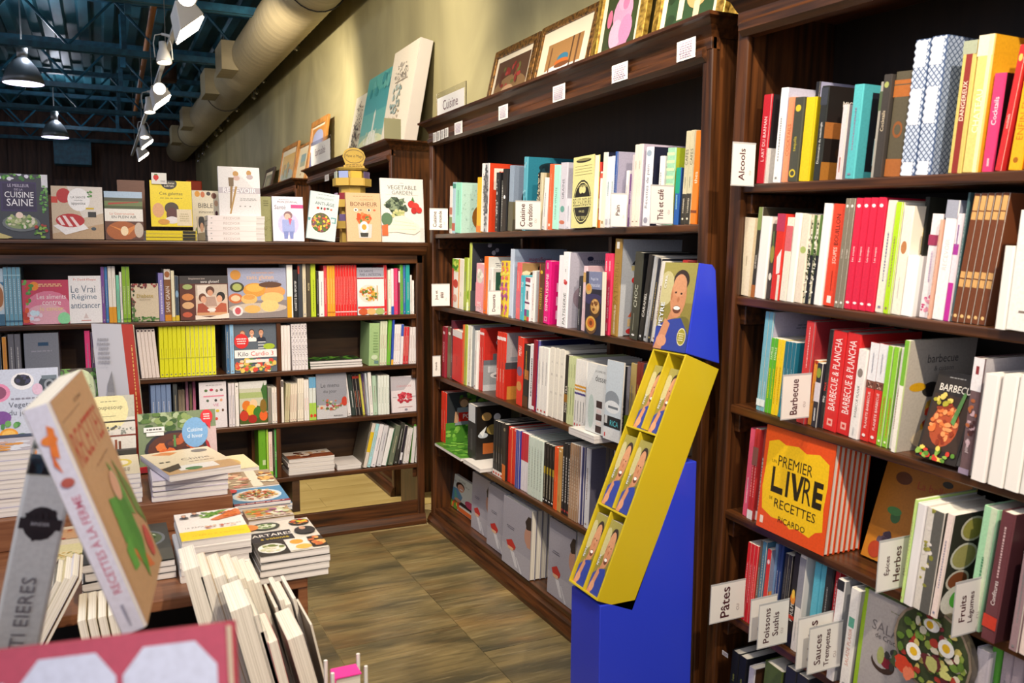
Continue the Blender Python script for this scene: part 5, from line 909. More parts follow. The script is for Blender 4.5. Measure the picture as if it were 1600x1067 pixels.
face(FB, HBk[2], C7, 692, 900, 104, .018, '7a7c86', 'grey vegetable cover with handwritten title, low bookcase third shelf', 'R0,0,1,1,9496a0;R0,0,1,.3,c4c4c8;TLe menu,.45,.72,.09,44464e,.6;Tdu jour,.45,.58,.09,44464e,.5;K.4,.3,.42,.12,46,.04,7a9a5a,c86a4a,d8c8a8,5a6a3a,a84a4a;E.92,.36,.1,.1,c0402c;P.7,.06,.3,.03,1,555', tilt=3, back=.01)
spine_row(FB, HBk[2], C7, [
 (904, 932, 108, 'ecebee', 'white leaning book', dict(l=-6, b=.05)), (934, 962, 112, '33413e', 'dark green book', dict(l=-6, b=.05, s='Q.4,.4,.3,ddd')), (964, 1010, 112, '1f1c1f', 'black leaning book', dict(n=2, l=-6, b=.05, s='Q.4,.4,.3,c87a5a;R0,.9,1,.96,b83a2a')), (1012, 1026, 110, 'd8d050', 'yellow thin leaning book', dict(l=-6, b=.05)), (1028, 1046, 108, '503060', 'violet leaning book', dict(l=-6, b=.05)),
 (1048, 1060, 102, 'c8d0d8', 'pale thin book', dict(l=-4)), (1062, 1086, 98, 'f0eee8', 'white slim book', dict(l=-3)), (1088, 1116, 122, 'b4d0b8', 'pale mint book', dict(l=-2)), (1118, 1196, 122, 'e4ece4', 'white-green book', dict(n=4, s='Q.5,.4,.2,8a9a8a'))], L3, GB)
face(FB, HBk[2], C7, 1212, 1388, 132, .02, 'd0c8d0', 'white cover with red meat drawing, low bookcase third shelf', 'R0,0,1,1,e0d8dc;G0,.6,.5,.62,.9,.95,.5,1,0,1,b8b4bc;TCARNIVORE,.5,.72,.055,c8848c,.7;K.5,.4,.3,.14,40,.06,c83a4a,d85a64,a82838;R.05,.42,.2,.43,444;R.8,.42,.95,.43,444;R.25,.14,.8,.15,c08080;E.55,.07,.06,.03,889', tilt=6, back=.02)
# bottom shelf
spine_row(FB, HBk[3], C7, [
 (292, 346, 494, '6aa826', 'green slim cookbook', dict(s='R.5,.28,.9,.38,c8d8a8;Q.7,.1,.1,4a8a1c')), (348, 360, 492, 'b8e050', 'lime thin book'), (362, 390, 512, 'efd8cc', 'pinkish white book', dict(s='R0,0,1,.15,8ac83a;Q.5,.5,.3,c89a8a')), (392, 402, 500, '3a3428', 'thin dark book'), (404, 428, 490, '4cae4a', 'bright green book', dict(s='VCUISINE,.45,.5,e8f4e0,.4')), (430, 438, 545, 'e8a832', 'thin amber book')], L4, GB)
flat(FB, HBk[3], fs(453, HBk[3]), fs(525, HBk[3]), .03, .2, .022, 'd8d0c8', 'white paperbacks lying flat with brown cover, low bookcase bottom shelf', 'R0,0,1,1,e8dcd0;R0,0,1,.5,8a4a2c;K.5,.5,.4,.3,14,.08,d8a878,5a3020,f0e0d0', 4, rot=1, jit=.004, spine='R0,0,1,1,e8e0d8')
flat(FB, HBk[3], fs(529, HBk[3]), fs(567, HBk[3]), .03, .22, .03, 'e8e0dc', 'single white book lying flat beside the leaning books, low bookcase bottom shelf')
spine_row(FB, HBk[3], C7, [
 (1000, 1012, 450, '5a5448', 'olive-grey leaning book', dict(l=13)), (1014, 1040, 455, 'dcd2c8', 'yellow-topped leaning book', dict(l=13, s='R0,.35,1,.8,e0c028')), (1042, 1066, 458, 'a4dce4', 'aqua leaning book', dict(l=13)), (1068, 1100, 462, 'e8e4e8', 'white leaning book', dict(l=13)), (1102, 1140, 470, 'd4d4d8', 'grey-white leaning book', dict(l=12)), (1142, 1180, 490, 'ececec', 'white leaning softcover', dict(l=14, s='R.8,0,1,1,3a6a4a')), (1182, 1220, 470, '6a7460', 'olive photo leaning book', dict(l=13)), (1224, 1254, 450, '3a3a34', 'dark leaning book', dict(l=12)), (1256, 1282, 470, '2a2430', 'black leaning book', dict(l=11, s='R.2,.1,.8,.3,e8e8f0')), (1284, 1330, 490, 'e0dcdc', 'white bent booklet', dict(n=2, l=9)), (1332, 1362, 460, '5a9a3a', 'green-topped leaning book', dict(l=6, s='R0,0,1,.95,dcd8d8')), (1364, 1396, 460, 'e4e0dc', 'white upright leaning book', dict(l=4)), (1398, 1426, 490, 'eae8e8', 'white end booklet', dict(l=2))], L4, GB)
# ---- on top
HT = 1.632
face(FB, HT, C2, -20, 348, 140, .02, '2a2a3a', 'dark cover with salad bowl and white capitals, on top of the low bookcase at left', 'R0,0,1,1,3c4048;R.1,.42,.78,.88,3a2e58;R.14,.45,.76,.85,302648;TLE MEILLEUR,.44,.82,.045,c8c0d8,.4;TDE LA,.44,.76,.03,c8c0d8,.2;TCUISINE,.45,.68,.09,f0eef4,.55;TSAINE,.46,.56,.11,f0eef4,.5;K.45,.97,.5,.06,24,.04,3a7a34,6aa84a,dde;R.88,.8,1,1,d8d8e0;K.92,.62,.08,.22,24,.03,4a8a3a,78b060;E.47,.24,.36,.13,6a7074;E.47,.25,.31,.1,8a9a6a;K.47,.27,.28,.1,40,.04,5a8a3a,c8c8a0,a8b878,e0d8c8;E.44,.36,.07,.05,f0d8c8;K.85,.12,.14,.1,14,.04,4a7a34,8ab048,a83a30;G0,.1,.3,.02,.2,0,0,0,c8b878', tilt=6, back=.0, hard=True)
face(FB, HT, C2, 368, 725, 228, .022, 'e4dcd4', 'wood-look cover with sliced tomato and white circle, on top of the low bookcase', 'R0,0,1,1,c8b49c;G0,0,1,0,1,.3,0,.1,b89a78;G.3,1,1,1,1,.5,.6,.4,dcd4cc;E.24,.82,.14,.14,b8242a;R0,.68,.12,.8,c83a2a;E.53,.75,.22,.22,f4f2f2;TLA SANTÉ,.52,.8,.05,4a4a4a,.34;Tcuisinée,.52,.74,.03,4a4a4a,.3;Tappetite,.52,.67,.065,3a3a3a,.34;K.75,.86,.06,.06,14,.02,3a7a34,5a9a44;R.66,.57,.82,.6,d8b820;R.7,.42,.86,.52,2a2a2c;G.02,.25,.25,.08,.7,.2,.5,.4,ece8e8;E.35,.35,.28,.13,b82028;G.2,.44,.26,.44,.4,.24,.32,.24,f0d8d8;G.34,.42,.4,.42,.54,.24,.47,.24,f0d8d8;G.1,.38,.15,.42,.25,.26,.18,.26,f0d8d8;E.8,.2,.05,.03,3a4a54', tilt=7, back=.0, hard=False)
face(FB, HT, C2, 830, 1020, 185, .02, '7a5038', 'plain brown book behind the picnic cover, on top of the low bookcase', 'R0,0,1,1,7a5240', tilt=4, back=.23, hard=True)
face(FB, HT, C2, 735, 1000, 265, .02, 'd8d0b8', 'picnic landscape cover with grilled meat, on top of the low bookcase', 'R0,0,1,1,ece8e0;R0,.66,1,1,6a7a4a;R0,.86,1,1,a8c0d8;R0,.8,1,.87,4a4a38;G.1,.72,.9,.78,.9,.8,.1,.76,a83a2a;R0,.64,1,.7,44522c;TLa Gastronomie,.45,.54,.05,d88a70,.7;TEN PLEIN AIR,.5,.47,.055,5a5450,.75;R0,0,1,.38,5a3020;E.45,.18,.42,.2,a85a24;G.1,.3,.5,.2,.9,.34,.6,.1,d8843a;E.5,.18,.1,.1,f0d8b0;E.88,.2,.12,.16,c8b8a8', tilt=7, back=.0, hard=True)
zt = flat(FB, HT, fs(229, HT), fs(308, HT), .0, .2, .0165, 'f0d820', 'yellow paperbacks lying flat under the yellow bistro cover', None, 3, rot=0, jit=.003, spine='R.1,.02,.9,.28,2a2a24', sp=True)
# stack fore edges are toward the wall; the yellow spines face the aisle
face(FB, HT, C2, 1052, 1340, 185, .02, 'f0d820', 'yellow bistro cookbook with laughing person, standing on the yellow pile', 'R0,0,1,1,f2d81e;E.46,.94,.19,.13,1c1a16;TMadame,.46,.95,.05,f0e8d0,.26;TLabriski,.46,.89,.045,f0e8d0,.26;TCes galettes,.5,.71,.09,4a4218,.7;P.5,.62,.7,.03,1,8a7a20;E.18,.35,.14,.16,e0a878;E.5,.4,.17,.13,4a3a2c;E.5,.26,.13,.16,5a2a2a;E.5,.14,.16,.08,e8e0e0;R.62,.02,.98,.38,e8d8b8;P.8,.2,.25,.2,4,c8b890;E.3,.1,.14,.06,d89a3a', tilt=6, back=.02, vb=505)
cd = FB.sh(237, 283, .02)
ch = empty('card_holder', FB.M(cd[0], .035, cd[1]-.012), 'small white card with red strawberry clipped above the yellow bistro cover', 'card')
MB().box(0, 0, 0, .07, .0015, .055).obj('card', M_WHITE, ch)
prt('card_print', 'E.3,.6,.18,.25,d83a34;G.12,.6,.48,.6,.3,.25,d83a34;R.2,.8,.4,.9,4a8a34;P.75,.25,.35,.15,2,888', .07, .055, ch, mtx(V((0, -.0004, 0)), V((1, 0, 0)), V((0, 0, 1)), V((0, -1, 0))))
face(FB, HT, C2, 1346, 1530, 258, .02, 'd8ccb0', 'cream illustrated cover with nuts and vegetables, on top of the low bookcase', 'R0,0,1,1,ece2ca;E.2,.93,.1,.06,e8a030;E.4,.92,.08,.06,d87a4a;E.62,.94,.08,.04,4a3a3a;E.82,.9,.1,.06,8a5a4a;E.9,.75,.07,.06,d8b090;E.9,.55,.05,.05,5a2a34;TBIBLE,.5,.7,.09,3a342c,.55;P.5,.57,.55,.04,2,8a8070;P.45,.4,.5,.04,1,a89a80;E.88,.35,.06,.05,5a3a3a;E.2,.2,.12,.08,8a9a5a;E.5,.15,.12,.06,c89a5a', tilt=5, back=.24)
face(FB, HT, C2, 1375, 1425, 440, .015, '2a2624', 'small cover with dark haired head beside the white pile', 'R0,0,1,1,c8b8a0;E.6,.75,.45,.3,1c1816;E.62,.55,.25,.2,b88a68;G0,0,1,0,1,.35,0,.3,7a6a4a', tilt=5, back=.04)
ztr = flat(FB, HT, fs(325.5, HT), fs(414, HT), .0, .22, .0315/4*4*.82, 'efe6e4', 'thick white entertaining books piled under the gold fork cover', None, 5, jit=.002, spine='R.2,.0,.8,.0,eee')
for ob_ in [o for o in COL.objects if 'thick white entertaining books' in o.get('label', '')]:
    rt = MB().box(-.001, -.0012, .0, .24, 0, .0255).obj('spine_face', M_PAPER, ob_, Matrix.Translation((.0, .0, .0)), col='f0e6e4')
    prt('spine_print', 'TRECEVOIR,.5,.5,.5,c0b4b0,.36;R.06,.4,.09,.6,aaa', .235, .0255, ob_, mtx(V((0, -.0013, 0)), V((1, 0, 0)), V((0, 0, 1)), V((0, -1, 0))))
face(FB, HT, C3, 104, 392, 88, .03, 'e8e4e4', 'white entertaining book with gold fork cover, standing on the white pile', 'R0,0,1,1,d8d6d8;G.3,1,1,1,1,.4,.7,.7,e8e6e8;E.42,.86,.07,.055,b88a48;E.74,.88,.06,.055,b88a48;E.44,.77,.08,.05,c8a8a0;E.76,.8,.08,.05,b8a8ac;R0,.46,1,.58,b8b2bc;TRECEVOIR,.5,.52,.1,f2f0f4,.86;G.25,.15,.29,.15,.34,.6,.28,.6,8a6a3a;G.25,.6,.36,.6,.37,.78,.24,.78,6a5234;G.24,.04,.28,.04,.45,.6,.4,.6,a88448;P.7,.34,.45,.06,2,999;E.5,.2,.02,.012,888;E.62,.2,.02,.012,888;E.74,.2,.02,.012,888', tilt=7, back=.03, vb=432, hard=True)
face(FB, HT, C3, 398, 470, 300, .015, '8a8a5a', 'small sage green book behind the health journal', 'R0,0,1,1,9a9a68;P.5,.85,.6,.15,3,6a6a40;K.5,.3,.4,.3,20,.05,7a7a48', tilt=4, back=.1)
face(FB, HT, C3, 478, 692, 300, .02, 'd8d4e4', 'white health journal with blue cartoon figure, on top of the low bookcase', 'R0,0,1,1,e8e4f0;P.4,.93,.4,.02,1,99a;TMON JOURNAL,.5,.87,.06,5a5a70,.74;TSanté,.25,.76,.09,5a5a70,.36;R.6,.74,1,.82,c84a8a;E.5,.38,.34,.25,c8c4e8;E.5,.58,.14,.09,8a6a70;E.48,.55,.1,.07,e0b8a8;G.3,.2,.7,.2,.7,.48,.3,.48,9aa8e0;G.55,.35,.62,.5,.5,.52,d85a78;G.35,.05,.46,.05,.5,.22,.34,.22,7a88c8;G.54,.05,.64,.05,.66,.22,.52,.22,7a88c8', tilt=6, back=.0)
face(FB, HT, C3, 705, 905, 280, .028, 'b8ccd0', 'pale blue leaning cover with oval pot of vegetables, on top of the low bookcase', 'R0,0,1,1,ccdadc;P.55,.95,.6,.02,1,8a9a9c;TSUPERALIMENTS,.5,.87,.04,8a9a9c,.6;TANTI-ÂGE,.52,.77,.08,4a5458,.7;E.3,.66,.05,.025,c84a3a;E.42,.66,.03,.025,3a3a3a;E.53,.66,.04,.03,b83a4a;E.64,.67,.05,.02,4a5a4a;E.76,.66,.04,.02,c86a5a;R.0,.38,.12,.44,5a9aa0;R.78,.38,.96,.5,5a9aa0;R.8,.4,.92,.48,ccdadc;E.45,.36,.38,.24,e8e8e4;E.45,.36,.34,.21,5a5a34;K.45,.36,.3,.18,60,.05,c84a2a,e8c840,4a7a2a,7a4a5a,e0a050', tilt=6, back=.0, roll=8, hard=True)
face(FB, HT, C3, 990, 1228, 274, .022, 'c89a70', 'kraft brown cover with egg and salmon, on top of the low bookcase', 'R0,0,1,1,dcb48c;P.5,.93,.6,.02,1,a07a54;TALIMENTS,.6,.86,.045,b89068,.5;TBONHEUR,.52,.77,.085,5a3a24,.8;R.15,.7,.85,.704,a07a54;E.28,.65,.06,.035,f4f0ea;E.28,.65,.03,.02,5a4a3a;E.66,.65,.05,.03,f4f0ea;E.66,.65,.03,.025,3a3034;E.82,.65,.04,.02,c86a4a;E.42,.65,.04,.015,8a7a6a;G.35,.08,.7,.08,.74,.36,.32,.36,c8c8c4;E.5,.46,.2,.12,e8622c;K.5,.48,.2,.1,18,.06,f0824a,d84a1c,5a7a3a;E.5,.3,.13,.12,f4f0ec;E.5,.3,.07,.06,e89a38;G.4,.1,.6,.1,.62,.18,.38,.18,3a3a34', tilt=6, back=.0, hard=True)
face(FB, HT, C3, 1232, 1528, 172, .02, 'e0dcd4', 'large white vegetable garden cover with cabbage, right end on top of the low bookcase', 'R0,0,1,1,e4e2dc;P.5,.93,.12,.02,1,999;TVEGETABLE,.5,.86,.065,6a6a62,.72;TGARDEN,.5,.78,.06,6a6a62,.55;R.12,.74,.88,.743,8a8a80;G.1,.62,.25,.7,.4,.66,.55,.7,.5,.55,.6,.5,.45,.42,.3,.4,.2,.5,6a7a64;K.35,.56,.24,.13,50,.05,4a5a48,8a9a7c,2f3d30;K.4,.42,.15,.08,24,.04,a8b070,c8c890;G.1,.14,.3,.4,.5,.42,.85,.28,.88,.18,.75,.12,.3,.16,e8e4d0;G.2,.2,.8,.2,.8,.205,.2,.205,c8c4a8;G.25,.27,.8,.25,.8,.256,.25,.276,c8c4a8;G.3,.33,.75,.29,.75,.297,.3,.337,c8c4a8;E.12,.36,.13,.1,5a7a5a;G.0,.1,.14,.1,.14,.28,0,.26,d0683a;E.7,.6,.08,.055,c83430;E.8,.56,.09,.065,d03c34;E.76,.5,.07,.05,b82a2a;E.88,.51,.07,.05,c83430;G.7,.66,.74,.72,.78,.64,4a7a3a', tilt=5, back=.02, hard=True)
# yellow card tower behind the books
ct_ = empty('card_tower', (1.31, 4.86, 1.633), 'yellow cardboard card tower with oval header behind the kraft cover', 'card display')
M_YC = mat('yellow_card', 'c8a850', .6)
m = MB(); m.lathe([(.075, 0), (.075, .42), (.001, .42)], 8); m.obj('column', M_YC, ct_, Matrix.Rotation(.39, 4, 'Z'))
for k, z in enumerate((.08, .2, .32)):
    for a in range(8):
        an = a*math.pi/4
        T_ = Matrix.Rotation(an, 4, 'Z') @ Matrix.Translation((0, -.075, z))
        MB().box(-.038, -.028, 0, .038, -.025, .04).box(-.038, -.025, 0, -.035, 0, .04).box(.035, -.025, 0, .038, 0, .04).box(-.038, -.028, -.002, .038, 0, 0).obj('pocket', M_YC, ct_, T_)
        MB().box(-.03, -.02, .004, .03, -.017, .078).obj('greeting_card', M_PAPER, ct_, T_, col=['b0a0c8', 'c8b0d0', '8a2a34', '5a8a5a', 'c8d0c0', '9aa8d8', 'e0b040', '6a5a8a'][(a+k*3) % 8])
MB().prism([(-.06, 0), (.06, 0), (.06, .02), (.05, .025), (.066, .07), (.055, .1), (.03, .116), (0, .122), (-.03, .116), (-.055, .1), (-.066, .07), (-.05, .025), (-.06, .02)], 'y', -.002, .002).obj('header', M_YC, ct_, Matrix.Translation((0, -.05, .41)))
prt('header_print', 'E.5,.6,.44,.32,3a2a3a;E.5,.6,.42,.295,c8a850;TMane in Mage,.5,.6,.17,2a2030,.74;P.5,.18,.8,.14,2,6a5430', .13, .12, ct_, mtx(V((-.065, -.0525, .41)), V((1, 0, 0)), V((0, 0, 1)), V((0, -1, 0))))
MB().lathe([(.085, 0), (.095, .012), (.07, .018), (.001, .018)], 16).obj('foot', M_YC, ct_, Matrix.Translation((0, 0, .405)))
MB().lathe([(.001, 0), (.06, 0), (.065, .01), (.05, .02), (.001, .02)], 16).obj('base', M_GLASS, ct_)
# ================================================================== pictures, canvases, signs
def picture(fr, yy0, yy1, zt, hb, dpt, label, fcol, art, mat_w=.0, fw=.045, canvas=False, db=.235, dtop=.325, name='framed_picture', th_=.03):
    s0, s1 = fr.O.y-yy0, fr.O.y-yy1
    a = math.atan2(dtop-db, zt-hb); h = (zt-hb)/math.cos(a); w = s1-s0
    X = fr.S; Y = fr.U*math.cos(a)+fr.D*math.sin(a); Z = X.cross(Y)
    r = empty(name, mtx(fr.pt(s0, db, hb+.001+th_*math.sin(a))-Z*th_*0, X, Y, Z), label, 'painting' if canvas else 'picture', None)
    if canvas:
        MB().box(0, 0, -th_, w, h, 0).obj('canvas', M_PAPER, r, bev=.003, col=fcol); prt('painting_print', art, w, h, r, None)
    else:
        for q in (((0, 0), (w, 0), (w-fw, fw), (fw, fw)), ((w, 0), (w, h), (w-fw, h-fw), (w-fw, fw)), ((w, h), (0, h), (fw, h-fw), (w-fw, h-fw)), ((0, h), (0, 0), (fw, fw), (fw, h-fw))):
            m = MB(); m.v = [(x, y, z) for z in (-th_, 0) for x, y in q]; m.v[4] = (*q[0], -.004); m.v[5] = (*q[1], -.004)
            m.f = [(0, 1, 2, 3)[::-1], (4, 5, 6, 7), (0, 1, 5, 4), (1, 2, 6, 5), (2, 3, 7, 6), (3, 0, 4, 7)]
            m.obj('frame_side', M_GILT[fcol], r, bev=.003)
        MB().box(fw, fw, -th_+.004, w-fw, h-fw, -.012).obj('mount_board', M_PAPER, r, col='e8dcc0')
        iw = mat_w; prt('picture_print', art, w-2*fw-2*iw, h-2*fw-2*iw, r, Matrix.Translation((fw+iw, fw+iw, -.0118)))
    return r
M_GILT = {'gold': noise_mat('gilt', '7a5a1c', 'd8b050', (9, 9, 9), 5, .3, .1), 'brown': noise_mat('brown_gilt', '3a2414', 'a8783a', (9, 9, 9), 6, .35, .1), 'oak': noise_mat('oak_frame', '9a6424', 'c88a3c', (3, 3, 9), 3, .45, .03), 'dark': noise_mat('dark_frame', '2a1a10', '4a3220', (3, 3, 9), 3, .4, .03)}
for k in ('gold', 'brown'): M_GILT[k].node_tree.nodes['Principled BSDF'].inputs['Metallic'].default_value = .5
picture(FM, 4.46, 3.92, 2.68, 2.302, 0, 'picture of red roses in a brown and gold frame, leftmost above the Cuisine bookcase', 'brown', 'R0,0,1,1,5a3d2a;E.5,.3,.5,.3,8a6a44;E.5,.15,.4,.14,b8946a;K.45,.6,.35,.28,26,.05,8a2a24,a83a34,5a2a1c,6a6a34;E.45,.24,.2,.14,c8a07a', .03)
picture(FM, 3.9, 3.34, 2.685, 2.302, 0, 'winter bird picture with wide white mount, second above the Cuisine bookcase', 'brown', 'R0,0,1,1,a87c48;R0,0,1,.25,e0dcd4;E.4,.22,.35,.12,ece8e4;R.7,.1,.74,1,5a4028;R.85,.1,.9,1,6a4a30;R.1,.2,.14,.9,7a5434;E.5,.48,.16,.14,3a7a98;E.48,.38,.2,.1,c86a2c;E.5,.3,.22,.07,7a4a28', .075, .035)
picture(FM, 3.315, 2.92, 2.83, 2.302, 0, 'pink rose picture in a bright gold frame above the Cuisine bookcase', 'gold', 'R0,0,1,1,37421f;K.5,.5,.5,.5,20,.12,2a3418,4a5a28,3a4a20;G.4,.0,.75,.0,.85,.35,.3,.3,c890b0;E.55,.52,.3,.2,d898b8;E.58,.68,.22,.14,dcA4c0;E.62,.62,.1,.08,c078a0;E.15,.5,.08,.1,c86a8a;E.4,.3,.2,.16,e0b0c8;E.7,.32,.2,.16,c888b0'.replace('dcA4c0', 'dca4c0'), .03)
picture(FM, 2.86, 2.42, 2.80, 2.302, 0, 'picture of two pale mushrooms in a gold frame, rightmost above the Cuisine bookcase', 'gold', 'R0,0,1,1,2f4a2a;K.5,.4,.5,.4,16,.12,3f5a34,24381c;E.3,.62,.24,.2,e0c090;E.65,.5,.26,.24,d0a068;R.26,.2,.38,.5,e8d8b8;R.6,.1,.72,.34,d8c0a0;E.62,.56,.16,.12,e0b888', .03)
picture(FM, 2.40, 2.16, 2.7, 2.302, 0, 'small gilt picture squeezed beside the near bookcase cornice', 'gold', 'R0,0,1,1,5a6a4a', .01)
picture(FA, 7.3, 6.9, 2.86, 2.272, 0, 'cream canvas with dark speckled tree, leftmost of the three canvases', 'e4dcc4', 'K.5,.5,.32,.4,160,.02,3a3030,5a4a44,8a4a3a,c8b8a0;K.5,.35,.2,.3,100,.025,2a2424,4a3a34;K.6,.1,.3,.08,30,.02,a83a34,8a7a5a', canvas=True, name='canvas', th_=.04, db=.24, dtop=.36)
picture(FA, 6.8, 6.12, 2.92, 2.272, 0, 'turquoise canvas with white castle shape, middle of the three canvases', '6a7a5a', 'R0,0,1,1,8fb8a4;R0,.3,1,1,62b0aa;R0,.55,1,1,4aa0a4;R0,.8,1,1,58a8a0;E.5,.08,.6,.2,d8dca8;G.2,.1,.8,.1,.6,.32,.4,.32,e0e4cc;R.47,.3,.53,.5,e4e8d8;R.36,.1,.42,.3,eceadc;R.58,.1,.64,.3,eceadc;G.46,.5,.54,.5,.5,.58,e4e8d8;K.5,.2,.3,.14,40,.02,f0f0e4,c8d8b8;K.5,.85,.45,.1,20,.05,6ab4ac,3f9498'.replace('castle', ''), canvas=True, name='canvas', th_=.06, db=.2, dtop=.33)
picture(FA, 6.05, 5.5, 2.97, 2.272, 0, 'tall white canvas with grey abstract marks, rightmost of the three canvases', 'd4ccc4', 'R0,0,1,1,e6dcc8;K.45,.72,.25,.14,80,.02,b8b0a4,8a8478,d0c8b8;R.25,.66,.75,.668,a89c8c;K.4,.5,.2,.16,50,.025,9ab0ac,88a09c,c8ccc0;K.45,.25,.25,.2,40,.02,c0a888,d8c8b0', canvas=True, name='canvas', th_=.09, db=.17, dtop=.3)
picture(FC, 10.45, 9.55, 2.76, 2.242, 0, 'yellow landscape in a thin gold frame, left above the farthest bookcase', 'oak', 'R0,0,1,1,d8a838;E.5,.2,.5,.25,a8b0a0;E.5,.75,.5,.3,e0b848;R.6,.3,.66,.6,3a3a34;K.4,.4,.3,.3,20,.06,b88a28,8a9a6a', .06, .05)
picture(FC, 9.5, 8.95, 2.69, 2.242, 0, 'pale picture with small blue view, middle above the farthest bookcase', 'oak', 'R0,0,1,1,ecdcb4;R.25,.45,.8,.85,8aa8a8;R.25,.45,.8,.6,a8b090;E.5,.2,.06,.04,c08040', .03, .03)
picture(FC, 8.9, 8.2, 2.86, 2.242, 0, 'blue doorway picture in an orange frame, right above the farthest bookcase', 'oak', 'R0,0,1,1,c88a3a;R.05,.02,.45,.7,7a86c0;R.55,.02,.95,.7,7a86c0;E.5,.75,.42,.2,a8b0d8;R.1,.4,.4,.65,c8cce0;R.6,.4,.9,.65,c8cce0', .02, .06)
picture(FC, 11.6, 11.0, 2.6, 2.242, 0, 'grey-green framed picture half hidden by the fork cover book', 'dark', 'R0,0,1,1,7a7a5a;E.5,.5,.3,.3,a8a078', .04)
def sign(fr, s0, s1, d, h, hh, txt, label, lo=.02):
    r = empty('sign', fr.M(s0, d, h), label, 'sign'); w = s1-s0
    MB().box(-.015, 0, 0, w+.02, .004, hh+.03).obj('acrylic_holder', M_GLASS, r)
    MB().box(0, -.0015, .002, w, -.0005, hh).obj('card', M_WHITE, r)
    prt('lettering', 'T%s,.5,.6,.42,5a2436,.88' % txt, w, hh, r, mtx(V((0, -.0017, .002)), V((1, 0, 0)), V((0, 0, 1)), V((0, -1, 0))))
sign(FM, 4.61-4.56, 4.61-4.17, .02, 2.301, .125, 'Cuisine', 'white sign reading Cuisine on top of the bookcase corner')
sign(FA, .08, .75, .0, 2.271, .19, 'Spiritualité', 'pale white sign with faded lettering above the bookcase beyond')
bk_ = empty('blank_card', FA.M(2.28, .02, 2.271), 'small blank grey card standing at the corner before the tall white canvas', 'card'); MB().box(-.001, -.05, 0, .001, .06, .14).obj('card', M_PAPER, bk_, col='8a8868')
# notices and tags on the frieze
def notice(fr, crop, u0, u1, v0, v1, label, art, d=-.033, rot=0):
    ox, oy, k = crop; s0, h1 = fr.sh(ox+u0/k, oy+v0/k, d); s1, h0 = fr.sh(ox+u1/k, oy+v1/k, d)
    s1 = fr.sh(ox+u1/k, oy+v0/k, d)[0]; h0 = fr.sh(ox+u0/k, oy+v1/k, d)[1]
    r = empty('notice', fr.M(s0, d, h0), label, 'notice', 'notices on the bookcase frieze'); w, h = s1-s0, h1-h0
    MB().box(0, -.0012, 0, w, 0, h).obj('paper', M_WHITE, r)
    prt('notice_print', art, w, h, r, mtx(V((0, -.0014, 0)), V((1, 0, 0)), V((0, 0, 1)), V((0, -1, 0))))
kc = (660, 0, 3.075)
for i, q in enumerate(((155, 192, 592, 650), (367, 411, 513, 580), (628, 686, 418, 494), (912, 987, 318, 402), (1225, 1313, 205, 300))):
    notice(FM, kc, *q, ['first small notice on the Cuisine frieze, at its far end', 'second notice on the Cuisine frieze', 'middle notice on the Cuisine frieze', 'fourth notice on the Cuisine frieze', 'largest notice on the Cuisine frieze, at its near end'][i], 'P.5,.5,.8,.8,7,b8a8c0')
for i, q in enumerate(((52, 68, 640, 685), (72, 86, 632, 678), (90, 104, 626, 670), (108, 124, 618, 662))):
    notice(FM, kc, *q, ['barcode strip nearest the far post of the Cuisine frieze', 'second barcode strip on the Cuisine frieze', 'third barcode strip on the Cuisine frieze', 'barcode strip next to the first small notice'][i], 'R.1,.1,.2,.9,777;R.3,.1,.35,.9,777;R.45,.1,.6,.9,888;R.7,.1,.75,.9,777;R.85,.1,.9,.9,888')
notice(FR, (1100, 734, 3.2), 93, 122, 900, 922, 'tiny price sticker on the near bookcase post', 'P.5,.5,.7,.6,2,a88', -.014)
notice(FA, (400, 80, 4.444), 478, 506, 862, 905, 'small white tag on the frieze beyond the card tower', 'P.5,.5,.7,.6,3,caa')
# shelf flags standing out from the shelf edge
M_SLV = mat('sleeve_plastic', 'b8b8b8', .15)
def flag(fr, hs, crop, u0, u1, v0, v1, lines, label, big=None):
    ox, oy, k = crop; d1 = -.004
    h0 = hs-.03; s = fr.s(ox+u1/k, d1, hs+.02); hb = fr.h(oy+v1/k, s, -.03); ht = fr.h(oy+v0/k, s, -.03); d0 = fr.d(ox+u0/k, s, (hb+ht)/2); d0 = max(d0, d1-.14)
    r = empty('shelf_flag', mtx(fr.pt(s, d0, hb), fr.D, fr.U, fr.D.cross(fr.U)), label, 'shelf label', 'white category flags on the shelf edges'); w, h = d1-d0, ht-hb
    MB().box(0, 0, -.0006, w, h, .0006).obj('card', M_WHITE, r)
    MB().box(-.002, h, -.0006, w+.001, h+.005, .0006).box(-.002, -.003, -.0006, w+.001, 0, .0006).box(-.002, 0, -.0006, 0, h, .0006).obj('sleeve_edge', M_SLV, r)
    a = Art(w, h); n = len(lines)
    for i, t in enumerate(lines): a.text(t, (.42 if n == 1 else .27+.3*i), .5, .26 if n == 1 else .2, '4a1a22', .84, True, .012)
    a.text('CU', .8, .3, .08, '9a8484', .2, True)
    obj('flag_print', a.mesh('flag_print'), None, r, Matrix.Translation((0, 0, .0008)))
flag(FM, HM[0], (660, 200, K), 66, 226, 725, 905, ['Cuisine', 'du monde'], 'white flag reading Cuisine du monde at the top shelf end')
flag(FM, HM[0], (660, 200, K), 832, 1052, 660, 900, ['Cuisine', 'de tradition'], 'white flag reading Cuisine de tradition on the top shelf')
flag(FM, HM[0], (860, 190, K), 540, 676, 650, 932, ['Pain'], 'white flag reading Pain on the top shelf')
flag(FM, HM[0], (860, 190, K), 895, 1092, 580, 905, ['Thé et café'], 'white flag reading Thé et café on the top shelf')
flag(FM, HM[1], (670, 350, K), 28, 186, 540, 725, ['Jus et', '##'], 'white flag reading Jus et with a blacked out line')
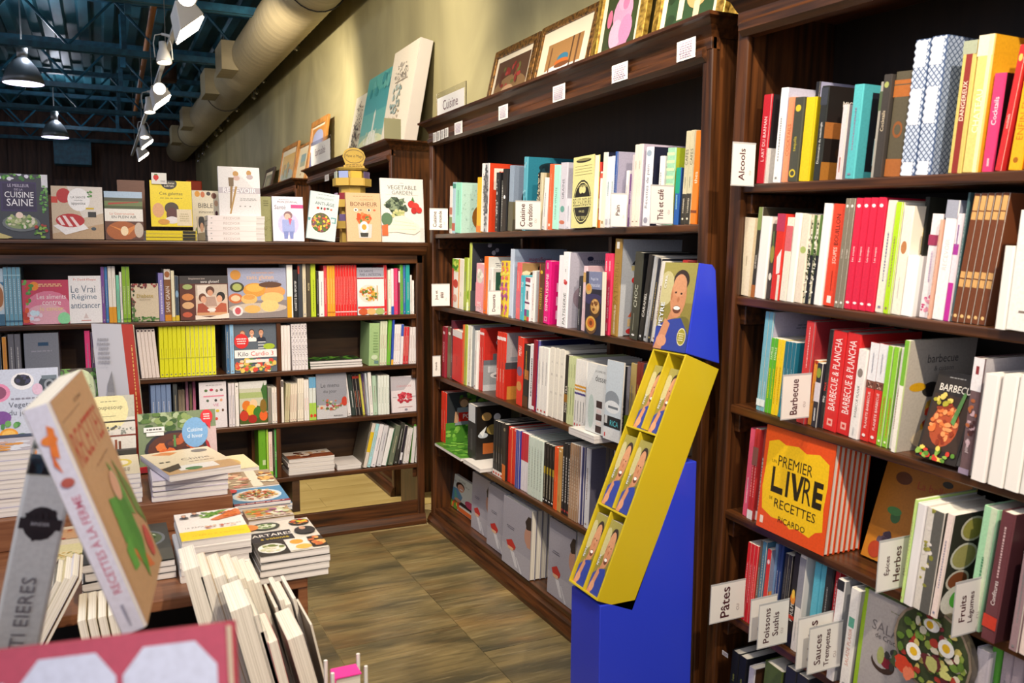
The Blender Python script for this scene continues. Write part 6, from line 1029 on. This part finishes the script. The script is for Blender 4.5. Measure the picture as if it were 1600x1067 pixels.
flag(FM, HM[1], (670, 350, K), 532, 640, 602, 805, ['Desserts'], 'white flag reading Desserts on the second shelf')
flag(FM, HM[2], (670, 480, K), 36, 104, 440, 612, ['Grands'], 'narrow white flag reading Grands at the third shelf end')
flag(FR, HR[0], (1130, 0, KA), 48, 164, 768, 985, ['Alcools'], 'white flag reading Alcools on the near bookcase top shelf')
flag(FR, HR[2], (1130, 460, KC), 410, 592, 560, 852, ['Barbecue'], 'white flag reading Barbecue on the third shelf')
flag(FR, HR[3], (1350, 700, KE), 78, 246, 500, 768, ['Épices', 'Herbes'], 'white flag reading Épices Herbes on the fourth shelf')
flag(FR, HR[3], (1350, 700, KE), 500, 656, 730, 1015, ['Fruits', 'Légumes'], 'white flag reading Fruits Légumes on the fourth shelf')
flag(FR, HR[4], (1100, 820, KF), 45, 266, 380, 625, ['Pâtes'], 'white flag reading Pâtes at the fifth shelf end')
flag(FR, HR[4], (1100, 820, KF), 312, 476, 486, 752, ['Pizza'], 'white flag half hidden behind the Poissons Sushis flag')
flag(FR, HR[4], (1100, 820, KF), 368, 556, 516, 798, ['Poissons', 'Sushis'], 'white flag reading Poissons Sushis on the fifth shelf')
flag(FR, HR[4], (1100, 820, KF), 630, 846, 600, 925, ['Salades'], 'tilted white flag reading Salades on the fifth shelf')
flag(FR, HR[4], (1100, 820, KF), 706, 910, 665, 960, ['Sauces', 'Trempettes'], 'white flag reading Sauces Trempettes on the fifth shelf')
# red cable loop on the floor
cb = empty('cable', (1.55, 4.48, 0), 'orange-red cable looped on the floor at the bookcase corner', 'cable')
pts = [at(u, v, 'z', .008) for u, v in ((676, 806), (668, 800), (660, 806), (672, 815), (682, 822), (680, 827), (668, 829), (655, 828), (648, 822), (651, 816), (662, 813), (674, 816), (683, 825))]
def smooth_pts(p, n=5):
    o = []
    for i in range(len(p)-1):
        a, b, c, d = p[max(i-1, 0)], p[i], p[i+1], p[min(i+2, len(p)-1)]
        for k in range(n):
            t = k/n; o.append(.5*((2*b)+(c-a)*t+(2*a-5*b+4*c-d)*t*t+(3*b-a-3*c+d)*t**3))
    return o+[p[-1]]
sp_ = smooth_pts(pts); sp_ = [V((min(p.x, 1.65), min(p.y, 4.578), p.z)) for p in sp_]; sp_ = [V((p.x, p.y, .008+.012*(i > 24)*(i < 34))) for i, p in enumerate(sp_)]
MB().tube([p-V((1.55, 4.48, 0)) for p in sp_], .007, 8).obj('cord', mat('cable_red', 'd8401c', .4), cb, smooth=True)
# ================================================================== display tables
FT = Fr((0, 0, 0), (1, 0, 0), (0, 1, 0), (0, 0, 1))
tb = empty('display_table', (-.4, 2.8, 0), 'brown wooden display table with open front in the middle of the aisle', 'table'); T = Matrix.Translation((.4, -2.8, 0))
MB().box(-1.4, 2.16, .72, .45, 3.5, .75).obj('tabletop', M_TABLE, tb, T, bev=.004)
for x in (-1.4, .425, -.05): MB().box(x, 2.165, 0, x+.025, 3.49, .72).obj('side_panel', M_TABLE, tb, T, bev=.003)
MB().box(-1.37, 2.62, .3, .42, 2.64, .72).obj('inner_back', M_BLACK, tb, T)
MB().box(-1.375, 2.17, .28, .425, 3.45, .30).obj('shelf', M_TABLE, tb, T, bev=.003)
rs_ = empty('riser_box', (-.4, 3.1, .75), 'brown wooden riser box standing on the display table', 'display riser'); T2 = Matrix.Translation((.4, -3.1, -.75))
MB().box(-1.4, 2.69, .751, .335, 2.705, .84).obj('front_board', M_TABLE, rs_, T2, bev=.002); MB().box(-1.4, 2.705, .751, .335, 3.48, .84).obj('box', M_TABLE, rs_, T2, bev=.003)
bn = empty('front_bench', (-.4, 1.6, 0), 'low brown wooden bench of upright books before the display table', 'bench'); T3 = Matrix.Translation((.4, -1.6, 0))
MB().box(-1.2, 1.2, .40, .36, 2.15, .43).obj('bench_top', M_TABLE, bn, T3, bev=.003)
for x in (-1.2, .33): MB().box(x, 1.22, 0, x+.03, 2.14, .4).obj('side_panel', M_TABLE, bn, T3, bev=.003)
PGS = dict(spine='R0,0,1,1,d8d4d0')
def pile(x0, x1, ya, yb, z0, z1, n, col, label, art, rot=0, jit=.004, spine=None):
    return flat(FT, z0, x0, x1, ya, yb, (z1-z0)/n-.0005, col, label, art, n, rot=rot, jit=jit, spine=spine)
pile(.328, .505, 2.15, 2.42, .75, .824, 4, '2a2824', 'black tartare cookbooks stacked at the table corner', 'R0,0,1,1,d8d0c4;R0,0,.44,.38,2a2624;R0,.66,.5,1,c8c4bc;R0,.38,.62,.68,23222c;TARTARES,.33,.58,.08,f2ece4,.6;Ta volonté,.34,.47,.06,e8c828,.42;E.22,.18,.2,.14,e8e4dc;K.22,.18,.15,.1,20,.05,c8c8a0,e0d8c0,6a7a3a;R.44,.02,.76,.36,e0dcd4;E.6,.26,.1,.07,e89a3a;E.66,.1,.12,.07,e8b050;R.78,.04,1,.36,2c2622;K.88,.2,.1,.12,18,.05,e0a860,c86a3a;E.3,.84,.22,.12,3a4038;E.3,.84,.16,.08,c8d0b0;K.3,.84,.12,.06,12,.04,e8e8d8,5a7a3a;E.05,.84,.14,.1,d8843a;E.82,.84,.16,.1,3a3430;K.82,.84,.12,.07,20,.04,d8843a,c8c030,a83a2a;E.82,.55,.16,.12,26262a;E.8,.62,.05,.05,c89a80')
pile(.15, .32, 2.245, 2.485, .75, .86, 6, 'efe9e4', 'white and yellow meal planning books stacked on the table', 'R0,0,1,1,f0e8e2;R0,0,1,.3,f2d020;T15 REPAS À 5 SERVICES,.52,.43,.055,8a7a70,.84;T15 REPAS À 5 SERVICES,.55,.14,.05,d8a818,.75;G.35,.75,.7,.98,.85,.98,.5,.72,6a9a3a;K.55,.86,.2,.1,30,.03,4a8a2a,8ab048;G.5,.62,.95,.95,1,.9,1,.7,.6,.58,d8743a;K.8,.78,.15,.1,30,.03,e8843a,c85a24;H.13,.84,.05,d8a080,2a1c18,2a2a34;H.3,.9,.05,d8a080,2a1c18,2a2a34;K.6,.34,.25,.03,10,.03,c86a4a,e0c0a0')
pile(.365, .5, 2.58, 2.7, .751, .785, 2, 'c8b098', 'spiral-bound vegetable cookbooks on the table', 'R0,0,1,1,b8a078;K.3,.6,.3,.35,24,.08,e0a848,d8742a,8a9a3a;K.75,.6,.25,.35,24,.08,c8d0a8,a86a8a,e8e0c8;R0,0,1,.2,c8b8a8;P.5,.1,.9,.12,1,6a4a34', jit=.001)
pile(.35, .525, 2.755, 2.945, .751, .785, 3, '3a6a98', 'blue noodle bowl cookbooks on the table', 'R0,0,1,1,4a86b0;R0,0,1,.1,8a2430;P.5,.05,.8,.06,1,f0d8d0;E.48,.5,.45,.38,c8d8e4;E.48,.5,.4,.33,e0d8c8;K.48,.5,.36,.28,110,.035,d8a840,c86a30,e0c088,5a7a30,b83a2a;E.06,.8,.1,.12,c83a3a')
pile(.35, .525, 2.96, 3.18, .751, .785, 3, '8a7a68', 'brown mushroom food magazines on the table', 'R0,0,1,1,a08c74;R.5,0,.7,1,d8d0bc;K.25,.5,.24,.45,30,.08,b87a6a,d8c8a8,8a6a4a,e8b090;K.85,.5,.14,.4,16,.08,e0a860,d8d0b8,8a5a3a')
pile(.36, .5, 3.2, 3.42, .751, .79, 2, 'd8ccb0', 'cream booklets at the far end of the table', 'R0,0,1,1,ddd2a8;E.4,.5,.3,.3,c8a868', rot=6)
pile(.108, .324, 2.70, 2.97, .841, .907, 4, 'c8c0d0', 'thick white paperbacks stacked on the riser, lower part', None, jit=.003)
pile(.15, .365, 2.66, 2.97, .909, .93, 1, 'd8d4e0', 'cream Chinese cookbook turned on top of the riser stack', 'R0,0,1,1,e4d4b4;R0,0,1,.3,c8a070;G.1,.9,.3,.97,.5,.9,.35,.8,d88a4a;TChine,.6,.55,.09,5a4030,.4;P.65,.42,.4,.04,1,8a6a50;R.2,.1,.75,.3,ece8e0;E.4,.14,.12,.06,4a7a3a;E.8,.85,.12,.07,7a6a58;R.08,.5,.14,.54,222;R.17,.5,.23,.54,222;G.0,.25,.3,.4,.25,.2,.05,.1,3a2a20', rot=12)
pile(-.02, .078, 2.72, 2.98, .841, .93, 6, 'c0bccc', 'lilac-edged paperbacks stacked left of the white riser stack', 'R0,0,1,1,d8ccb0;E.5,.6,.3,.2,d8c030;E.5,.6,.2,.12,e8dcc0;P.5,.25,.6,.2,3,8a7a6a')
pile(-.42, -.2, 2.72, 2.95, .841, 1.03, 7, 'b8b4c8', 'tall white paperback pile with orange top at the left edge', 'R0,0,1,1,c8c0c8;K.5,.3,.5,.3,20,.1,e89a30,d8b0a0,e8e8f0;R0,.8,1,1,2a3a5a')
pile(.006, .138, 2.29, 2.62, .751, .80, 3, '23262a', 'black soup books stacked on the table', 'R0,0,1,1,3a3d38;E.5,.6,.42,.22,6a7074;E.5,.6,.36,.18,4a5a3a;K.5,.6,.3,.14,40,.03,5a8a3a,c8d0b0,3a6a2a;R0,0,1,.28,4a4a42')
pile(-.19, -.06, 2.38, 2.68, .751, .805, 3, 'c8c4c4', 'cream food magazines in a pile behind the tilted book', 'R0,0,1,1,d8c8b0;R0,.2,1,.45,d8cc98;E.65,.15,.3,.12,e0d0a0;K.65,.15,.25,.08,20,.03,c8a040,8a8a3a;R.05,.03,.3,.25,8a3a34;R0,.6,1,.9,c89a70;K.5,.75,.4,.14,16,.05,d88a4a,a84a34,e8d8c8')
# books standing on the riser and table, covers to the viewer
def stand(px, y, hb, h, t, col, label, art, tilt=12, hard=False):
    x0 = at(px[0], 650, 'y', y).x; x1 = at(px[1], 650, 'y', y).x; a = math.radians(tilt)
    X = V((1, 0, 0)); Y = V((0, math.sin(a), math.cos(a))); Z = X.cross(Y)
    return book(mtx(V((x0, y, hb+t*math.sin(a)+.001))-Z*t, X, Y, Z), x1-x0, h/math.cos(a), t, col, label, None, None, None, art, None, hard)
stand((215, 338), 3.06, .841, .195, .02, '8ab0cc', 'stew pot cookbook with blue circle standing on the riser', 'R0,0,1,1,7a8a68;K.3,.85,.4,.16,50,.05,5a7a3a,8aa060,a8b890,3a5a2a;R.75,.0,1,.7,c8b0b0;E.5,.3,.42,.38,a8202a;E.47,.36,.4,.32,2f2a34;E.47,.36,.36,.28,5a2f20;K.47,.36,.32,.24,30,.06,d8662a,e07a3a,6a3424,4a2a2a,b85a30;R.44,.4,.47,.6,5a8a4a;G.0,.1,.3,.12,.28,.0,.0,.0,b82230;R.0,.0,1,.06,a82a34;E.72,.62,.17,.26,7aaad8;TCuisine,.72,.67,.07,e8f0f8,.2;Td hiver,.72,.56,.07,e8f0f8,.2;E.88,.88,.08,.12,d82a34;G.84,.8,.93,.8,.92,.66,d82a34;P.88,.88,.1,.12,3,f4e0e0;R.07,.68,.33,.76,ecebea;P.2,.72,.22,.05,1,555;R.1,.61,.32,.67,ecebea', 10)
stand((136, 211), 3.08, .841, .26, .015, 'c8c8b8', 'soup cookbook with shelves of bottles and cream oval, standing on the riser', 'R0,0,1,1,b8b8ac;R0,.3,1,.72,d8d4cc;R0,0,1,.3,3a3830;E.45,.82,.42,.26,e4dca8;Tsoupesoup,.46,.84,.05,5a5a48,.7;P.46,.93,.4,.02,1,8a8a70;R.3,.74,.6,.745,6a6a54;R0,.66,1,.68,3a3430;R0,.48,1,.5,7a3a2c;R0,.3,1,.32,5a5450;K.6,.56,.35,.05,24,.03,8a9088,c8c8c0,5a5a54;R.55,.32,.6,.44,8a4a2c;R.63,.32,.68,.42,6a3a24;E.5,.2,.3,.07,2a2824;E.55,.08,.3,.05,8a9a7a;E.25,.45,.15,.1,6a4a3a;R.34,.3,.36,.66,4a4a48', 9)
stand((97, 160), 3.3, .841, .33, .02, 'd8d0d0', 'soup at home cookbook with green oval and cook portrait, standing on the riser', 'R0,0,1,1,4a4238;K.15,.9,.2,.12,30,.06,4a7a3a,6a9a4a;K.9,.85,.12,.16,30,.06,4a7a3a,6a9a4a;R.0,.0,.15,.8,6a5a4c;E.5,.77,.38,.22,c8d4ac;Tsoupesoup,.46,.8,.05,7a8a6a,.6;TA LA,.42,.7,.035,c84a34,.2;TMAISON,.44,.645,.035,c84a34,.3;H.6,.38,.14,d8a890,d8c090,e4e0dc;R.86,0,1,.7,8a8078', 7)
stand((-30, 93), 3.35, .841, .27+.06, .02, 'c8ccdc', 'pale blue vegetable cookbook with camera and citrus, standing at the left', 'R0,0,1,1,c4cce0;E.2,.76,.17,.1,e08ab0;E.2,.76,.12,.07,8a4a6a;E.53,.87,.15,.09,e8e8ee;E.53,.88,.11,.06,2a2a34;K.53,.88,.09,.05,16,.03,3a3a5a,1a1a24;E.87,.83,.13,.09,3a4450;E.88,.82,.07,.06,8a929c;E.88,.82,.04,.035,2a2f38;R.78,.88,.98,.92,6a7884;E.72,.78,.07,.06,d8b8d0;TVegetal,.5,.62,.07,6a7080,.4;Tdu jour,.5,.54,.07,6a7080,.4;P.55,.69,.4,.03,1,889;E.25,.5,.12,.07,7a4a98;E.33,.32,.12,.07,e8a030;E.33,.32,.09,.05,f0c060;E.5,.28,.1,.05,3a6a3a;K.4,.12,.4,.09,14,.07,e8902a,f0b050,d8782a;K.25,.42,.2,.05,8,.04,4a8a4a,6aa85a', 9)
# big open book with a red spine, standing behind
B_ = at(222, 660, 'y', 3.2); a_ = math.radians(-7)
ob2 = empty('open_book', mtx(V((B_.x, 3.2, .841)), V((math.cos(.3), -math.sin(.3), 0)), V((0, 0, 1)), V((-math.sin(.3), -math.cos(.3), 0))), 'tall red-spined book opened with its grey flap to the left', 'book')
hh = at(165, 508, 'y', 3.2).z-.841
m = MB(); m.prism([(-.02, .0), (.012, .0), (-.018, hh), (-.055, hh)], 'z', -.004, 0); m.obj('spine', M_COVER, ob2, None, col='a83424')
m = MB(); m.v = [(-.02, 0, 0), (-.055, hh, 0), (-.165, hh+.0, -.04), (-.14, 0, -.04)]+[(-.02, 0, -.004), (-.055, hh, -.004), (-.165, hh, -.044), (-.14, 0, -.044)]; m.f = [(0, 1, 2, 3), (7, 6, 5, 4), (0, 4, 5, 1), (1, 5, 6, 2), (2, 6, 7, 3), (3, 7, 4, 0)]
m.obj('flap', M_COVER, ob2, None, col='c8c8d0')
m = MB(); m.v = [(-.02, 0, -.005), (.012, 0, -.005), (-.018, hh-.005, -.005), (-.055, hh-.005, -.005), (-.02, 0, -.03), (.008, 0, -.03), (-.022, hh-.005, -.03), (-.055, hh-.005, -.03)]; m.f = [(0, 1, 2, 3), (7, 6, 5, 4), (0, 4, 5, 1), (1, 5, 6, 2), (2, 6, 7, 3), (3, 7, 4, 0)]
m.obj('pages', M_PAGES, ob2, None)
prt('spine_print', 'Q.6,.5,.2,d8a860;Q.15,.15,.15,d8a860', .03, hh, ob2, mtx(V((-.02, 0, .0006)), V((1, 0, 0)), V((-.043/hh, 1, 0)), V((0, 0, 1))))
prt('flap_print', 'P.45,.85,.5,.2,6,a0a0a8;G.3,.1,.9,.05,.7,.7,.5,.6,8f8f94;P.6,.35,.4,.4,10,a8a8ac', .1, hh*.95, ob2, mtx(V((-.15, .0, -.034)), V((.95, 0, .32)), V((-.035/hh, 1, 0)), V((-.32, 0, .95))))
# upright books with their fore edges to the viewer, on the low bench
def fore(u0, u1, vt, y, zb, col, label, lean=14, w=.155, t_=None):
    A_, B = at(u0, vt, 'y', y), at(u1, vt, 'y', y); a = math.radians(lean)
    Y = V((-math.sin(a), 0, math.cos(a))); X = V((0, -1, 0)); Z = X.cross(Y); h = (B.z-zb-.002)/math.cos(a); t = (B.x-A_.x)*math.cos(a)*.97
    h -= max(0, t*math.sin(a))*0
    book(mtx(B-Y*h+V((0, w, 0)), X, Y, Z), w, h, t, col, label, None, None, hard=False)
fore(284, 312, 884, 1.97, .44, 'e0dcd8', 'white thick paperback standing left of the tan paperbacks on the bench', 12)
for i, (a, b_) in enumerate(((312, 330), (331, 352), (353, 372))): fore(a, b_, 896+i, 1.97, .44, ['c8a070', 'd8c8a8', 'c8b890'][i], '%s tan-edged paperback in the row on the bench' % ('first', 'second', 'third')[i], 14)
for i, (a, b_) in enumerate(((374, 384), (385, 396), (397, 407))): fore(a, b_, 902+i*3, 2.0, .45, ['e0d8c8', 'd8d0c0', 'b8b0a0'][i], '%s cream slim paperback right of the tan ones on the bench' % ('first', 'second', 'third')[i], 15)
for i, (a, b_, v) in enumerate(((356, 392, 944), (393, 404, 960), (406, 416, 985))): fore(a, b_, v, 1.79, .44, ['8a8a84', '3a4a44', '9a9a90'][i], ['grey shrink-wrapped thick book on the bench', 'dark green slim book on the bench', 'grey slim book on the bench'][i], 13)
fore(418, 434, 1000, 1.78, .44, 'b02430', 'dark red book with cream pages on the bench', 12)
for i, (a, b_, v, c) in enumerate(((429, 434, 948, 'd8d0c8'), (436, 444, 936, 'e8e0d8'), (446, 455, 943, 'e0d4c4'), (457, 462, 934, 'f0ece8'))): fore(a, b_, v, 1.97, .44, c, ['thinnest white book', 'white hardcover', 'cream hardcover', 'tall thin white board book'][i]+' at the right end of the bench', 12)
fore(446, 474, 990, 1.8, .44, '8a7a74', 'curled grey paperback at the right end of the bench', 14)
fore(484, 488, 975, 1.85, .44, 'a89a88', 'thin brown booklet leaning at the bench corner', 12)
for i in range(6):
    fore(45+i*13, 57+i*13, 925-i*5, 1.97, .44, ['3a3a3a', 'e0d8c8', 'c8d0e0', '1c1c1e', 'd8c890', 'e0dce8'][i], ['charcoal', 'cream', 'pale blue', 'black', 'straw yellow', 'lavender'][i]+' slim book leaning in the left row on the bench', -28, .14)
pb = fore(122, 128, 905, 1.97, .44, 'b8a088', 'wood-pattern book with red seal leaning in the left bench row', -28, .16)
for i in range(4): fore(120+i*16, 134+i*16, 968-i*3, 1.9, .44, ['d8c8a8', 'e0d4b8', 'd0c0a0', 'ddd0b0'][i], ['first', 'second', 'third', 'fourth'][i]+' cream paperback of the low group behind the red cover', 8)
pile(-.07, -.012, 2.17, 2.36, .751, .86, 5, '1d1d22', 'black-covered hardbacks stacked at the table front', 'R0,0,1,1,26262c')
# ---- nearest books
RB_ = atd(229, 979, .9)
yv = (atd(76, 629, .84)-atd(229, 979, .9)).normalized(); x0_ = atd(108, 581, 1.02)-atd(76, 629, .84)+atd(293, 929, 1.07)-RB_; x0_ = (x0_-yv*x0_.dot(yv)).normalized(); z0_ = x0_.cross(yv)
RB = atd(229, 979, .9); RH = (atd(76, 629, .84)-RB).length
book(mtx(RB-z0_*.026, x0_, yv, z0_), .185, RH, .026, 'd4d4e6', 'tan paperback with painted basil cover, leaning in the foreground', None, 'c09a74', None,
 'R.02,0,1,1,c09a74;R.08,.06,.085,.9,8a6a4c;R.08,.895,.6,.9,8a6a4c;Tles bonnes,.6,.93,.025,7a5a40,.4;TRECETTES,.5,.77,.15,b0402c,.8;P.6,.64,.5,.02,1,a07a5a;G.3,.42,.5,.3,.75,.05,.55,.1,.35,.25,d8743a;G.32,.5,.55,.46,.62,.3,.45,.22,.3,.3,4f9a3a;G.5,.5,.7,.4,.72,.2,.6,.12,.5,.3,3f8a2e;G.25,.28,.42,.3,.4,.16,.25,.18,5aa640;G.45,.24,.55,.3,.62,.12,.52,.06,4a9434;G.6,.62,.75,.5,.8,.3,.7,.34,5a9a44;G.75,.6,.95,.4,1,.2,.85,.3,6a8a44;E.85,.15,.08,.08,c8504a;E.6,.5,.1,.07,d8a890', 'URECETTES À LA FERME,.5,.4,.4,b8607a,.55;Q.08,.1,.2,99a;E.5,.86,.3,.02,e08030;G.35,.8,.6,.78,.8,.9,.6,.92,e07a30;G.4,.82,.3,.76,.5,.72,d86a2a;E.5,.68,.25,.02,b05a50', False)
rr = math.radians(7); RX = RT*math.cos(rr)-DN*math.sin(rr); RY = (-DN*math.cos(rr)-RT*math.sin(rr)); RX2 = RX
lean_ = math.radians(12); RY = RY*math.cos(lean_)+FW*math.sin(lean_); RZ = RX2.cross(RY)
W_, H_ = .27, .2
TRc = atd(352, 974, .6)
book(mtx(TRc-RX2*W_-RY*H_-RZ*.022, RX2, RY, RZ), W_, H_, .022, 'a83a50', 'red hardcover with huge white letters at the bottom left corner', None, None, None,
 'R0,0,1,1,b23c54;G.2,.87,.42,.89,.42,0,.3,0,.3,.7,.2,.66,c8cce0;G.455,.87,.51,.955,.66,.955,.712,.87,.712,0,.455,0,c8cce0;E.585,.72,.075,.105,8a98d0;E.585,.72,.07,.098,c8cce0;G.52,.8,.56,.82,.64,.78,.655,.7,.63,.75,.56,.775,3a50b8;E.585,.7,.05,.05,a8b4dc;G.73,.87,.785,.955,.92,.955,.975,.87,.975,0,.73,0,c8cce0;G.83,.72,.845,.75,.87,.75,.885,.72,.885,.6,.83,.6,b23c54', None, True)
# white wrapped book with a dark seal
sl = math.radians(11.5); SY = -DN*math.cos(sl)+RT*math.sin(sl); rw = ray(55, 850).normalized(); SX = (rw-SY*rw.dot(SY)).normalized(); SZ = SX.cross(SY)
TL = atd(40, 742, 1.0); 
wb_ = book(mtx(TL-SY*.33, SX, SY, SZ), .17, .33, .051, 'e2e0d8', 'white shrink-wrapped book with a dark round seal, leaning at the left edge', None, None, None, None, 'E.5,.83,.36,.062,2a2428;K.5,.83,.36,.06,40,.05,2a2428;R.06,.81,.94,.85,2a2428;TBINDER,.5,.83,.012,c8c4c4,.6;VITI EIERES,.5,.3,7a7478,.4', True)
MB().box(.0, .332, .0, .17, .362, .051).obj('shrink_wrap', M_GLASS, wb_)
lo_ = empty('display_block', (-.2, 1.05, 0), 'wooden block under the shrink-wrapped book behind the tilted tan paperback', 'display riser')
q0 = TL-SY*.33; MB().box(-.15, -.12, 0, .12, .12, min(q0.z, (q0+SX*.17).z, (q0+SZ*.051).z)-.004).obj('block', M_TABLE, lo_, bev=.004)
nr = empty('display_plinth', (-.1, .8, 0), 'wooden plinth under the nearest tilted books', 'display riser'); bz = min(RB.z, (RB+x0_*.185).z)-.012
MB().box(-.3, -.3, 0, .1, .11, bz).obj('plinth_box', M_TABLE, nr, bev=.004)
# pink booklet in a white wire stand
ws = empty('wire_stand', (at(542, 1050, 'z', .72).x, at(542, 1050, 'z', .72).y, 0), 'white wire stand beside the table at the bottom of the picture', 'stand')
for x, y in ((-.035, -.02), (.035, -.02), (-.035, .04), (.035, .04)): MB().tube([(x, y, 0), (x, y, .735)], .004, 6).obj('wire_post', M_WHITE, ws)
for z in (.2, .62): MB().tube([(-.035, -.02, z), (.035, -.02, z), (.035, .04, z), (-.035, .04, z)], .004, 6, True).obj('wire_ring', M_WHITE, ws)
MB().box(-.032, -.016, .622, .032, .036, .626).obj('wire_shelf', M_WHITE, ws)
pk = book(ws.matrix_world @ Matrix.Translation((-.028, -.012, .6275)), .056, .045, .09, 'e83a9a', 'small pink booklet held in the white wire stand')
# dark books inside the table
FTB = Fr((0, 2.22, 0), (1, 0, 0), (0, 1, 0), (0, 0, 1))
spine_row(FTB, .3, (400, 870, 5.418), [(-60, 20, 300, '1a1818', 'black book', dict(h=.26, n=2, s='VCUPC,.7,.3,a8a0a0,.2')), (24, 130, 300, '16161a', 'black coffee book', dict(h=.27, n=3, s='VCAPU,.75,.3,b0a8a8,.2;E.5,.9,.2,.03,a83030')), (134, 200, 300, '201c1c', 'dark brown book', dict(h=.25, n=2))], 'inside the open table front', 'books inside the table')
# far things seen over the low bookcase
fc = empty('far_counter', (-1.2, 9.5, 0), 'distant brown counter with a white rail behind the displayed covers', 'counter')
MB().box(-2.2, 0, 0, .35, .6, 1.8).obj('body', M_WH, fc, bev=.01); MB().tube([(-2.2, -.02, 2.12), (.2, -.02, 2.12)], .012, 8).obj('rail', M_WHITE, fc)
for x in (-2.1, -.9, .15): MB().tube([(x, -.02, 1.79), (x, -.02, 2.12)], .01, 8).obj('rail_post', M_WHITE, fc)
MB().box(.4, 0, 0, .95, .5, 2.1).obj('tall_panel', M_TABLE, fc, bev=.005)
rp = empty('red_panel', at(291, 297, 'y', 13.5), 'small orange-red panel far along the wall behind the yellow cover', 'panel'); MB().box(0, 0, -.1, .22, .03, .14).obj('board', M_PAPER, rp, bev=.02, col='d84a24')
MB().box(.09, .03, -3, .11, .05, 0).obj('post', M_STEEL, rp)
bpy.context.view_layer.update()
